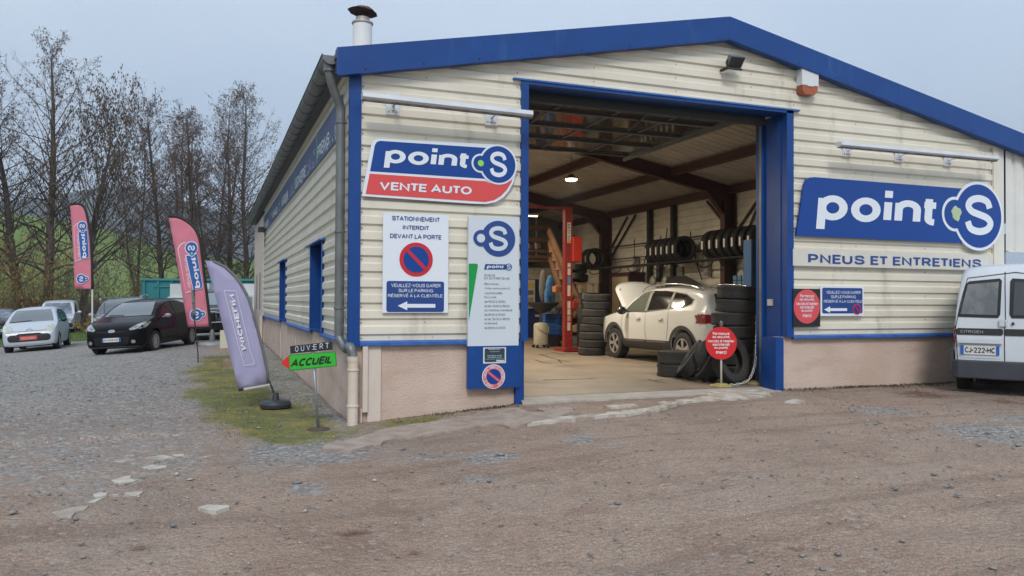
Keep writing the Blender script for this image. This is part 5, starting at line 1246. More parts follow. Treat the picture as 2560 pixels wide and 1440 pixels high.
# leaning and standing ones
def stand(px, py, R, w, bear, lean, lab, dy=0.0):
    q = on(px, py, 2, 0); a = R_(bear); ax = np.array([math.cos(a), math.sin(a), 0]); ax = ax*math.cos(R_(lean))+np.array([0, 0, math.sin(R_(lean))])
    h = R*math.cos(R_(lean))+w/2*abs(math.sin(R_(lean)))
    return tyre("tyre", (q[0], q[1]+.12+dy, h), ax, R, w, R*.62, m_rubdust, lab, "loose tyres leaning at the bay door", tread=True)
stand(1745, 952, .33, .22, -28, -34, "slumped tyre leaning right, next to the two lying flat", .02)
stand(1782, 957, .32, .19, -22, -26, "narrow leaning tyre just left of the red notice post", .0)
stand(1836, 962, .37, .20, -72, 12, "big tyre standing face-on behind the red notice post", -.02)
stand(1800, 958, .33, .20, -60, 22, "tyre tucked half hidden behind the red notice post", .14)
stand(1880, 950, .35, .21, -80, 14, "tyre standing in the dark corner behind the jamb", .25)
# ---------------- rack along the wall
r = empty("tyre_rack", (9.9, 9, 2.35), "long dark steel tyre rack hung on the inner wall above the car", "rack")
for x, z in ((9.66, 2.32), (10.12, 2.32)): B().tube([(x, 4.4, z), (x, 13.7, z)], .022, 6).out("rack_rail", m_dark, r)
B().tube([(10.45, 4.4, 3.02), (10.45, 13.2, 3.02)], .022, 6).out("rack_rail", m_dark, r)
B().tube([(10.45, 4.4, 2.62), (10.45, 13.2, 2.62)], .018, 6).out("rack_rail", m_dark, r)
for y in (5.4, 6.9, 8.4, 9.9, 11.4, 12.9):
    B().tube(catmull([(10.45, y, 3.18), (10.45, y, 2.7), (10.40, y-.1, 2.45), (10.12, y-.15, 2.32)]), .016, 5).out("rack_bracket", m_dark, r)
for y in (6.0, 6.9, 9.0, 10.4, 11.6, 12.9): B().tube(catmull([(10.12, y, 2.31), (10.05, y+.05, 2.20), (9.85, y+.1, 2.15), (9.70, y+.05, 2.22), (9.66, y, 2.31)]), .014, 5).out("rack_loop", m_dark, r)
m_lab = M("tyre_label", (.60, .58, .52), .6)
def rack_tyre(y, lab, grp, R=.335):
    t = tyre("tyre", (9.89, y, 2.345+R*.86+.03), (.02, 1, 0), R, .20, .215, m_rubnew, lab, grp)
    a = R_(188); c = np.array([9.89+math.cos(a)*(R+.004), y, 2.345+R*.86+.03-.02])
    b = B().obox((0, 0, 0), (.003, 0, 0), (0, .028, 0), (0, 0, .10)).out("tyre_label", m_lab, None); b.parent = t
    b.matrix_parent_inverse = (Matrix.Translation(t.location) @ t.rotation_quaternion.to_matrix().to_4x4()).inverted(); b.location = c
for y, l in ((13.25, "farther of the two tyres alone at the far rack end"), (12.95, "nearer of the two tyres alone at the far rack end, showing its hole")): rack_tyre(y, l, "tyres on the far rack end", .33)
n_ = ["farthest", "second farthest", "third farthest", "third nearest", "second nearest", "nearest"]
for k, y in enumerate((9.25, 8.98, 8.70, 8.44, 8.16, 7.88)): rack_tyre(y, f"{n_[k]} of the six tyres in the middle rack group", "tyres on the rack middle")
for k, y in enumerate((6.55, 6.25, 5.96, 5.67, 5.38, 5.09, 4.80)): rack_tyre(y, f"{(n_[:3]+['middle']+n_[3:])[k]} of the seven tyres in the rack group beside the blue post", "tyres on the near rack end", .355)
# ------------------------------------------------------------------ workshop fittings
m_lift = M("lift_red", (.25, .022, .017), .45, n=(3, .3, .7), col2=(.21, .018, .014)); m_box = M("box_red", (.46, .026, .014), .4); m_wood = M("stair_wood", (.19, .098, .052), .7, n=(3, .3, .7), col2=(.12, .058, .030), b=(20, .2, .005))
c_st = M("sticker_pale", (.55, .48, .38), .6); c_stb = M("sticker_blue", (.05, .22, .42), .5)
def px3(px, py, D): return at(px, py, D)
# red lift post
D = 20.3; q = at(1420, 868, D); r = empty("car_lift_post", (q[0], q[1], 0), "tall red two-post lift column with PROVAC plate and red motor box", "car lift")
x, y = q[0], q[1]; zt_ = at(1420, 517, D)[2]
B().box(x-.10, x+.11, y-.02, y+.14, 0, zt_).out("column", m_lift, r)
B().box(x-.05, x+.09, y-.026, y-.02, .05, zt_-.1).out("column_face", M("lift_face_red", (.24, .018, .014), .5), r)
B().box(x-.28, x+.24, y-.35, y+.30, 0, .08).box(x-.25, x+.30, y-.42, y-.34, .02, .12).out("base_plate", m_lift, r)
B().box(x-2.9, x+.1, y+.05, y+.12, zt_-.06, zt_).out("cross_beam", m_lift, r)
P = at(1448, 622, D-.1); b = B().box(P[0]-.13, P[0]+.14, y-.12, y+.16, at(1448, 655, D)[2], at(1448, 591, D)[2]); o = b.out("motor_box", m_box, r); bv = o.modifiers.new("b", 'BEVEL'); bv.width = .03; bv.segments = 3
S = Plane((x, y-.035, 0), (1, 0, 0), (0, 0, 1), (0, -1, 0))
za, zb = at(1422, 607, D)[2], at(1422, 556, D)[2]; b = B(); S.poly(b, [(-.045, za), (.055, za), (.055, zb), (-.045, zb)], 0, .006); b.out("name_plate", M("plate_cream", (.62, .60, .52), .5), r)
for k, ch_ in enumerate("PROVAC"): b = B(); z = zb-.02-(k+1)*(zb-za)*.135; S.text(b, ch_, -.028, .038, z, z+.052, .004, .03); b.out("lettering", c_black, r)
b = B(); S.poly(b, [(-.04, za+.01), (.05, za+.01), (.05, za+.07), (-.04, za+.07)], .002, .001); b.out("plate_mark", M("amber_mark", (.50, .25, .02), .5), r)
for pa, pb, mt in ((658, 668, c_st), (671, 688, c_st), (691, 711, c_stb), (713, 740, c_st), (753, 771, c_st), (773, 787, c_st), (789, 803, M("sticker_tan", (.42, .32, .18), .6)), (806, 826, c_st)):
    b = B(); S.poly(b, [(-.035, at(1422, pb, D)[2]), (.05, at(1422, pb, D)[2]), (.05, at(1422, pa, D)[2]), (-.035, at(1422, pa, D)[2])], 0, .004); b.out("sticker", mt, r)
# blue lift post by the door
D = 16.6; q = at(1893, 740, D); x, y = q[0], q[1]; zt_ = at(1893, 599, D)[2]
r = empty("car_lift_post", (x, y, 0), "blue lift column with a yellow warning triangle behind the right door jamb", "car lift")
m_lb = M("lift_blue", (.030, .105, .245), .45); B().box(x-.16, x+.22, y, y+.25, 0, zt_).out("column", m_lb, r); B().box(x-.15, x-.11, y-.02, y, 0, zt_).box(x-.05, x-.02, y-.02, y, 0, zt_).out("column_edge", M("lift_blue_dark", (.012, .045, .12), .5), r)
zz = at(1885, 677, D)[2]; b = B(); b.prism([(x-.02, y-.005, zz-.04), (x+.06, y-.005, zz-.04), (x+.02, y-.005, zz+.04)], (0, -.004, 0)); b.out("warning_triangle", M("warning_yellow", (.55, .45, .08), .5), r)
# fluorescent tube and round lamp
D = 17.0; P = at(1428, 448, D); r = empty("ceiling_lamp", tuple(P), "round lit ceiling lamp glowing warm under the roof", "lamp")
B().lathe([(.03, .12), (.06, .09), (.12, .03), (.15, .0), (.13, .0)], tuple(P), n=20).out("lamp_housing", M("lamp_dark", (.08, .07, .06), .6), r, smooth=30)
B().lathe([(.125, .004), (.125, -.02), (.06, -.04), (0.001, -.045)], tuple(P), n=20).out("lamp_glow", M("lamp_light", (1, .9, .75), .5, emit=((1.0, .80, .56), 16)), r)
B().tube([P+np.array((0, 0, .2)), P+np.array((0, 0, cz(P[0])-P[2]))], .006, 5).out("lamp_rod", m_dark, r)
ld = bpy.data.lights.new("ceiling_lamp_light", 'AREA'); ld.shape = 'DISK'; ld.size = .25; ld.energy = 120; ld.color = (1.0, .87, .70); lo_ = bpy.data.objects.new("ceiling_lamp_light", ld); COL.objects.link(lo_); lo_.location = tuple(P-np.array((0, 0, .06)))
D = 23.0; P = at(1337, 541, D); r = empty("tube_lamp", tuple(P), "lit fluorescent tube hanging at the left above the timber platform", "lamp")
B().box(P[0]-1.1, P[0]+.12, P[1]-.04, P[1]+.04, P[2]+.02, P[2]+.07).out("lamp_housing", M("lamp_white", (.5, .48, .42), .5), r); B().box(P[0]-1.05, P[0]+.08, P[1]-.02, P[1]+.02, P[2]-.01, P[2]+.02).out("lamp_tube", M("tube_light", (1, .9, .75), .5, emit=((1.0, .86, .62), 3.0)), r)
ld = bpy.data.lights.new("tube_lamp_light", 'AREA'); ld.shape = 'RECTANGLE'; ld.size = 1.1; ld.size_y = .05; ld.energy = 34; ld.color = (1.0, .80, .55); lo_ = bpy.data.objects.new("tube_lamp_light", ld); COL.objects.link(lo_); lo_.location = (P[0]-.5, P[1], P[2]-.03)
# added fill tubes, kept out of view, that brighten the workshop
for k, (lx, ly, e_) in enumerate(((1.2, 6.2, 200), (3.2, 11.5, 230))):
    zl = cz(lx)-.32; r = empty("tube_lamp", (lx, ly, zl), ["fluorescent tube under the roof well behind the left front wall", "fluorescent tube under the roof deep behind the left front wall"][k], "lamp")
    B().box(lx-.05, lx+.05, ly-.75, ly+.75, zl+.02, zl+.10).out("lamp_housing", M("lamp_white"), r); B().box(lx-.02, lx+.02, ly-.72, ly+.72, zl-.01, zl+.02).out("lamp_tube", M("tube_light"), r)
    ld = bpy.data.lights.new("tube_lamp_light", 'AREA'); ld.shape = 'RECTANGLE'; ld.size = .05; ld.size_y = 1.4; ld.energy = e_; ld.color = (1.0, .87, .68); lo_ = bpy.data.objects.new("tube_lamp_light", ld); COL.objects.link(lo_); lo_.location = (lx, ly, zl-.03)
# timber platform and stair
Y = 15.3
def wy(px, py, yy=Y): return on(px, py, 1, yy)
r = empty("timber_platform", (6.5, Y, 2.2), "timber storage platform with plank rails above the block wall", "platform")
for pa, pb in ((565, 576), (594, 605), (624, 631), (638, 646)):
    z1, z0 = wy(1345, pa)[2], wy(1345, pb)[2]; B().box(5.2, wy(1371, pa)[0], Y-.03, Y+.02, z0, z1).out("rail_plank", m_wood, r)
for px in (1371, 1300): x = wy(px, 600)[0]; B().box(x-.05, x+.05, Y-.08, Y-.031, wy(px, 655)[2], wy(px, 563)[2]).out("rail_post", m_wood, r)
B().box(5.2, wy(1372, 600)[0], Y+.021, 16.9, wy(1345, 650)[2]-.06, wy(1345, 650)[2]).out("platform_floor", m_wood, r)
B().tube([(wy(1344, 560)[0], Y+.1, wy(1344, 545)[2]), (wy(1344, 560)[0], Y+.1, wy(1344, 645)[2])], .03, 6).out("grey_pipe", m_zinc, r)
can = ["pale canister at the left of the timber platform shelf", "dark red can on the timber platform shelf", "cream jar on the timber platform shelf", "black can with white label on the timber platform shelf"]
for k, (px, w_, h_, c_) in enumerate(((1320, .07, .20, (.4, .4, .36)), (1330, .08, .16, (.12, .02, .02)), (1340, .08, .22, (.4, .36, .26)), (1350, .10, .28, (.05, .05, .05)))):
    P = wy(px, 622, Y+.15); o = B().lathe([(w_, 0), (w_, h_*.85), (w_*.5, h_), (w_*.5, h_*1.08)], tuple(P), n=12).out("can", M("can%d" % k, c_, .5), origin=tuple(P)); tag(o, can[k], "can", "cans on the timber platform")
r = empty("timber_stair", (8, 14, 0), "steep timber stair running down from the platform behind the red lift post", "stair")
def pp_(px, py, D): return at(px, py, D)
for (a, b_), (c, d), w_ in (((1372, 575), (1455, 770), .14), ((1373, 605), (1440, 790), .14), ((1375, 648), (1412, 760), .12)):
    B().bar(pp_(a, b_, 24.2), pp_(c, d, 22.3), .06, w_*1.5, up=tuple(UP)).out("stringer", m_wood, r)
for t in np.linspace(.12, .9, 7): p = pp_(1372, 578, 24.4)*(1-t)+pp_(1452, 765, 22.4)*t; q2_ = pp_(1373, 612, 24.1)*(1-t)+pp_(1440, 790, 22.2)*t; B().bar(p, q2_, .20, .04).out("tread", m_wood, r)
# waste-oil drainer
D = 21.6; q = at(1352, 858, D); x, y = q[0], q[1]
r = empty("oil_drainer", (x, y, 0), "cream oil drum on castors with a wide black funnel tray above", "oil drainer")
B().lathe([(.19, .09), (.20, .12), (.20, .62), (.17, .68), (.05, .70)], (x, y, 0), n=20).out("drum", M("drum_cream", (.42, .40, .29), .5, n=(5, .3, .7), col2=(.32, .29, .20)), r, smooth=30)
B().tube([(x, y, .68), (x, y, 1.0)], .04, 8).out("riser", m_dark, r); zf = at(1358, 770, D)[2]; B().lathe([(.07, -.06), (.22, .03), (.44, .20), (.45, .24), (.42, .24), (.2, .06)], (x+.06, y, zf-.08), n=20).out("funnel_tray", m_dark, r, smooth=30)
B().tube(catmull([(x-.2, y-.1, .62), (x-.1, y-.22, .5), (x+.12, y-.2, .42), (x+.21, y-.05, .60)]), .014, 5).out("hose", M("hose_yellow", (.38, .33, .14), .6), r)
for a in (45, 135, 225, 315): B().blob((x+.23*math.cos(R_(a)), y+.2*math.sin(R_(a)), .05), (.05, .03, .05), 8, 6).out("castor", m_dark, r)
# blue tool trolley and clutter
D = 22.2; q = at(1384, 858, D); x, y = q[0], q[1]; m_tb = M("trolley_blue", (.02, .07, .26), .45)
r = empty("tool_trolley", (x, y, 0), "blue tool trolley with drawers beside the oil drum", "tool trolley")
B().box(x-.26, x+.26, y, y+.4, .32, .93).out("cabinet", m_tb, r)
for k in range(5): B().box(x-.24, x+.24, y-.02, y, .36+k*.11, .45+k*.11).out("drawer", M("drawer_blue", (.03, .11, .36), .4), r)
for a in (-.2, .2): B().lathe([(.06, 0), (.06, .04)], (x+a, y+.05, .06), (1, 0, 0), 10).out("castor", m_dark, r)
B().box(x-.24, x+.20, y-.02, y+.35, .02, .30).out("lower_tray", m_dark, r)
clut = (("yellow tool case lying on the bench right of the blue trolley", 1398, 812, (.40, .34, .05), .20, .10), ("white rag bundle on the bench right of the trolley", 1396, 828, (.45, .43, .38), .18, .12), ("orange angle tool on the stair side above the trolley", 1394, 722, (.45, .16, .05), .12, .10), ("small blue tray beside the red lift base", 1450, 850, (.03, .15, .25), .10, .05),
        ("brown carton at the foot of the lift post", 1444, 820, (.30, .23, .15), .15, .12), ("grey toolbox on the floor behind the lift post", 1438, 850, (.16, .16, .15), .18, .12), ("red fuel can beside the lift post", 1436, 762, (.45, .03, .02), .10, .12))
for l, px, py, c_, w_, h_ in clut:
    P = at(px, py, 22.4); n_ = "toolbox" if "box" in l or "case" in l else "workshop_item"; b = B().box(P[0]-w_, P[0]+w_, P[1]-.12, P[1]+.12, P[2]-h_, P[2]+h_*.7).box(P[0]-w_*.5, P[0]+w_*.5, P[1]-.05, P[1]+.05, P[2]+h_*.7, P[2]+h_); o = b.out(n_, M("clut%.2f%.2f%.2f" % c_, c_, .6), origin=tuple(P)); bv = o.modifiers.new("b", 'BEVEL'); bv.width = .02; tag(o, l, "toolbox" if n_ == "toolbox" else "item")
r = empty("workbench", (7.9, 15, 0), "dark workbench under the timber stair cluttered with tools", "workbench")
P = at(1400, 800, 23); B().box(P[0]-.5, P[0]+1.6, P[1], P[1]+.7, .82, .88).out("bench_top", m_wood, r)
for a in (-.45, 1.5): B().box(P[0]+a, P[0]+a+.08, P[1]+.05, P[1]+.13, 0, .82).out("bench_leg", m_dark, r)
B().box(P[0]-.4, P[0]+1.5, P[1]+.3, P[1]+.6, .1, .8).out("bench_shelf", M("shade_brown", (.05, .04, .035), .8), r)
tl = B(); rg = np.random.default_rng(4)
for k in range(40):
    a = P[0]-.45+1.9*rg.random(); h_ = .05+.25*rg.random(); tl.box(a, a+.02+.05*rg.random(), P[1]+.1+.3*rg.random(), P[1]+.5, .88, .88+h_)
tag(tl.out("bench_tools", M("mixed_tools", (.20, .19, .17), .5, n=(9, .4, .6), col2=(.04, .04, .05)), r), kind="stuff")
# blue work jackets hanging by the block wall
P = at(1376, 720, 23.2); o = B().blob(tuple(P), (.16, .08, .38), 12, 10).blob((P[0]-.10, P[1], P[2]-.25), (.10, .07, .30), 8, 6).blob((P[0]+.08, P[1], P[2]-.20), (.08, .07, .32), 8, 6).out("work_jacket", M("jacket_blue", (.06, .20, .42), .9, n=(9, .35, .65), col2=(.03, .10, .25), b=(12, .8, .03)), smooth=True, origin=tuple(P)); tag(o, "light blue work jacket hanging at the side of the stair", "jacket")
P = at(1358, 715, 23.6); o = B().blob(tuple(P), (.14, .08, .5), 12, 10).blob((P[0]+.08, P[1], P[2]-.2), (.1, .07, .4), 8, 6).out("work_jacket", M("jacket_grey", (.12, .11, .10), .9, b=(12, .8, .03)), smooth=True, origin=tuple(P)); tag(o, "dark grey work jacket hanging beside the blue door", "jacket")
P = on(1324, 735, 1, 15.75); r = empty("wall_poster", tuple(P), "cream poster with small pictures on the blue door", "poster"); w_, h_ = .20, .50
B().box(P[0]-w_, P[0]+w_, 15.74, 15.76, P[2]-h_, P[2]+h_).out("poster_sheet", M("poster_cream", (.48, .42, .32), .7), r)
for k, z in enumerate((.30, .05, -.2, -.38)): B().box(P[0]-w_*.8, P[0]+w_*(.7 if k else .8), 15.73, 15.739, P[2]+z-.08, P[2]+z+.08).out("printed_picture", M("print%d" % k, ((.5, .35, .05), (.12, .11, .10), (.28, .22, .16), (.2, .16, .12))[k], .7), r)
# shelf with cartons on the right inner wall
XW = 10.2; pa, pb = on(1436, 735, 0, XW), on(1497, 735, 0, XW)
r = empty("storage_shelf", (XW, (pa[1]+pb[1])/2, 0), "dark wall shelf holding cartons and blue packs behind the tall tyre stack", "shelf"); levels = [on(1470, py, 0, XW)[2] for py in (708, 733, 748, 768)]
for z in levels[1:]+[levels[0]-.42]: B().box(XW, 10.6, pb[1], pa[1], z-.02, z+.01).out("shelf_board", m_dark, r)
for y in (pb[1], pa[1]): B().box(XW+.02, XW+.06, y-.02, y+.02, 0, levels[0]).box(10.54, 10.58, y-.02, y+.02, 0, levels[0]).out("shelf_post", m_dark, r)
packs = [(.03, .16, .42), (.28, .36, .42), (.05, .28, .5), (.38, .40, .40), (.04, .12, .28)]; carts = [(.34, .21, .11), (.42, .28, .16), (.28, .17, .09), (.46, .40, .30)]
ORD = ['first', 'second', 'third', 'fourth', 'fifth', 'sixth', 'seventh', 'eighth', 'ninth', 'tenth', 'eleventh', 'twelfth', 'thirteenth', 'fourteenth']
for li, z in enumerate(levels[1:]):
    y = pb[1]+.05; k = 0
    while y < pa[1]-.18:
        w_ = .14+.10*rg.random(); h_ = (.10+.13*rg.random()) if li else (.15+.25*rg.random()); c_ = (carts if li == 0 else packs)[int(rg.random()*(4 if li == 0 else 5))]
        o = B().box(XW-.02, XW+.30, y, y+w_-.015, z+.011, z+.011+h_).box(XW-.022, XW-.02, y+.02, y+w_-.04, z+.03, z+h_*.6).out("carton" if li == 0 else "parts_pack", M("pk%.2f%.2f" % c_[:2], c_, .6), origin=(XW, y, z)); g_ = "cartons on the top shelf by the tyre stack" if li == 0 else ("packs on the middle shelf by the tyre stack" if li == 1 else "packs on the low shelf by the tyre stack")
        tag(o, f"{ORD[k]} {'brown carton' if li == 0 else 'parts pack'} from the right on the dark shelf's {['top', 'middle', 'lowest'][li]} board", "box", g_)
        y += w_; k += 1
# tan cabinet beside it
XW = 10.15; pa, pb = on(1530, 740, 0, XW), on(1572, 740, 0, XW)
r = empty("workshop_cabinet", (XW, pb[1], 0), "tall tan cabinet with a dark red frame behind the raised bonnet", "cabinet"); zt_ = on(1550, 690, 0, XW)[2]
B().box(XW, 10.6, pb[1], pa[1], .1, zt_).out("cabinet_body", M("cabinet_tan", (.40, .32, .20), .6, n=(2, .3, .7), col2=(.32, .25, .15)), r); B().box(XW-.04, 10.62, pb[1]-.10, pb[1], 0, zt_+.08).box(XW-.04, 10.62, pa[1], pa[1]+.10, 0, zt_+.08).box(XW-.05, 10.62, pb[1]-.12, pa[1]+.12, zt_, zt_+.10).out("cabinet_frame", m_steel_red, r)
B().box(XW-.02, XW, (pa[1]+pb[1])/2-.2, (pa[1]+pb[1])/2+.15, zt_-.42, zt_-.30).out("cabinet_label", m_dark, r)
# small blue boxes near the blue lift post
XW = 10.3; pa, pb = on(1832, 690, 0, XW), on(1878, 690, 0, XW); r = empty("bolt_shelf", (XW, pb[1], 1.6), "small wall shelf with two rows of blue and white boxes beside the blue lift column", "shelf"); 
for py in (699, 712): z = on(1855, py, 0, XW)[2]; B().box(XW, 10.6, pb[1], pa[1], z-.03, z).out("shelf_board", m_dark, r)
for li, py in enumerate((699, 712)):
    z = on(1855, py, 0, XW)[2]
    for k in range(4):
        y0_ = pb[1]+(pa[1]-pb[1])*k/4+.02; o = B().box(XW-.01, XW+.2, y0_, y0_+(pa[1]-pb[1])/4-.04, z+.002, z+.10).box(XW-.012, XW-.01, y0_+.02, y0_+(pa[1]-pb[1])/4-.07, z+.02, z+.06).out("parts_box", M("parts_blue", (.10, .20, .33), .5), origin=(XW, y0_, z))
        tag(o, f"{ORD[k]} box from the right, {['upper', 'lower'][li]} row of the shelf by the blue column", "box", ["upper row of small blue boxes by the blue column", "lower row of small blue boxes by the blue column"][li])
# dark folded item and headlamps by the wall above the car
P = on(1705, 705, 0, 10.3); o = B().add([(10.3, P[1]+1.1, 1.60), (10.3, P[1]+.7, 1.98), (10.3, P[1]-.2, 1.98), (10.3, P[1]-1.0, 1.70), (10.3, P[1]-1.3, 1.45), (10.5, P[1]-1.3, 1.45), (10.5, P[1]+1.1, 1.60), (10.5, P[1]+.7, 1.9), (10.5, P[1]-.2, 1.9)], [(0, 1, 2, 3, 4), (0, 6, 7, 1), (1, 7, 8, 2), (4, 5, 6, 0), (2, 8, 5, 4, 3)]).out("car_bumper_part", m_dark, origin=tuple(P)); tag(o, "black plastic car bumper leaning on the wall above the white car roof", "car part")
for k, px in enumerate((1632, 1663)):
    P = on(px, 706, 0, 10.35); o = B().blob(tuple(P), (.08, .16, .20), 12, 8).out("car_headlamp", M("grey_lens", (.30, .29, .26), .2, coat=.5), smooth=True, origin=tuple(P)); tag(o, ["loose grey car headlamp on the wall left of the other, above the bonnet", "loose grey car headlamp on the wall nearer the black bumper"][k], "headlamp")
# hanging hose and cables on the right wall
for k, pts in enumerate((((1733, 600), (1740, 650), (1755, 700)), ((1668, 570), (1660, 640), (1655, 700)), ((1605, 690), (1612, 650), (1625, 620)))):
    o = B().tube(catmull([on(a, b_, 0, 10.55) for a, b_ in pts]), .018, 5).out("cable", m_dark, smooth=True); tag(o, ["black cable hanging down the inner wall behind the car roof", "black cable hanging beside the middle rack tyres", "short black cable low on the wall over the bonnet"][k], "cable")
# balancer / hand truck in the corner by the jamb
q = at(1905, 950, 13.1); r = empty("folding_hand_truck", (q[0], q[1], 0), "dark red folding trestle standing behind the bare chain post", "trestle")
m_tr = M("trestle_red", (.10, .018, .028), .5)
B().bar((q[0]-.20, q[1], .0), (q[0]-.06, q[1]+.1, 1.0), .04, .04).bar((q[0]+.22, q[1], .0), (q[0]-.04, q[1]+.1, 1.0), .04, .04).out("trestle_leg", m_tr, r); B().bar((q[0]-.13, q[1]+.05, .45), (q[0]+.09, q[1]+.05, .45), .03, .03).out("cross_bar", m_tr, r)
q = at(1908, 830, 15.2); r = empty("wheel_balancer", (q[0], q[1], 0), "grey wheel balancing machine partly hidden behind the right jamb", "machine")
B().box(q[0]-.3, q[0]+.5, q[1], q[1]+.5, 0, .95).out("machine_body", M("machine_grey", (.13, .13, .13), .5), r); B().lathe([(.0, .0), (.20, .0), (.20, .05), (.06, .12)], (q[0]-.05, q[1]-.02, .75), (0, -1, 0), 20).out("machine_disc", M("machine_disc_grey", (.32, .33, .33), .4), r)
B().box(q[0]-.12, q[0]+.02, q[1]-.05, q[1]+.05, 1.15, 1.5).out("machine_box", m_box, r)
# floor cracks, long dark joint and stains
cb = B()
def fpt(px, py): p = on(px, py, 2, .003); return p
for pts in (((1350, 885), (1372, 893), (1395, 899), (1405, 908)), ((1395, 899), (1425, 905)), ((1378, 880), (1400, 886), (1432, 885)), ((1620, 948), (1645, 955), (1668, 958)), ((1636, 952), (1655, 950)), ((1338, 900), (1358, 906), (1380, 909))):
    for a, b_ in zip(pts[:-1], pts[1:]):
        p, q_ = fpt(*a), fpt(*b_); d = q_-p; n_ = np.array([-d[1], d[0], 0]); n_ = n_/np.linalg.norm(n_)*.02; cb.add([p-n_, q_-n_*.6, q_+n_*.6, p+n_], [(0, 1, 2, 3)])
p, q_ = fpt(1358, 950), fpt(1487, 946); d = q_-p; n_ = np.array([-d[1], d[0], 0]); n_ = n_/np.linalg.norm(n_)*.03; cb.add([p-n_, q_-n_*.6, q_+n_*.6, p+n_], [(0, 1, 2, 3)])
tag(cb.out("floor_cracks", ck, floor), kind="stuff")
# more of the clutter at the back and along the wall
it = (("gas_bottle", "tall black gas bottle standing between the lift post and the tyre stack", 1450, 850, 21.5, "bottle"), )
P = at(1453, 800, 21.8); o = B().lathe([(.11, 0), (.115, .05), (.115, 1.05), (.09, 1.18), (.03, 1.22), (.03, 1.32)], (P[0], P[1], 0), n=16).out("gas_bottle", m_dark, smooth=35, origin=(P[0], P[1], 0)); tag(o, "tall black gas bottle standing between the lift post and the tyre stack", "gas bottle")
P = at(1448, 690, 22.6); r = empty("tyre_pair", (P[0], P[1], 1.7), "", ""); bpy.data.objects.remove(r)
for k, (px, py) in enumerate(((1443, 672), (1445, 694))):
    P = at(px, py, 22.8); tyre("tyre", tuple(P), (.15, .1, 1), .30, .20, .19, m_rubnew, ["upper spare tyre hanging behind the red motor box", "lower spare tyre hanging behind the red motor box"][k], "spare tyres behind the motor box")
P = at(1500, 800, 20.5); r = empty("parts_trolley", (P[0], P[1], 0), "dark parts trolley between the tyre stack and the white car bonnet", "trolley")
B().box(P[0]-.3, P[0]+.3, P[1], P[1]+.5, .75, .80).box(P[0]-.3, P[0]+.3, P[1], P[1]+.5, .25, .30).out("trolley_shelf", m_dark, r)
for a in (-.28, .26): B().box(P[0]+a, P[0]+a+.03, P[1], P[1]+.03, 0, .95).out("trolley_leg", m_dark, r)
B().box(P[0]-.2, P[0]+.1, P[1]+.1, P[1]+.4, .80, 1.0).out("trolley_load", M("load_grey", (.25, .24, .22), .6), r)
for k, (px, pya, pyb, c_) in enumerate(((1589, 640, 700, (.3, .28, .24)), (1648, 640, 705, (.05, .05, .05)), (1768, 640, 690, (.28, .26, .22)))):
    a, b_ = on(px, pya, 0, 10.55), on(px, pyb, 0, 10.55); o = B().box(10.5, 10.62, a[1]-.09, a[1]+.09, b_[2], a[2]).box(10.48, 10.5, a[1]-.06, a[1]+.06, b_[2]+.05, b_[2]+.12).out("wall_box", M("wallbox%d" % k, c_, .6), origin=(10.5, a[1], b_[2]))
    tag(o, ["narrow grey electric box on the inner wall left of the middle rack tyres", "narrow black tool holder on the inner wall under the middle rack tyres", "narrow grey electric box on the inner wall left of the near rack tyres"][k], "wall box")
P = on(1668, 655, 0, 10.58); o = B().box(10.60, 10.64, P[1]-.75, P[1]+.35, 1.5, 2.25).out("wall_panel", M("dim_panel", (.22, .20, .17), .6)); tag(o, "grey flat panel fixed to the inner wall above the white car roof", "panel")
# ------------------------------------------------------------------ vehicles
def interp(tbl, x): return float(np.interp(x, [p[0] for p in tbl], [p[1] for p in tbl]))
c_tyre = M("car_tyre", (.016, .016, .017), .75); c_rim = M("alloy_rim", (.34, .34, .33), .35, metal=.6); c_glass = M("car_glass", (.010, .012, .013), .04, spec=.3)
c_glassl = M("car_glass_light", (.085, .105, .115), .06, spec=.9, coat=1.0); c_trim = M("black_trim", (.018, .018, .02), .5); c_chrome = M("chrome", (.55, .56, .58), .15, metal=.9)  # lighter windscreen glass: sky reflection put into its base colour
c_lens = M("head_lens", (.34, .36, .37), .12, spec=.8, coat=.5, n=(9, .35, .65), col2=(.12, .13, .14)); c_tail = M("tail_lens", (.16, .008, .010), .15, coat=.4); c_seam = M("seam_shadow_gap", (.010, .010, .010), .9)
c_plate = M("plate_white", (.62, .63, .62), .4); c_pblue = M("plate_blue", (.02, .11, .42), .4); c_pblk = M("plate_letters", (.01, .01, .01), .5)
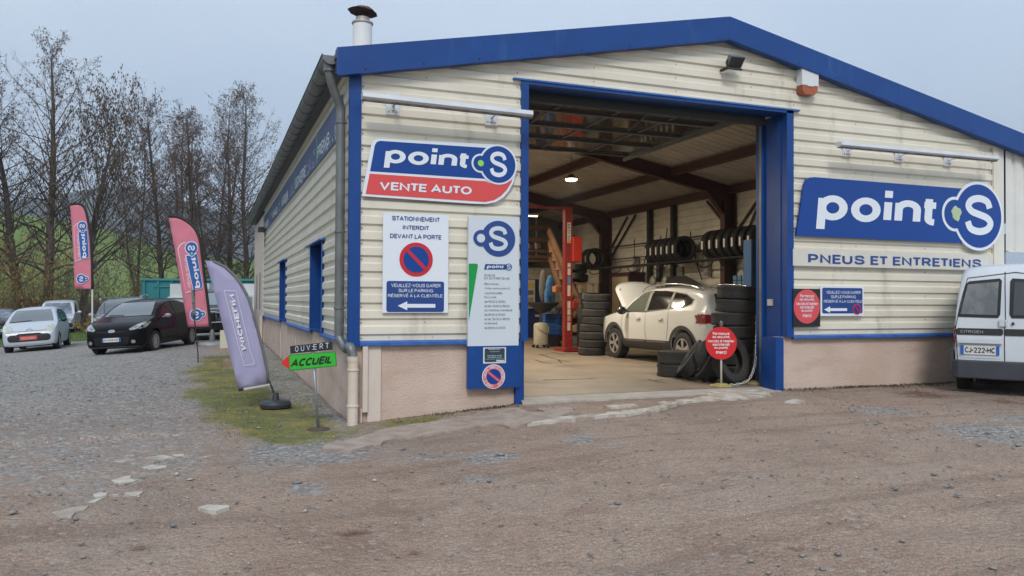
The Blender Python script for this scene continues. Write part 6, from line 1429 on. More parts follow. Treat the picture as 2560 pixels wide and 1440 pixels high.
class Car:
    def __init__(s, name, label, spec, loc, heading, cat="car"):
        """local axes: x forward (0 = middle of wheelbase), y to its left, z up"""
        s.sp = spec; L = spec['L']; s.x0 = spec['wb']/2+spec['front']          # nose
        c, q = math.cos(heading), math.sin(heading); hx, hy = spec['wb']/2, spec['W']/2
        if loc[0] < 0:      # settle the wheels on the sloping yard
            zs = {(i, j): gz(loc[0]+i*hx*c-j*hy*q, loc[1]+i*hx*q+j*hy*c) for i in (1, -1) for j in (1, -1)}
            pit = math.atan(((zs[1, 1]+zs[1, -1])-(zs[-1, 1]+zs[-1, -1]))/2/(2*hx)); rol = math.atan(((zs[1, 1]+zs[-1, 1])-(zs[1, -1]+zs[-1, -1]))/2/(2*hy)); loc = (loc[0], loc[1], sum(zs.values())/4-.015)
        else: pit = rol = 0
        s.root = empty(name, loc, label, cat, None, heading); s.root.rotation_euler = (rol, -pit, heading); s.root['_w'] = [0, 0, 0]; s.build()
    def ring(s, u):      # u: metres behind the nose
        sp = s.sp; zb = interp(sp['bot'], u); zt = interp(sp['top'], u); w = interp(sp['wid'], u); be = interp(sp['belt'], u)
        be = min(be, zt-.03); H = sp['H']; rw = sp['roofw']
        g = max(0.0, (zt-be)/(H-be+1e-6)); we = w*(1-(1-rw)*min(1, g)**.9) if g > 0 else w
        zc = zt-.05*min(1, g)-.012
        mid = zb+(be-zb)*.55
        pts = [(0, zb), (w*.55, zb), (w*.90, zb+.012), (w*.975, zb+.07), (w*1.0, mid-.05), (w*1.0, mid+.06), (w*.985, be-.03), (w*.965, be+.01),
               (w*.965+(we-w*.965)*.5, be+(zc-be)*.5+.004), (we, zc), (we-.07*w/.85, zt-.006*1), (we*.55, zt+.018*min(1, g)+.008), (0, zt+.028*min(1, g)+.012)]
        return pts
    def build(s):
        sp = s.sp; L = sp['L']; us = sorted(set([round(x, 3) for x in list(np.linspace(0, L, 46))+sp.get('st', []) + [.015, .05, .1, L-.015, L-.05]]))
        vs = []; fs = []; n = 13; m = 2*n-2
        for u in us:
            r = s.ring(u); full = r+[(-y, z) for y, z in r[-2:0:-1]]
            for y, z in full: vs.append((s.x0-u, y, z))
        for i in range(len(us)-1):
            for k in range(m): fs.append((i*m+k, i*m+(k+1) % m, (i+1)*m+(k+1) % m, (i+1)*m+k))
        fs.append(tuple(range(m-1, -1, -1))); e = (len(us)-1)*m; fs.append(tuple(e+k for k in range(m)))
        b = B(); b.add(vs, fs); body = b.out("body", sp['paint'], s.root, smooth=True, local=True)
        sub = body.modifiers.new("s", 'SUBSURF'); sub.levels = sub.render_levels = 1
        # wheel arches
        cb = B()
        for x in (sp['wb']/2, -sp['wb']/2):
            for sd in (-1, 1):
                cb.lathe([(sp['R']+.055, 0), (sp['R']+.055, .34)], (x, sd*(sp['W']/2+.03), sp['R']+.012), (0, -sd, 0), 32)
        cut = cb.out("cutter", c_seam, local=True)
        bo = body.modifiers.new("b", 'BOOLEAN'); bo.object = cut; bo.operation = 'DIFFERENCE'; bo.solver = 'EXACT'
        old = body.matrix_world.copy(); body.parent = None; body.matrix_world = Matrix.Identity(4)
        dg = bpy.context.evaluated_depsgraph_get(); dg.update(); ev = body.evaluated_get(dg); me2 = bpy.data.meshes.new_from_object(ev)
        body.modifiers.clear(); body.data = me2; bpy.data.objects.remove(cut); shade(me2, 40)
        body.parent = s.root; body.matrix_parent_inverse = Matrix.Identity(4); body.matrix_basis = Matrix.Identity(4)
        me2.materials.clear(); me2.materials.append(sp['paint']); me2.materials.append(c_seam)
        R = sp['R']+.05
        for p in me2.polygons:      # the insides of the arches and the underside are unpainted
            c = p.center; dd = min(math.hypot(c.x-sp['wb']/2, c.z-sp['R']), math.hypot(c.x+sp['wb']/2, c.z-sp['R']))
            dark = (dd < R+.012 and abs(abs(p.normal.y)) < .5 and abs(c.y) < sp['W']/2+.02 and dd < R+.01) or (abs(c.y) < sp['W']/2-.27 and dd < R) or (p.normal.z < -.6 and c.z < .45)
            p.material_index = 1 if dark else 0
        s.bvh = BVHTree.FromPolygons([v.co.copy() for v in me2.vertices], [tuple(p.vertices) for p in me2.polygons]); s.body = body
        s.wheels()
    def wheels(s):
        sp = s.sp; R = sp['R']
        for i, x in enumerate((sp['wb']/2, -sp['wb']/2)):
            for sd in (-1, 1):
                y = sd*(sp['W']/2-.015); w = sp.get('tw', .195); ht = empty("wheel"); ht.parent = s.root; ht['_w'] = [0, 0, 0]
                b = B().lathe([(R*.62, -.02), (R*.66, .0), (R*.82, .010), (R*.95, .0), (R, -.025), (R, -w+.02), (R*.95, -w), (R*.6, -w+.01), (R*.6, -.03)], (x, y, R), (0, sd, 0), 36, closed=True); b.out("tyre", c_tyre, ht, smooth=40, local=True)
                b = B(); b.lathe([(R*.63, -.045), (R*.655, -.006), (R*.62, -.006), (R*.58, -.05), (.0, -.055)], (x, y, R), (0, sd, 0), 36)
                b.out("rim_barrel", M("rim_shadow", (.03, .03, .03), .6), ht, local=True)
                b = B(); ns = sp.get('spokes', 5)
                for k in range(ns):
                    for da in ((-.13, .13) if sp.get('dbl', True) else (0,)):
                        a = 2*math.pi*k/ns+.3*i; a1 = a+da*.5; a2 = a+da
                        p = np.array((x+math.cos(a1)*R*.14, y-sd*.012, R+math.sin(a1)*R*.14)); q = np.array((x+math.cos(a2)*R*.62, y-sd*.006, R+math.sin(a2)*R*.62))
                        b.bar(p, q, R*sp.get('sw', .085), .016, up=(0, 1, 0))
                b.lathe([(R*.17, -.02), (R*.16, .0), (R*.05, .004)], (x, y-sd*.01, R), (0, sd, 0), 14)
                b.lathe([(R*.66, -.012), (R*.655, .002), (R*.60, .0), (R*.60, -.012)], (x, y, R), (0, sd, 0), 36, closed=True)
                b.out("rim", sp.get('rimmat', c_rim), ht, smooth=35, local=True)
    def wrap(s, name, poly, view, mat, off=.006, root=None, step=.07, flip=False, two=False, th=.0):
        """a flat outline pressed onto the body. view 'L'/'R': (x from nose back, z); 'F'/'B': (y, z), 'T': (x back, y)"""
        P = [Vector(p) for p in poly]; Q = []
        for i in range(len(P)):
            p, q = P[i], P[(i+1) % len(P)]; n = max(1, int((q-p).length/step)); Q += [p.lerp(q, k/n) for k in range(n)]
        xs = [p.x for p in Q]; ys = [p.y for p in Q]; ins = []; QL = [(p.x, p.y) for p in Q]
        if (max(xs)-min(xs)) > step*1.2 and (max(ys)-min(ys)) > step*1.2:
            for x in np.arange(min(xs)+step*.5, max(xs), step):
                for y in np.arange(min(ys)+step*.5, max(ys), step):
                    if inpoly(np.array([x]), np.array([y]), QL)[0] and min((x-a)**2+(y-b_)**2 for a, b_ in QL) > (step*.35)**2: ins.append(Vector((x, y)))
        r = delaunay_2d_cdt(Q+ins, [], [list(range(len(Q)))], 1, 1e-5); vs = []
        for v in r[0]:
            if view in 'LR': sd = 1 if view == 'L' else -1; o = Vector((s.x0-v.x, sd*3, v.y)); d = Vector((0, -sd, 0))
            elif view == 'F': o = Vector((s.x0+2, v.x, v.y)); d = Vector((-1, 0, 0))
            elif view == 'B': o = Vector((s.x0-s.sp['L']-2, v.x, v.y)); d = Vector((1, 0, 0))
            else: o = Vector((s.x0-v.x, v.y, 4)); d = Vector((0, 0, -1))
            h = s.bvh.ray_cast(o, d)
            if h[0] is None:
                h = s.bvh.find_nearest(o+d*(3.2 if view in 'LR' else 2)); 
            nrm = h[1] if h[1].dot(d) < 0 else -h[1]
            vs.append(h[0]+nrm*off)
        b = B(); b.add([tuple(v) for v in vs], [tuple(f) for f in r[2]]); o = b.out(name, mat, root or s.root, smooth=True, local=True); return o
    def both(s, name, poly, mat, **k): return [s.wrap(name, poly, v, mat, **k) for v in 'LR']
    def seam(s, pts, view, w=.012, mat=None, off=.004):
        b = None
        for p, q in zip(pts[:-1], pts[1:]):
            p, q = Vector(p), Vector(q); d = (q-p).normalized(); n = Vector((-d.y, d.x))*w/2
            s.wrap("panel_gap", [p+n, q+n, q-n, p-n], view, mat or c_seam, off=off, step=.10)
    def plate(s, view, y, z, w, h, txt, mat=None, tmat=None, gap=.02):
        if view == 'F': o = Vector((s.x0+2, y, z)); d = Vector((-1, 0, 0))
        else: o = Vector((s.x0-s.sp['L']-2, y, z)); d = Vector((1, 0, 0))
        hts = [s.bvh.ray_cast(o+Vector((0, a, c)), d)[0] for a in (-w/2, 0, w/2) for c in (-h/2, h/2)]
        x = max((k.x for k in hts if k), default=s.x0) if view == 'F' else min((k.x for k in hts if k), default=s.x0-s.sp['L'])
        sg = 1 if view == 'F' else -1; x += sg*gap
        S = Plane((x, y, z), (0, -sg, 0) if view == 'B' else (0, 1, 0), (0, 0, 1), (sg, 0, 0))
        if view == 'B': S = Plane((x, y, z), (0, -1, 0), (0, 0, 1), (-1, 0, 0))
        else: S = Plane((x, y, z), (0, 1, 0), (0, 0, 1), (1, 0, 0))
        pr = empty("number_plate"); pr.parent = s.root; pr['_w'] = [0, 0, 0]
        b = B(); S.poly(b, [(-w/2, -h/2), (w/2, -h/2), (w/2, h/2), (-w/2, h/2)], 0, .012); b.out("plate_board", mat or c_plate, pr, local=True)
        if mat is None:
            for a in (-1, 1):
                b = B(); S.poly(b, [(a*w/2, -h/2), (a*(w/2-w*.085), -h/2), (a*(w/2-w*.085), h/2), (a*w/2, h/2)], .002, .002); b.out("plate_band", c_pblue, pr, local=True)
        b = B(); S.text(b, txt, -w*.385, w*.385, -h*.30, h*.30, .004, .03); b.out("lettering", tmat or c_pblk, pr, local=True); return S
    def mirror(s, u, z, mat, r=(.07, .10, .065), out=.12, both=True):
        for sd in (1, -1):
            w = interp(s.sp['wid'], u); b = B().blob((s.x0-u, sd*(w+out), z), (r[0]*1.0, r[1], r[2]), 14, 8); b.bar((s.x0-u-.01, sd*(w-.03), z-.03), (s.x0-u-.01, sd*(w+out*.5), z-.02), .04, .03)
            b.out("wing_mirror", mat, s.root, smooth=True, local=True)
H_ = math.pi/2
def heading(bearing): return H_-R_(bearing)       # compass bearing from +Y to Blender angle
# ---- black hatchback
sp = dict(L=3.95, W=1.72, H=1.48, wb=2.49, front=.80, R=.305, roofw=.76, paint=M("black_paint", (.006, .0055, .007), .14, coat=.0, spec=.13), spokes=12, dbl=False, sw=.07, rimmat=M("silver_hubcap", (.52, .52, .52), .3, metal=.5),
    top=[(0, .50), (.02, .60), (.06, .69), (.15, .77), (.35, .86), (.7, .96), (.98, 1.03), (1.25, 1.21), (1.6, 1.38), (1.9, 1.45), (2.3, 1.48), (2.8, 1.455), (3.3, 1.36), (3.6, 1.24), (3.8, 1.0), (3.92, .85), (3.95, .6)],
    bot=[(0, .34), (.04, .22), (.2, .17), (3.6, .19), (3.9, .26), (3.95, .34)], wid=[(0, .44), (.015, .56), (.05, .66), (.13, .76), (.35, .835), (.7, .86), (3.2, .86), (3.7, .82), (3.88, .72), (3.95, .55)],
    belt=[(0, .66), (.35, .80), (.98, .90), (2, .96), (3.4, 1.05), (3.95, .9)])
F0 = at(393, 880, 22.1)
ang = heading(201)
def place(spec, wheel_xy, ang, side, z):
    """car origin from the ground point of its front wheel on one side"""
    lx, ly = spec['wb']/2, side*spec['W']/2; c, s_ = math.cos(ang), math.sin(ang)
    return (wheel_xy[0]-(lx*c-ly*s_), wheel_xy[1]-(lx*s_+ly*c), z)
car = Car("parked_car", "glossy black hatchback with plate CM 612 NZ parked behind the pink flags", sp, place(sp, F0, ang, 1, gz(F0[0], F0[1])+.0), ang)
car.wrap("windscreen", [(-.66, 1.035), (.66, 1.035), (.60, 1.22), (.49, 1.405), (-.49, 1.405), (-.60, 1.22)], 'F', c_glassl, off=.008)
car.both("window", [(1.22, 1.04), (1.62, 1.29), (1.95, 1.37), (2.12, 1.385), (2.18, 1.02), (1.8, 1.0)], c_glass)
car.both("window", [(2.24, 1.03), (2.20, 1.385), (2.7, 1.36), (3.15, 1.27), (3.38, 1.15), (3.2, 1.08)], c_glass)
for sd in (1, -1):
    car.wrap("headlight", [(sd*.80, .80), (sd*.77, .88), (sd*.60, .80), (sd*.46, .70), (sd*.50, .66), (sd*.66, .69)], 'F', c_lens, off=.008)
    car.wrap("headlight", [(.10, .69), (.10, .74), (.42, .86), (.62, .93), (.60, .86), (.3, .72)], 'L' if sd > 0 else 'R', c_lens, off=.010)
    car.wrap("fog_lamp", [(sd*.58+.055*math.cos(t), .36+.05*math.sin(t)) for t in np.linspace(0, 2*math.pi, 12, endpoint=False)], 'F', c_chrome, off=.012, step=.03)
car.wrap("grille", [(-.44, .635), (-.40, .655), (.40, .655), (.44, .635), (.2, .61), (-.2, .61)], 'F', c_seam, off=.006)
car.wrap("lower_grille", [(-.50, .50), (.50, .50), (.44, .30), (.30, .26), (-.30, .26), (-.44, .30)], 'F', M("grille_black", (.004, .004, .004), .9), off=.007)
car.wrap("bumper_lip", [(-.70, .225), (.70, .225), (.68, .245), (-.68, .245)], 'F', M("lip_sheen", (.10, .10, .11), .3), off=.010)
o_ = car.wrap("emblem", [(.095*math.cos(t), .655+.04*math.sin(t)) for t in np.linspace(0, 2*math.pi, 18, endpoint=False)], 'F', c_chrome, off=.016, step=.03)
car.wrap("emblem_field", [(.075*math.cos(t), .655+.027*math.sin(t)) for t in np.linspace(0, 2*math.pi, 16, endpoint=False)], 'F', M("emblem_blue", (.20, .26, .36), .3), off=.019, step=.03)
car.plate('F', 0, .425, .50, .11, "CM 612 NZ")
for v in 'LR': car.seam([(1.16, .32), (1.12, .75), (1.18, 1.0)], v); car.seam([(2.21, .30), (2.22, 1.0)], v); car.seam([(1.16, .27), (2.9, .29)], v)
car.seam([(-.72, .93), (-.60, .74), (-.40, .67)], 'F'); car.seam([(.72, .93), (.60, .74), (.40, .67)], 'F')
car.mirror(1.30, 1.0, M("mirror_grey", (.23, .23, .24), .25, coat=.5), out=.13)
car.wrap("wiper", [(-.55, 1.05), (-.1, 1.05), (-.1, 1.065), (-.55, 1.07)], 'F', c_trim, off=.02)
for sd in (1, -1): car.wrap("tail_light", [(sd*.80, .80), (sd*.80, 1.1), (sd*.66, 1.05), (sd*.66, .82)], 'B', c_tail, off=.01)
B().tube([(-.2, 0, 1.49), (-.32, 0, 1.62)], .006, 4).out("aerial", c_trim, car.root, local=True)
# ---- small silver-blue city car
sp = dict(L=3.43, W=1.63, H=1.465, wb=2.34, front=.62, R=.285, roofw=.80, paint=M("pale_silver_blue", (.43, .47, .54), .38, coat=.15), spokes=7, rimmat=M("silver_hubcap"),
    top=[(0, .50), (.02, .58), (.06, .67), (.13, .75), (.24, .83), (.40, .91), (.62, .99), (.95, 1.22), (1.25, 1.38), (1.6, 1.455), (2.1, 1.465), (2.7, 1.43), (3.1, 1.32), (3.3, 1.05), (3.4, .8), (3.43, .6)],
    bot=[(0, .30), (.05, .20), (.2, .17), (3.1, .18), (3.4, .24), (3.43, .34)], wid=[(0, .52), (.015, .62), (.06, .72), (.14, .78), (.35, .812), (3.0, .812), (3.3, .76), (3.43, .6)],
    belt=[(0, .68), (.35, .84), (.65, .92), (2, .96), (3.1, 1.0), (3.43, .9)])
P = at(84, 868, 26.6); a_ = heading(180-10.4+9)
car = Car("parked_car", "small silver-blue city car with a red plate facing the road", sp, (P[0]-math.cos(a_)*sp['wb']/2, P[1]-math.sin(a_)*sp['wb']/2, gz(P[0], P[1])), a_)
car.wrap("windscreen", [(-.66, .99), (-.55, 1.0), (.55, 1.0), (.66, .99), (.60, 1.20), (.52, 1.39), (-.52, 1.39), (-.60, 1.20)], 'F', c_glassl, off=.008)
car.both("window", [(.95, 1.03), (1.3, 1.29), (1.6, 1.38), (1.95, 1.385), (1.98, 1.02)], c_glass); car.both("window", [(2.05, 1.03), (2.03, 1.385), (2.6, 1.34), (2.9, 1.22), (2.85, 1.06)], c_glass)
for sd in (1, -1):
    car.wrap("headlight", [(sd*.62+.15*math.cos(t)*sd, .775+.115*math.sin(t)+.03*math.cos(t)) for t in np.linspace(0, 2*math.pi, 16, endpoint=False)], 'F', M("clear_lamp", (.50, .53, .46), .15, coat=.8, n=(9, .35, .65), col2=(.27, .30, .27)), off=.010, step=.05)
car.wrap("bumper_grille", rrect(-.62, .62, .36, .59, .10), 'F', M("matt_black", (.010, .010, .011), .65), off=.007)
car.wrap("bumper_slot", [(-.38, .585), (.38, .585), (.30, .625), (-.30, .625)], 'F', c_seam, off=.008)
car.wrap("emblem", [(-.10, .73), (0, .775), (.10, .73), (.10, .745), (0, .79), (-.10, .745)], 'F', c_chrome, off=.012, step=.04); car.wrap("emblem", [(-.10, .705), (0, .75), (.10, .705), (.10, .72), (0, .765), (-.10, .72)], 'F', c_chrome, off=.012, step=.04)
car.plate('F', -.02, .475, .50, .13, "DACIA OCCASION" if False else "OCCASION", M("plate_red", (.55, .085, .08), .4), M("plate_pink_letters", (.70, .40, .40), .4))
car.seam([(-.46, .70), (.46, .70)], 'F', w=.01); car.seam([(.46, .70), (.74, .95)], 'F', w=.01); car.seam([(-.46, .70), (-.74, .95)], 'F', w=.01)
for v in 'LR': car.seam([(.86, .3), (.84, .95)], v); car.seam([(2.0, .3), (2.01, .98)], v)
car.mirror(.98, 1.0, c_trim, out=.10, r=(.07, .10, .075)); car.wrap("wiper", [(-.6, .99), (.0, 1.02), (.0, 1.04), (-.6, 1.01)], 'F', c_trim, off=.02)
B().tube([(.1, .1, 1.46), (.05, .1, 1.55)], .006, 4).out("aerial", c_trim, car.root, local=True)
# ---- silver van behind it
vans = dict(L=4.11, W=1.72, H=1.80, wb=2.69, front=.75, R=.30, roofw=.86,
    top=[(0, .55), (.03, .70), (.10, .82), (.25, .92), (.6, 1.03), (.9, 1.10), (1.25, 1.42), (1.55, 1.66), (1.8, 1.745), (2.3, 1.80), (3.4, 1.80), (3.9, 1.77), (4.02, 1.60), (4.08, 1.0), (4.11, .6)],
    bot=[(0, .34), (.05, .26), (.2, .22), (3.8, .24), (4.11, .30)], wid=[(0, .56), (.02, .68), (.08, .78), (.2, .84), (.5, .86), (3.8, .86), (4.05, .835), (4.11, .80)],
    belt=[(0, .74), (.35, .90), (.9, 1.00), (2, 1.04), (4.11, 1.06)])
sp = dict(vans, paint=M("silver_paint", (.42, .45, .50), .3, coat=.7), spokes=7)
P = at(143, 822, 41.5); a_ = heading(180-11+8)
car = Car("parked_van", "silver van with black bumper standing on the grass behind the silver-blue car", sp, (P[0]-math.cos(a_)*sp['wb']/2, P[1]-math.sin(a_)*sp['wb']/2, gz(P[0], P[1])), a_, "van")
car.wrap("windscreen", [(-.70, 1.09), (.70, 1.09), (.66, 1.40), (.56, 1.66), (-.56, 1.66), (-.66, 1.40)], 'F', M("misty_glass", (.16, .18, .24), .15, coat=.8, n=(3, .4, .6), col2=(.05, .06, .09)), off=.008)  # glass mottled between pale and dark blue-grey
car.both("window", [(1.25, 1.12), (1.6, 1.52), (1.9, 1.62), (2.3, 1.64), (2.3, 1.1)], c_glass)
car.wrap("bumper", rrect(-.78, .78, .38, .60, .08), 'F', c_trim, off=.03)
for sd in (1, -1): car.wrap("headlight", rrect(min(sd*.76, sd*.45), max(sd*.76, sd*.45), .70, .84, .04), 'F', c_lens, off=.01)
car.plate('F', 0, .47, .5, .11, "AB 127 KR" if False else " - "); car.mirror(1.3, 1.15, c_plate, out=.16)
# ---- dark car cut by the left frame edge
sp = dict(L=4.4, W=1.8, H=1.45, wb=2.65, front=.85, R=.32, roofw=.74, paint=M("dark_grey_paint", (.055, .058, .065), .2, coat=.8), spokes=5,
    top=[(0, .5), (.03, .66), (.1, .76), (.3, .84), (.8, .93), (1.1, 1.0), (1.5, 1.24), (1.9, 1.40), (2.4, 1.45), (3.1, 1.40), (3.7, 1.15), (4.0, 1.05), (4.3, .95), (4.4, .6)],
    bot=[(0, .3), (.1, .2), (4.2, .2), (4.4, .3)], wid=[(0, .55), (.03, .7), (.12, .82), (.4, .9), (4.0, .9), (4.3, .8), (4.4, .6)], belt=[(0, .7), (.8, .86), (2, .95), (4.4, .95)])
P = at(2, 830, 36.5); a_ = heading(180-14-3)
car = Car("parked_car", "dark grey saloon partly cut off at the left picture edge", sp, (P[0]-math.cos(a_)*sp['wb']/2, P[1]-math.sin(a_)*sp['wb']/2, gz(P[0], P[1])), a_)
car.wrap("windscreen", [(-.70, 1.01), (.70, 1.01), (.62, 1.2), (.5, 1.38), (-.5, 1.38), (-.62, 1.2)], 'F', M("misty_glass"), off=.008)
car.both("window", [(1.3, 1.0), (1.75, 1.25), (2.1, 1.33), (3.0, 1.31), (3.45, 1.1), (3.2, 1.02)], c_glass)
for sd in (1, -1): car.wrap("headlight", [(sd*.84, .76), (sd*.80, .84), (sd*.5, .74), (sd*.5, .68)], 'F', c_lens, off=.01)
car.wrap("grille", rrect(-.4, .4, .56, .70, .03), 'F', c_trim, off=.008); car.plate('F', 0, .45, .52, .11, "EW 692 QD" if False else "- 693 -"); car.mirror(1.35, 1.0, c_trim)
# ---- grey estate with roof rails behind the black hatchback
sp4 = dict(L=4.5, W=1.82, H=1.66, wb=2.68, front=.88, R=.34, roofw=.80,
    top=[(0, .6), (.03, .76), (.12, .86), (.3, .94), (.8, 1.03), (1.05, 1.09), (1.5, 1.42), (1.85, 1.57), (2.3, 1.63), (3.3, 1.60), (3.9, 1.50), (4.2, 1.28), (4.42, 1.0), (4.5, .65)],
    bot=[(0, .36), (.1, .26), (4.2, .28), (4.5, .38)], wid=[(0, .56), (.03, .7), (.12, .82), (.4, .9), (4.0, .9), (4.35, .84), (4.5, .7)], belt=[(0, .8), (.8, .96), (2, 1.03), (4.5, 1.06)])
sp = dict(sp4, paint=M("gunmetal_paint", (.085, .090, .098), .2, coat=.8))
P = at(308, 862, 28.9); a_ = heading(180+2)
car = Car("parked_car", "grey estate car with roof rails and a paper in its windscreen behind the black hatchback", sp, (P[0]-math.cos(a_)*sp['wb']/2, P[1]-math.sin(a_)*sp['wb']/2, gz(P[0], P[1])), a_)
car.wrap("windscreen", [(-.72, 1.10), (.72, 1.10), (.68, 1.35), (.58, 1.55), (-.58, 1.55), (-.68, 1.35)], 'F', c_glassl, off=.008)
car.both("window", [(1.3, 1.1), (1.75, 1.42), (2.1, 1.51), (3.9, 1.42), (4.1, 1.15)], c_glass)
for sd in (1, -1):
    B().tube(catmull([(-.1+1.2, sd*.68, 1.55), (-.1+1.05, sd*.69, 1.655), (-.3, sd*.68, 1.70), (-1.3, sd*.67, 1.66), (-1.5, sd*.66, 1.58)]), .02, 6).out("roof_rail", c_chrome, car.root, local=True, smooth=True)
    car.wrap("headlight", [(sd*.86, .80), (sd*.82, .95), (sd*.52, .82), (sd*.52, .74)], 'F', c_lens, off=.01)
car.wrap("paper_sheet", [(-.42, 1.13), (-.12, 1.13), (-.07, 1.22), (-.34, 1.22)], 'F', M("paper_blue", (.45, .62, .68), .5), off=.012)
car.mirror(1.35, 1.08, M("mirror_silver", (.38, .40, .42), .25), out=.16); car.wrap("grille", rrect(-.5, .5, .5, .72, .04), 'F', c_trim, off=.008)
# ---- dark off-roader behind the nearer flag
sp = dict(sp4, H=1.75, W=1.8, top=[(0, .7), (.03, .95), (.12, 1.05), (.3, 1.09), (1.3, 1.13), (1.75, 1.62), (2.0, 1.73), (2.4, 1.75), (4.1, 1.75), (4.3, 1.6), (4.42, 1.0), (4.5, .7)], belt=[(0, .9), (1.3, 1.08), (4.5, 1.12)], roofw=.86,
    paint=M("off_roader_black", (.014, .015, .018), .2, coat=.8), R=.37)
P = at(522, 858, 27.3); a_ = heading(180+2)
car = Car("parked_car", "black off-roader with slatted grille and bull bar half hidden behind the nearer flag", sp, (P[0]-math.cos(a_)*sp['wb']/2, P[1]-math.sin(a_)*sp['wb']/2, gz(P[0], P[1])), a_)
car.wrap("windscreen", [(-.70, 1.2), (.70, 1.2), (.64, 1.62), (-.64, 1.62)], 'F', M("pale_glass", (.20, .25, .29), .1, coat=.8), off=.008)
for k in range(7): car.wrap("grille_slot", rrect(-.42+k*.125, -.36+k*.125, .74, .94, .02), 'F', M("slot_black", (.003, .003, .003), .9), off=.008)
for sd in (1, -1): car.wrap("headlight", rrect(min(sd*.76, sd*.54), max(sd*.76, sd*.54), .76, .92, .03), 'F', c_lens, off=.01)
xn = car.x0+.12
B().tube(catmull([(xn-.2, -.7, .6), (xn, -.6, .62), (xn+.02, 0, .62), (xn, .6, .62), (xn-.2, .7, .6)]), .025, 6).tube(catmull([(xn, -.45, .62), (xn, -.42, .92), (xn, 0, .98), (xn, .42, .92), (xn, .45, .62)]), .022, 6).out("bull_bar", c_chrome, car.root, local=True, smooth=True)
B().box(car.x0-.02, car.x0+.07, -.85, .85, .42, .60).out("bumper", c_trim, car.root, local=True)
car.both("window", [(1.9, 1.18), (2.0, 1.62), (4.1, 1.62), (4.1, 1.18)], c_glass)
# ---- white family car inside the bay, bonnet up
sp = dict(L=4.54, W=1.79, H=1.60, wb=2.78, front=.88, R=.345, roofw=.79, tw=.22, paint=M("pearl_white_paint", (.57, .58, .56), .2, coat=1.0), rimmat=M("bright_alloy", (.48, .46, .43), .3, metal=.6), spokes=5, sw=.10,
    top=[(0, .62), (.03, .76), (.10, .86), (.25, .93), (.6, 1.0), (1.08, 1.08), (1.45, 1.32), (1.85, 1.50), (2.2, 1.575), (2.8, 1.60), (3.5, 1.575), (4.0, 1.52), (4.25, 1.42), (4.40, 1.15), (4.50, .98), (4.54, .7)],
    bot=[(0, .40), (.1, .27), (.4, .25), (4.1, .27), (4.4, .34), (4.54, .42)], wid=[(0, .52), (.03, .66), (.12, .79), (.4, .875), (.8, .895), (3.6, .895), (4.1, .87), (4.35, .81), (4.54, .66)],
    belt=[(0, .78), (.35, .93), (1.1, 1.0), (2, 1.03), (3.4, 1.10), (4.54, 1.10)])
org = (7.95, 5.02, 0)
car = Car("family_car", "white family car in the bay with its bonnet raised", sp, org, heading(0))
c_gl2 = M("dark_side_glass", (.012, .011, .011), .05, spec=.9, coat=1.0); c_clad = M("grey_sill_cladding", (.030, .028, .027), .6)
for v in 'LR':
    car.wrap("window", [(1.36, 1.08), (1.62, 1.28), (1.95, 1.46), (2.22, 1.505), (2.18, 1.09)], v, M("front_side_glass", (.10, .12, .095), .05, spec=.9, coat=1), off=.008)
    car.wrap("window", [(2.30, 1.10), (2.36, 1.51), (2.85, 1.51), (3.12, 1.48), (3.06, 1.14)], v, c_gl2, off=.008)
    car.wrap("quarter_window", [(3.18, 1.15), (3.22, 1.47), (3.6, 1.43), (3.88, 1.33), (3.86, 1.25), (3.6, 1.18)], v, c_gl2, off=.008)
    car.wrap("window_gap", [(1.30, 1.06), (1.60, 1.29), (1.95, 1.48), (2.25, 1.525), (3.1, 1.50), (3.6, 1.45), (3.93, 1.34), (3.89, 1.23), (3.6, 1.16), (2.2, 1.06)], v, M("pillar_black", (.03, .03, .028), .3), off=.004)
    car.wrap("door_pillar", [(2.19, 1.08), (2.23, 1.515), (2.34, 1.52), (2.30, 1.08)], v, M("pillar_grey", (.13, .125, .11), .4), off=.010)
    car.wrap("door_pillar", [(3.07, 1.13), (3.13, 1.49), (3.21, 1.48), (3.17, 1.14)], v, M("pillar_grey"), off=.010)
    car.wrap("sill_cladding", [(1.28, .27), (1.30, .47), (3.22, .50), (3.24, .29)], v, c_clad, off=.014)
    car.wrap("sill_strip", [(1.45, .43), (1.45, .462), (2.25, .475), (2.25, .442)], v, M("sill_highlight_strip", (.16, .15, .14), .35, metal=.4), off=.022)
    car.wrap("sill_strip", [(2.32, .442), (2.32, .475), (3.08, .485), (3.08, .455)], v, M("sill_highlight_strip"), off=.022)
    for cxw in (sp['front'], sp['front']+sp['wb']):
        Rr = sp['R']+.05; pts = []
        for t in np.linspace(-8, 188, 18): pts.append((cxw-(Rr+.095)*math.cos(R_(t)), sp['R']+(Rr+.085)*math.sin(R_(t))))
        for t in np.linspace(188, -8, 18): pts.append((cxw-(Rr+.022)*math.cos(R_(t)), sp['R']+(Rr+.022)*math.sin(R_(t))))
        car.wrap("arch_trim", pts, v, c_clad, off=.012)
    car.seam([(1.30, .48), (1.22, .85), (1.27, 1.05)], v, w=.010); car.seam([(2.28, .50), (2.25, 1.07)], v, w=.010); car.seam([(3.10, .52), (3.16, .80), (3.14, 1.10)], v, w=.010)
    sd = 1 if v == 'L' else -1
    for u in (1.98, 2.88): B().bar((car.x0-u+.085, sd*.905, .925), (car.x0-u-.085, sd*.905, .935), .025, .03).out("door_handle", M("pearl_white_paint"), car.root, local=True)
    B().tube(catmull([(car.x0-1.75, sd*.64, 1.50), (car.x0-2.0, sd*.65, 1.60), (car.x0-2.7, sd*.66, 1.66), (car.x0-3.5, sd*.66, 1.63), (car.x0-3.95, sd*.64, 1.54)]), .018, 6).out("roof_rail", c_chrome, car.root, local=True, smooth=True)
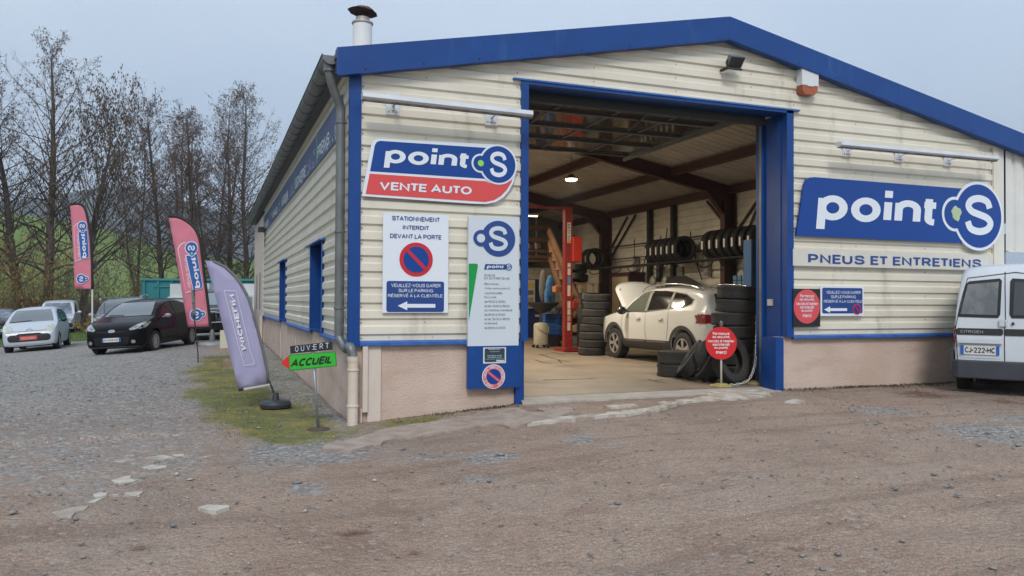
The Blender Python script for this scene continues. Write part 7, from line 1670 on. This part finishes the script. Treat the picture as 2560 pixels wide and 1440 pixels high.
for sd in (1, -1):
    car.wrap("tail_light", [(sd*.86, .88), (sd*.84, 1.06), (sd*.5, 1.02), (sd*.52, .90)], 'B', c_tail, off=.012)
    car.wrap("tail_light", [(4.16, .88), (4.06, 1.03), (4.30, 1.05), (4.44, .98), (4.34, .87)], 'L' if sd > 0 else 'R', c_tail, off=.012)
car.wrap("rear_window", [(-.62, 1.16), (.62, 1.16), (.52, 1.44), (-.52, 1.44)], 'B', c_gl2, off=.008)
car.wrap("rear_bumper", rrect(-.78, .78, .40, .62, .05), 'B', c_clad, off=.012)
car.wrap("windscreen", [(-.70, 1.10), (.70, 1.10), (.64, 1.32), (.54, 1.50), (-.54, 1.50), (-.64, 1.32)], 'F', c_gl2, off=.008)
car.mirror(1.48, 1.09, M("mirror_black", (.012, .012, .013), .25, coat=.6), r=(.085, .12, .09), out=.12)
# engine bay opening and raised bonnet
car.wrap("engine_bay", [(.22, -.62), (.22, .62), (1.05, .70), (1.05, -.70)], 'T', c_seam, off=.006)
bd = B(); n1, n2 = 10, 12; hx, hz = car.x0-1.10, 1.10
ang0 = R_(46)
for i in range(n1+1):
    t = i/n1; L_ = 1.02*t
    for j in range(n2+1):
        u = j/n2*2-1; w = .70-.10*t**2-.20*max(0, (t-.7)/.3)**2; camb = -.10*t**2-.055*(abs(u)**2.6)-(.03 if .36 < abs(u) < .44 else 0)*.5; cx_ = L_*math.cos(ang0)-camb*math.sin(ang0)*-1*-1; cz_ = L_*math.sin(ang0)+camb*math.cos(ang0)
        bd.v.append((hx+L_*math.cos(ang0)-camb*math.sin(ang0), u*w, hz+cz_))
for i in range(n1):
    for j in range(n2): bd.f.append((i*(n2+1)+j, i*(n2+1)+j+1, (i+1)*(n2+1)+j+1, (i+1)*(n2+1)+j)); bd.mi.append(0)
o = bd.out("bonnet", M("pearl_white_paint"), car.root, smooth=True, local=True); md = o.modifiers.new("t", 'SOLIDIFY'); md.thickness = .025
B().tube([(car.x0-.5, .55, .95), (car.x0-.55, .55, 1.6)], .012, 5).out("bonnet_stay", c_trim, car.root, local=True)
# ---- white van seen from behind at the right edge
sp = dict(vans, paint=M("van_white", (.60, .64, .69), .35, coat=.3, n=(1.5, .3, .7), col2=(.53, .57, .62)), R=.30)
corner = at(2384, 880, 11.75); a_ = heading(57)
c, s_ = math.cos(a_), math.sin(a_); lx = sp['wb']/2+sp['front']-sp['L']; ly = .83
ly *= .93; loc = (corner[0]-(lx*c-ly*s_), corner[1]-(lx*s_+ly*c), -.075)
car = Car("parked_van", "white van with CITROEN lettering and plate CJ-222-HC parked beside the large blue sign", sp, loc, a_, "van")
car.root.scale = (1, .93, 1.075)
split = .13       # the left door is the wider one
c_vt = M("van_grey_plastic", (.050, .055, .068), .65, n=(4, .35, .7), col2=(.036, .040, .050), b=(20, .2, .005))
xb = car.x0-sp['L']
def vb(name, pts, mat, off, step=.08): return car.wrap(name, pts, 'B', mat, off=off, step=step)
# view 'B' outlines use y to the van's left (picture left)
vb("rear_window", [(.775, 1.08), (.76, 1.12), (.665, 1.54), (.62, 1.575), (.20, 1.61), (.17, 1.58), (.19, 1.12), (.22, 1.07)], M("window_rubber", (.012, .012, .013), .5), .006)
vb("rear_pane", [(.735, 1.12), (.635, 1.53), (.21, 1.565), (.235, 1.11)], M("van_glass", (.055, .06, .06), .06, spec=.9, coat=1, n=(2.2, .42, .58), col2=(.16, .16, .145)), .012)
vb("rear_window", [(.03, 1.61), (.06, 1.57), (.07, 1.12), (.04, 1.07), (-.72, 1.07), (-.60, 1.56)], M("window_rubber"), .006)
vb("rear_pane", [(.0, 1.565), (.02, 1.11), (-.68, 1.11), (-.57, 1.52)], M("van_glass_dark", (.02, .022, .024), .06, coat=1), .012)
vb("door_stripe", rrect(.15, .79, .835, .925, .03), c_trim, .012); vb("door_stripe", [(.125, .835), (.125, .925), (-.79, .925), (-.79, .835)], c_trim, .012)
car.seam([(.13, .45), (.135, .95), (.12, 1.0), (.13, 1.70)], 'B', w=.012, off=.006)
car.seam([(.77, .42), (.80, .95), (.73, 1.3), (.64, 1.62), (.0, 1.69), (-.64, 1.62)], 'B', w=.010, off=.006); car.seam([(.77, .42), (-.77, .42)], 'B', w=.012, off=.006)
for sd in (1, -1): vb("tail_light", [(sd*.785, .66), (sd*.85, .66), (sd*.855, .95), (sd*.80, .96)], c_tail, .014); car.wrap("tail_light", [(4.0, .66), (3.96, .95), (4.09, .95), (4.09, .66)], 'L' if sd > 0 else 'R', c_tail, off=.012)
vb("plate_recess", rrect(.16, .755, .52, .735, .04), M("van_white_recess", (.55, .59, .64), .4), .006)  # recess shade painted as a darker copy of the van white
S = car.plate('B', .465, .63, .53, .125, "CJ-222-HC", gap=.022)
b = B(); b.prism([(xb-.012, y, z) for y, z in ((.16, .725), (.755, .725), (.735, .775), (.18, .775))], (-.04, 0, 0)); b.out("plate_lamp_cover", sp['paint'], car.root, local=True)
S = Plane((xb-.034, 0, 0), (0, -1, 0), (0, 0, 1), (-1, 0, 0)); hit = car.bvh.ray_cast(Vector((xb-2, .5, .84)), Vector((1, 0, 0)))[0]
S = Plane((hit.x-.020, 0, 0), (0, -1, 0), (0, 0, 1), (-1, 0, 0)); b = B(); S.text(b, "CITROEN", -.735, -.42, .858, .902, 0, .012, spacing=1.1); b.out("lettering", M("badge_silver", (.42, .42, .43), .3, metal=.3), car.root, local=True)
b = B().blob((hit.x-.01, .02, 1.0), (.02, .022, .022), 10, 6); b.out("door_lock", c_trim, car.root, local=True)
b = B().box(hit.x-.025, hit.x-.0, .10, .20, .96, 1.05).box(hit.x-.045, hit.x-.025, .105, .115, .98, 1.04); b.out("door_handle", sp['paint'], car.root, local=True)
b = B(); b.prism([(xb+.25, .875, .24), (xb-.02, .86, .24), (xb-.075, .76, .24), (xb-.09, .0, .24), (xb-.075, -.76, .24), (xb-.02, -.86, .24), (xb+.25, -.875, .24), (xb+.25, -.80, .24), (xb+.0, -.70, .24), (xb+.0, .70, .24), (xb+.25, .80, .24)], (0, 0, .25))
o = b.out("bumper", c_vt, car.root, local=True); bv = o.modifiers.new("b", 'BEVEL'); bv.width = .02; bv.segments = 2
for sd in (1, -1): B().prism([(xb+.25, sd*.874, .24), (xb-.02, sd*.862, .24), (xb-.02, sd*.862, .64), (xb+.02, sd*.868, .65), (xb+.25, sd*.874, .55)], (0, -sd*.03, 0)).out("bumper_corner", c_vt, car.root, local=True)
B().tube([(xb+.3, -.3, .26), (xb+.0, -.32, .25)], .03, 8).out("exhaust", m_dark, car.root, local=True)
B().box(xb+.25, xb+1.1, -.55, .55, .19, .30).out("underbody", c_seam, car.root, local=True)
car.mirror(1.3, 1.15, c_trim, out=.14)
# ------------------------------------------------------------------ skip container and white cabins far in the yard
q = at(352, 800, 45); gy0 = gz(q[0], q[1]); zt_ = at(400, 696, 45)[2]; z0_ = gy0
R2 = np.array([RT[0], RT[1], 0]); R2 = R2/np.linalg.norm(R2); F2 = np.array([FW[0], FW[1], 0]); F2 = F2/np.linalg.norm(F2)
c_teal = M("teal_paint", (.012, .17, .20), .5, n=(1, .3, .7), col2=(.010, .13, .155)); c_tealt = M("teal_top_rail", (.035, .20, .20), .5)
r = empty("skip_container", (q[0], q[1], z0_), "large teal open skip container standing at the end of the car yard", "container")
def qb(name, mat, root, a0, a1, d0, d1, z0, z1, o=q):
    c_ = np.array([o[0], o[1], 0])+R2*(a0+a1)/2+F2*(d0+d1)/2+np.array([0, 0, (z0+z1)/2]); return B().obox(c_, R2*(a1-a0)/2, F2*(d1-d0)/2, (0, 0, (z1-z0)/2)).out(name, mat, root)
Lk = 6.8
qb("container_side", c_teal, r, 0, Lk, .06, .12, z0_+.2, zt_-.02); qb("container_side", c_teal, r, 0, Lk, 2.3, 2.36, z0_+.2, zt_-.02)
qb("container_end", c_teal, r, -.02, .05, .1, 2.3, z0_+.2, zt_-.02); qb("container_end", c_teal, r, Lk-.05, Lk+.02, .1, 2.3, z0_+.2, zt_-.02); qb("container_floor", c_teal, r, 0, Lk, .1, 2.3, z0_+.2, z0_+.3)
qb("top_rail", c_tealt, r, -.05, Lk+.05, -.06, .14, zt_-.12, zt_); qb("bottom_rail", c_teal, r, 0, Lk, -.03, .1, z0_+.15, z0_+.35); qb("side_rail", c_tealt, r, .75, Lk, -.02, .08, zt_-.50, zt_-.42)
for k in range(9): qb("side_rib", c_teal, r, .10+k*.80, .24+k*.80, -.02, .08, z0_+.3, zt_-.1)
c_cab = M("cabin_white", (.52, .55, .56), .6, n=(2, .3, .7), col2=(.43, .46, .47))
q = at(424, 800, 42.5); zt_ = at(424, 709.5, 42.5)[2]
r = empty("white_cabinet", tuple(q), "tall white metal panels leaning in front of the teal skip", "cabinet")
qb("cabinet_body", c_cab, r, 0, 1.0, 0, .5, gz(q[0], q[1]), zt_, q); qb("cabinet_body", c_cab, r, 1.02, 2.1, .05, .5, gz(q[0], q[1]), zt_+.03, q); qb("cabinet_base", c_cab, r, -.08, .9, -.1, .6, at(424, 745, 42.5)[2], at(424, 742, 42.5)[2], q)
q = at(512, 800, 36.5); zt_ = at(520, 708, 36.5)[2]
r = empty("box_van", tuple(q), "white box van body rising behind the black off-roader", "van")
qb("cargo_box", c_cab, r, 0, 2.45, .9, 5, gz(q[0], q[1])+.6, zt_, q); qb("cab", c_cab, r, .15, 2.3, .0, .95, gz(q[0], q[1])+.5, zt_-.55, q); qb("windscreen", M("pale_glass"), r, .25, 2.2, -.02, .0, zt_-1.1, zt_-.62, q)
for a in (.2, 2.0): qb("wheel", c_tyre, r, a, a+.22, .3, .9, gz(q[0], q[1]), gz(q[0], q[1])+.62, q)
# far pole and cabin on the meadow at the left
q = at(25, 752, 150); zz = gz(q[0], q[1])
r = tag(B().bar((q[0], q[1], zz-1), (q[0], q[1], at(25, 515, 150)[2]), .22, .22).bar((q[0]-1, q[1], at(25, 522, 150)[2]), (q[0]+1, q[1], at(25, 522, 150)[2]), .15, .15).out("power_pole", M("pale_pole", (.35, .36, .37), .8)), "pale power pole on the meadow behind the left trees", "pole")
# ------------------------------------------------------------------ trees
m_bark = M("alder_bark", (.085, .066, .055), .9, n=(4, .3, .7), col2=(.050, .040, .034), b=(14, .5, .03)); m_twig = M("twigs", (.115, .085, .072), .9); m_catkin = M("catkins", (.100, .060, .055), .9); m_leaf = M("dry_leaves", (.085, .058, .036), .9)
m_barkl = M("light_bark", (.150, .128, .100), .9, n=(5, .3, .7), col2=(.080, .068, .052)); m_twigo = M("ochre_twigs", (.16, .115, .055), .9); m_leafo = M("ochre_leaves", (.26, .155, .045), .9)
class Segs:
    def __init__(s): s.p = []; s.q = []; s.r0 = []; s.r1 = []
    def add(s, p, q, r0, r1): s.p.append(p); s.q.append(q); s.r0.append(r0); s.r1.append(r1)
    def mesh(s, name, mat, n=3):
        P = np.array(s.p); Q = np.array(s.q); r0 = np.array(s.r0)[:, None]; r1 = np.array(s.r1)[:, None]; d = Q-P; L = np.linalg.norm(d, axis=1, keepdims=True); d = d/np.maximum(L, 1e-6)
        ref = np.where(np.abs(d[:, 2:3]) > .9, np.array([[1., 0, 0]]), np.array([[0, 0, 1.]])); u = np.cross(d, ref); u /= np.maximum(np.linalg.norm(u, axis=1, keepdims=True), 1e-6); w = np.cross(d, u)
        K = len(P); V = np.zeros((K, 2*n, 3))
        for k in range(n):
            a = 2*math.pi*k/n; o = math.cos(a)*u+math.sin(a)*w; V[:, k] = P+o*r0; V[:, n+k] = Q+o*r1
        F = []
        base = (np.arange(K)*2*n)[:, None]
        for k in range(n): F.append(np.concatenate([base+k, base+(k+1) % n, base+n+(k+1) % n, base+n+k], 1))
        F = np.stack(F, 1).reshape(-1, 4); return V.reshape(-1, 3), F
def fast_mesh(name, V, F, mat, parent=None, smooth=False):
    me = bpy.data.meshes.new(name); me.vertices.add(len(V)); me.vertices.foreach_set('co', np.ascontiguousarray(V, float).ravel()); k = F.shape[1]
    me.loops.add(F.size); me.loops.foreach_set('vertex_index', F.ravel().astype(np.int32)); me.polygons.add(len(F)); me.polygons.foreach_set('loop_start', np.arange(0, F.size, k, dtype=np.int32)); me.polygons.foreach_set('loop_total', np.full(len(F), k, np.int32))
    me.update(calc_edges=True); me.materials.append(mat)
    if smooth: shade(me)
    o = bpy.data.objects.new(name, me); COL.objects.link(o); o.parent = parent; return o
def unit(v): return v/(np.linalg.norm(v)+1e-9)
def make_tree(seed, H, kind, lean=(0, 0), base_r=.22, wid=1.0, fork=0):
    rg = np.random.default_rng(seed); big = Segs(); fine = Segs(); tips = []
    def grow(p, d, L, r, lvl, steps, tgt, up=.02, curl=.12):
        pts = [p]; dd = d
        for i in range(steps):
            dd = unit(dd+rg.normal(0, curl, 3)+np.array([0, 0, up])); q = pts[-1]+dd*L/steps
            a, b = r*(1-i/steps*.8), r*(1-(i+1)/steps*.8); tgt.add(pts[-1], q, a, b); pts.append(q)
        return pts, dd
    trunks = [(np.zeros(3), unit(np.array([lean[0], lean[1], 1.0])), H, base_r)]
    for f in range(fork):
        a = rg.uniform(0, 6.28); trunks.append((np.array([0, 0, .3+.8*rg.random()]), unit(np.array([math.cos(a)*.28, math.sin(a)*.28, 1.0])), H*rg.uniform(.78, .97), base_r*.75))
    for (p0, d0, Ht, r0) in trunks:
        steps = 14; pts = [p0]; Ht0 = Ht; Ht = Ht*(.70 if kind == 'round' else 1); dd = d0
        for i in range(steps):
            dd = unit(dd+rg.normal(0, .035, 3)+np.array([-dd[0]*.06, -dd[1]*.06, .02])); q = pts[-1]+dd*Ht/steps; big.add(pts[-1], q, r0*(1-i/steps)**.8+.012, r0*(1-(i+1)/steps)**.8+.012); pts.append(q)
        nb = int((64 if kind != 'round' else 80)/(1+.3*fork))
        for k in range(nb):
            t = (.16+.83*(k+rg.random())/nb) if kind != 'round' else (.24+.74*((k+rg.random())/nb))
            idx = t*steps; i = min(int(idx), steps-1); p = pts[i]+(pts[i+1]-pts[i])*(idx-i); a = k*2.4+rg.uniform(-.5, .5)
            if kind == 'alder': el = R_(20+34*t+rg.normal(0, 9)); L = Ht*.30*wid*((1-t)**.8*(.55+.9*min(t, .5))*1.15+.115)*rg.uniform(.55, 1.15)*(1 if t > .3 else .75)
            elif kind == 'round': el = R_(30+rg.normal(0, 14)+42*t); L = Ht*.50*wid*(1.05-.45*t)*rg.uniform(.7, 1.1)
            else: el = R_(30+30*t+rg.normal(0, 9)); L = Ht*.20*wid*((1-t)**.5+.12)*rg.uniform(.6, 1.2)
            d = np.array([math.cos(a)*math.cos(el), math.sin(a)*math.cos(el), math.sin(el)])
            bp, bd_ = grow(p, d, L, max(.014, r0*.30*(1.05-t)), 1, 5, big, .045 if kind != 'round' else .09, .11)
            ns = 7 if kind != 'round' else 8
            for j in range(ns):
                tt = .22+.78*(j+rg.random())/ns; ii = min(int(tt*5), 4); pp = bp[ii]+(bp[ii+1]-bp[ii])*(tt*5-ii); dv = unit(unit(bp[ii+1]-bp[ii])+rg.normal(0, .55, 3)+np.array([0, 0, .10]))
                sp_, sd_ = grow(pp, dv, L*.36*(1.15-tt*.6), .009, 2, 3, fine, .03, .2)
                for m in range(5):
                    t3 = .15+.85*(m+rg.random())/5; i3 = min(int(t3*3), 2); p3 = sp_[i3]+(sp_[i3+1]-sp_[i3])*(t3*3-i3); dv3 = unit(sd_+rg.normal(0, .7, 3)); L3 = rg.uniform(.18, .42)
                    q3 = p3+dv3*L3; fine.add(p3, q3, .0058, .004); tips.append(q3)
                    if m % 2 == 0: q4 = p3+unit(dv3+rg.normal(0, .6, 3))*L3*.8; fine.add(p3, q4, .005, .0035); tips.append(q4)
    return big, fine, np.array(tips), rg
def blobs(P, size, rg, hang=0.0, stretch=1.0):
    K = len(P); s = size*rg.uniform(.5, 1.3, (K, 1)); off = rg.normal(0, .05, (K, 3)); P = P+off-np.array([0, 0, hang]); a = rg.uniform(0, 6.28, K); b_ = rg.normal(0, .6, K)
    u = np.stack([np.cos(a), np.sin(a), b_*.5], 1); w = np.stack([-np.sin(a)*.3*b_, np.cos(a)*.3*b_, -np.ones(K)*stretch], 1)
    V = np.stack([P+u*s*.5, P+w*s, P-u*s*.5, P-w*s*.35], 1).reshape(-1, 3); F = (np.arange(K)*4)[:, None]+np.arange(4)[None]; return V, F
def plant_tree(seed, px, pyb, D, ptop, kind, label, name="alder_tree", lean=(0, 0), base_r=.22, wid=1.0, fork=0, cat_size=.08, leaf=None, dens=.8, bark=None):
    q = at(px, pyb, D); z = gz(q[0], q[1])-.1; H = at(px, ptop, D)[2]-z
    big, fine, tips, rg = make_tree(seed, H, kind, lean, base_r, wid, fork); r = empty(name, (q[0], q[1], z), label, "tree", "bare trees behind the car yard")
    V, F = big.mesh("trunk", None, 6); fast_mesh("trunk", V, F, bark or m_bark, r, True)
    V, F = fine.mesh("twigs", None, 3); o = fast_mesh("crown", V, F, m_twig if leaf is not m_leafo else m_twigo, r)
    sel = tips[rg.random(len(tips)) < dens]
    V, F = blobs(sel, cat_size, rg, 0.03 if kind != 'round' else .08, 1.0 if kind != 'round' else 1.5); fast_mesh("catkins" if kind != 'round' else "hanging_leaves", V, F, leaf or m_catkin, r)
    return r
plant_tree(11, 58, 775, 50, 158, 'alder', "leaning alder at the far left picture edge, crown cut by the frame", lean=(-.16, 0), base_r=.30, wid=1.35)
plant_tree(12, 118, 778, 50, 100, 'alder', "tallest alder with a straight trunk, second tree from the left", base_r=.33, wid=1.45)
plant_tree(13, 205, 800, 52, 120, 'round', "broad round-crowned tree with dry leaves still hanging, behind the farther pink flag", "leafy_tree", base_r=.27, cat_size=.10, leaf=m_leaf, dens=1.0, wid=1.3)
plant_tree(14, 408, 735, 56, 255, 'alder', "slim alder just left of the nearer pink flag", base_r=.22, wid=1.4)
plant_tree(15, 500, 730, 56, 285, 'alder', "leaning alder with several stems behind the nearer pink flag", lean=(-.20, .05), base_r=.27, fork=2, wid=1.5)
plant_tree(16, 572, 735, 60, 235, 'alder', "tall alder with a straight trunk nearer the garage wall", base_r=.22, wid=1.35)
plant_tree(17, 612, 735, 58, 240, 'alder', "alder closest to the garage wall, crown over the gutter", base_r=.24, wid=1.4, lean=(.03, 0))
plant_tree(18, 540, 735, 62, 330, 'slim', "thin low forked tree between the two alders by the garage", base_r=.15, fork=1, wid=1.2)
plant_tree(19, 345, 735, 66, 330, 'slim', "small bare tree behind the gap between the pink flags", base_r=.13, fork=1, wid=1.1)
plant_tree(20, -40, 790, 48, 175, 'alder', "alder trunk just outside the left frame with crown reaching in", base_r=.3, wid=1.0)
plant_tree(24, 455, 740, 68, 300, 'slim', "bare background tree directly above the teal skip", base_r=.16, fork=1, wid=1.2)
# thickets of low scrub at the foot of the trees
def thicket(seed, px0, px1, D, py, hpx, label, n, ochre, name="scrub_bush", trunkmat=None):
    rg = np.random.default_rng(seed); big = Segs(); fine = Segs(); tips = []
    q = at((px0+px1)/2, py, D); z = gz(q[0], q[1]); half = (px1-px0)/2/FPX*D; H = hpx/FPX*D
    for k in range(n):
        a = rg.uniform(-1, 1); p = np.array([0, 0, 0.])+R2*a*half+F2*rg.normal(0, .8); dd = unit(np.array([rg.normal(0, .35), rg.normal(0, .35), 1])); L = H*rg.uniform(.5, 1.1)*(1-.35*abs(a)**2); pts = [p]
        for i in range(5): dd = unit(dd+rg.normal(0, .16, 3)); nq = pts[-1]+dd*L/5; big.add(pts[-1], nq, .022*(1-i/6), .022*(1-(i+1)/6)); pts.append(nq)
        for j in range(14):
            t = rg.random()*.85+.15; i = min(int(t*5), 4); p1 = pts[i]+(pts[i+1]-pts[i])*(t*5-i); d1 = unit(dd+rg.normal(0, .9, 3)); L1 = L*rg.uniform(.12, .35); p2 = p1+d1*L1; fine.add(p1, p2, .009, .005)
            for m in range(4): p3 = p1+(p2-p1)*rg.uniform(.3, 1); q3 = p3+unit(d1+rg.normal(0, .8, 3))*L1*.4; fine.add(p3, q3, .006, .004); tips.append(q3)
    r = empty(name, (q[0], q[1], z-.05), label, "bush", "scrub bushes along the meadow edge"); V, F = big.mesh("stems", None, 4); fast_mesh("stems", V, F, m_barkl, r)["kind"] = "stuff"
    V, F = fine.mesh("branches", None, 3); fast_mesh("branches", V, F, m_twigo if ochre else m_twig, r); tips = np.array(tips); sel = tips[rg.random(len(tips)) < (.75 if ochre else .4)]
    V, F = blobs(sel, .10, rg); fast_mesh("leaves", V, F, m_leafo if ochre else m_leaf, r); return r
thicket(31, -40, 110, 47, 800, 235, "ochre-leaved scrub thicket at the left edge below the alders", 50, True)
thicket(32, 90, 240, 49, 800, 250, "tangled brown scrub round the feet of the tall alder", 42, False)
thicket(33, 215, 380, 57, 775, 190, "thin twiggy bush with sparse leaves right of the farther pink flag", 20, True)
thicket(34, 360, 470, 60, 760, 150, "low bare scrub above the left end of the teal skip", 20, False)
thicket(35, 560, 700, 62, 755, 150, "dense bare scrub between the teal skip and the garage wall", 60, False)
thicket(36, 235, 275, 40, 835, 50, "small weedy bush in the grass behind the white flag pole", 26, True)
# low hedge along the foot of the meadow
def hedge():
    rg = np.random.default_rng(5); fine = Segs(); tips = []; q0 = at(-80, 775, 62); q1 = at(700, 770, 66)
    for k in range(5200):
        t = rg.random(); p = q0+(q1-q0)*t+rg.normal(0, .35, 3)*np.array([1, 1, 0]); z = gz(p[0], p[1]); p[2] = z+rg.random()*.5; d = unit(np.array([rg.normal(0, .5), rg.normal(0, .5), 1])); L = rg.uniform(.3, .95)*(1+.25*math.sin(t*40))
        fine.add(p, p+d*L, .014, .006); tips.append(p+d*L*rg.random())
    r = empty("hedge", tuple(q0), "long low brown hedge along the foot of the meadow", "hedge"); V, F = fine.mesh("h", None, 3); fast_mesh("hedge_twigs", V-np.array(q0), F, m_twig, r); V, F = blobs(np.array(tips), .16, rg); fast_mesh("hedge_leaves", V-np.array(q0), F, M("hedge_leaf", (.10, .065, .045), .9), r)
    c_ = (q0+q1)/2
hedge()
# ------------------------------------------------------------------ loose stones, weeds
def scatter_stones():
    rg = np.random.default_rng(3); N = 150000; X = rg.uniform(-9, 14, N); Y = rg.uniform(-8.4, 13, N)
    # denser near the camera
    g_, m_, r_, s_ = masks(X, Y); pr = .20+.66*g_*(fbm(X, Y, .5, 31)); pr *= np.where(Y > 6, .7, 1); keep = (rg.random(N) < pr) & ~((X > -.02) & (Y > -.02)); X, Y, g_ = X[keep], Y[keep], g_[keep]; K = len(X)
    sz = np.exp(rg.normal(-4.85, .56, K)); sz = np.clip(sz, .004, .040); pale = rg.random(K); Z = ground_h(X, Y)+(0)
    ico = np.array([(0, 0, 1), (.9, 0, .1), (.3, .85, -.1), (-.75, .5, .15), (-.7, -.55, -.05), (.3, -.9, .1), (0, 0, -.7)]); fi = np.array([(0, 1, 2), (0, 2, 3), (0, 3, 4), (0, 4, 5), (0, 5, 1), (6, 2, 1), (6, 3, 2), (6, 4, 3), (6, 5, 4), (6, 1, 5)])
    a = rg.uniform(0, 6.28, K); sx = rg.uniform(.7, 1.5, K); sy = rg.uniform(.5, 1.1, K); szz = rg.uniform(.3, .6, K)
    V = ico[None]*np.stack([sx, sy, szz], 1)[:, None]*sz[:, None, None]; V = V*(1+rg.normal(0, .12, V.shape)); c, s = np.cos(a)[:, None], np.sin(a)[:, None]
    VX = V[..., 0]*c-V[..., 1]*s+X[:, None]; VY = V[..., 0]*s+V[..., 1]*c+Y[:, None]; VZ = V[..., 2]+Z[:, None]+(sz*.2)[:, None]+.004
    V = np.stack([VX, VY, VZ], -1); cls = np.where(pale > .93, 2, np.where(pale > .45, 1, 0)); nm = [("gravel", M("stone_grey", (.175, .182, .195), .85)), ("gravel", M("stone_mid", (.24, .225, .21), .85)), ("gravel", M("stone_pale", (.40, .39, .36), .85))]
    for k in range(3):
        i = np.where(cls == k)[0]; F = (np.arange(len(i))*7)[:, None, None]+fi[None]; o = fast_mesh("gravel", V[i].reshape(-1, 3), F.reshape(-1, 3), nm[k][1]); o['kind'] = 'stuff'
scatter_stones()
def weeds():
    rg = np.random.default_rng(9); N = 120000; X = rg.uniform(-4, 2.5, N); Y = rg.uniform(-3, 12, N); g_, m_, r_, s_ = masks(X, Y); n = fbm(X, Y, .55, 41); keep = (m_ > .25) & (n > .50) & (rg.random(N) < .55) & ~((X > -.01) & (Y > .03)); X, Y = X[keep], Y[keep]; K = len(X); Z = ground_h(X, Y)
    L = rg.uniform(.012, .045, K); a = rg.uniform(0, 6.28, K); t = rg.uniform(.2, 1.0, K); w = .0035
    b0 = np.stack([X, Y, Z-.005], 1); sd = np.stack([-np.sin(a), np.cos(a), a*0], 1)*w; tip = b0+np.stack([np.cos(a)*L*t, np.sin(a)*L*t, L], 1)
    V = np.stack([b0-sd, b0+sd, tip], 1).reshape(-1, 3); F = (np.arange(K)*3)[:, None]+np.arange(3)[None]; pick = rg.random(K) < .55*np.ones(K)
    for i, m in ((np.where(pick)[0], M("weed_green", (.060, .115, .025), .8)), (np.where(~pick)[0], M("weed_olive", (.14, .14, .03), .8))):
        Vi = V.reshape(-1, 3, 3)[i].reshape(-1, 3); Fi = (np.arange(len(i))*3)[:, None]+np.arange(3)[None]; o = fast_mesh("weeds", Vi, Fi, m); o['kind'] = 'stuff'
    # dead leaves and short weeds caught along the foot of the front wall
    N = 5200; X = np.concatenate([rg.uniform(6.45, 11.6, N), rg.uniform(.5, 2.2, 1200)]); K = len(X); Y = .04-np.abs(rg.normal(0, .11, K))*(1+.6*np.sin(X*3)); k_ = rg.random(K) < fbm(X, X*0, .5, 71)*1.2; X, Y = X[k_], Y[k_]; K = len(X); Z = ground_h(X, np.minimum(Y, -.001))
    L = rg.uniform(.012, .045, K); a = rg.uniform(0, 6.28, K); b0 = np.stack([X, Y, Z+.002], 1); sd = np.stack([-np.sin(a), np.cos(a), a*0], 1)*.008; tip = b0+np.stack([np.cos(a)*L, np.sin(a)*L, L*rg.uniform(0, .8, K)], 1)
    V = np.stack([b0-sd, b0+sd, tip], 1); pk = rg.random(K)
    for lo, hi, m in ((0, .4, M("weed_dark", (.045, .065, .025), .85)), (.4, .8, M("dead_leaf", (.11, .075, .045), .9)), (.8, 1, M("dry_straw", (.26, .20, .12), .9))):
        i = np.where((pk >= lo) & (pk < hi))[0]; Vi = V[i].reshape(-1, 3); Fi = (np.arange(len(i))*3)[:, None]+np.arange(3)[None]; o = fast_mesh("leaf_litter", Vi, Fi, m); o['kind'] = 'stuff'
    # longer grass by the yard edge
    N = 60000; X = rg.uniform(-16, 2, N); Y = rg.uniform(26, 44, N); X = X-.12*(Y-26); Z = ground_h(X, Y); K = N; L = rg.uniform(.05, .14, K); a = rg.uniform(0, 6.28, K); b0 = np.stack([X, Y, Z-.01], 1); sd = np.stack([-np.sin(a), np.cos(a), a*0], 1)*.012; tip = b0+np.stack([np.cos(a)*L*.5, np.sin(a)*L*.5, L], 1)
    V = np.stack([b0-sd, b0+sd, tip], 1).reshape(-1, 3); F = (np.arange(K)*3)[:, None]+np.arange(3)[None]; o = fast_mesh("grass", V, F, M("grass_blades", (.10, .155, .04), .85)); o['kind'] = 'stuff'
weeds()
# a few larger stones along the plinth
m_st = M("pale_stone", (.42, .39, .35), .9, n=(20, .3, .7), col2=(.30, .27, .24))
stl = ["pale flat stone at the plinth below the door panel, leftmost of the row", "largest pale stone at the plinth below the opening-hours panel", "pale stone at the plinth nearest the door post", "small whitish pebble at the plinth near the door post"]
for (px, py, r_), l in zip(((1097, 1029, .055), (1158, 1022, .075), (1194, 1024, .06), (1212, 1014, .035)), stl):
    p = gpt(px, py, -.13); z = gz(*p); p = gpt(px, py, z); z = gz(*p); b = B().blob((p[0], p[1], z+r_*.15), (r_, r_*.7, r_*.42), 10, 6); tag(b.out("stone", m_st, smooth=True, origin=(p[0], p[1], z)), l, "stone", "stones along the plinth")
# ------------------------------------------------------------------ haze
hz = B().box(-2700, 2650, -310, 2610, -30, 560).out("haze", None); hz['kind'] = 'stuff'
m = bpy.data.materials.new("haze_air"); m.use_nodes = True; t = m.node_tree; t.nodes.remove(t.nodes["Principled BSDF"]); pv = t.nodes.new("ShaderNodeVolumePrincipled")
pv.inputs["Color"].default_value = (.72, .84, .97, 1); pv.inputs["Density"].default_value = .00044; pv.inputs["Anisotropy"].default_value = .2
t.links.new(pv.outputs[0], [n for n in t.nodes if n.type == 'OUTPUT_MATERIAL'][0].inputs["Volume"]); hz.data.materials.clear(); hz.data.materials.append(m)
for k in [o for o in bpy.data.objects if '_w' in o.keys()]:
    del k['_w']
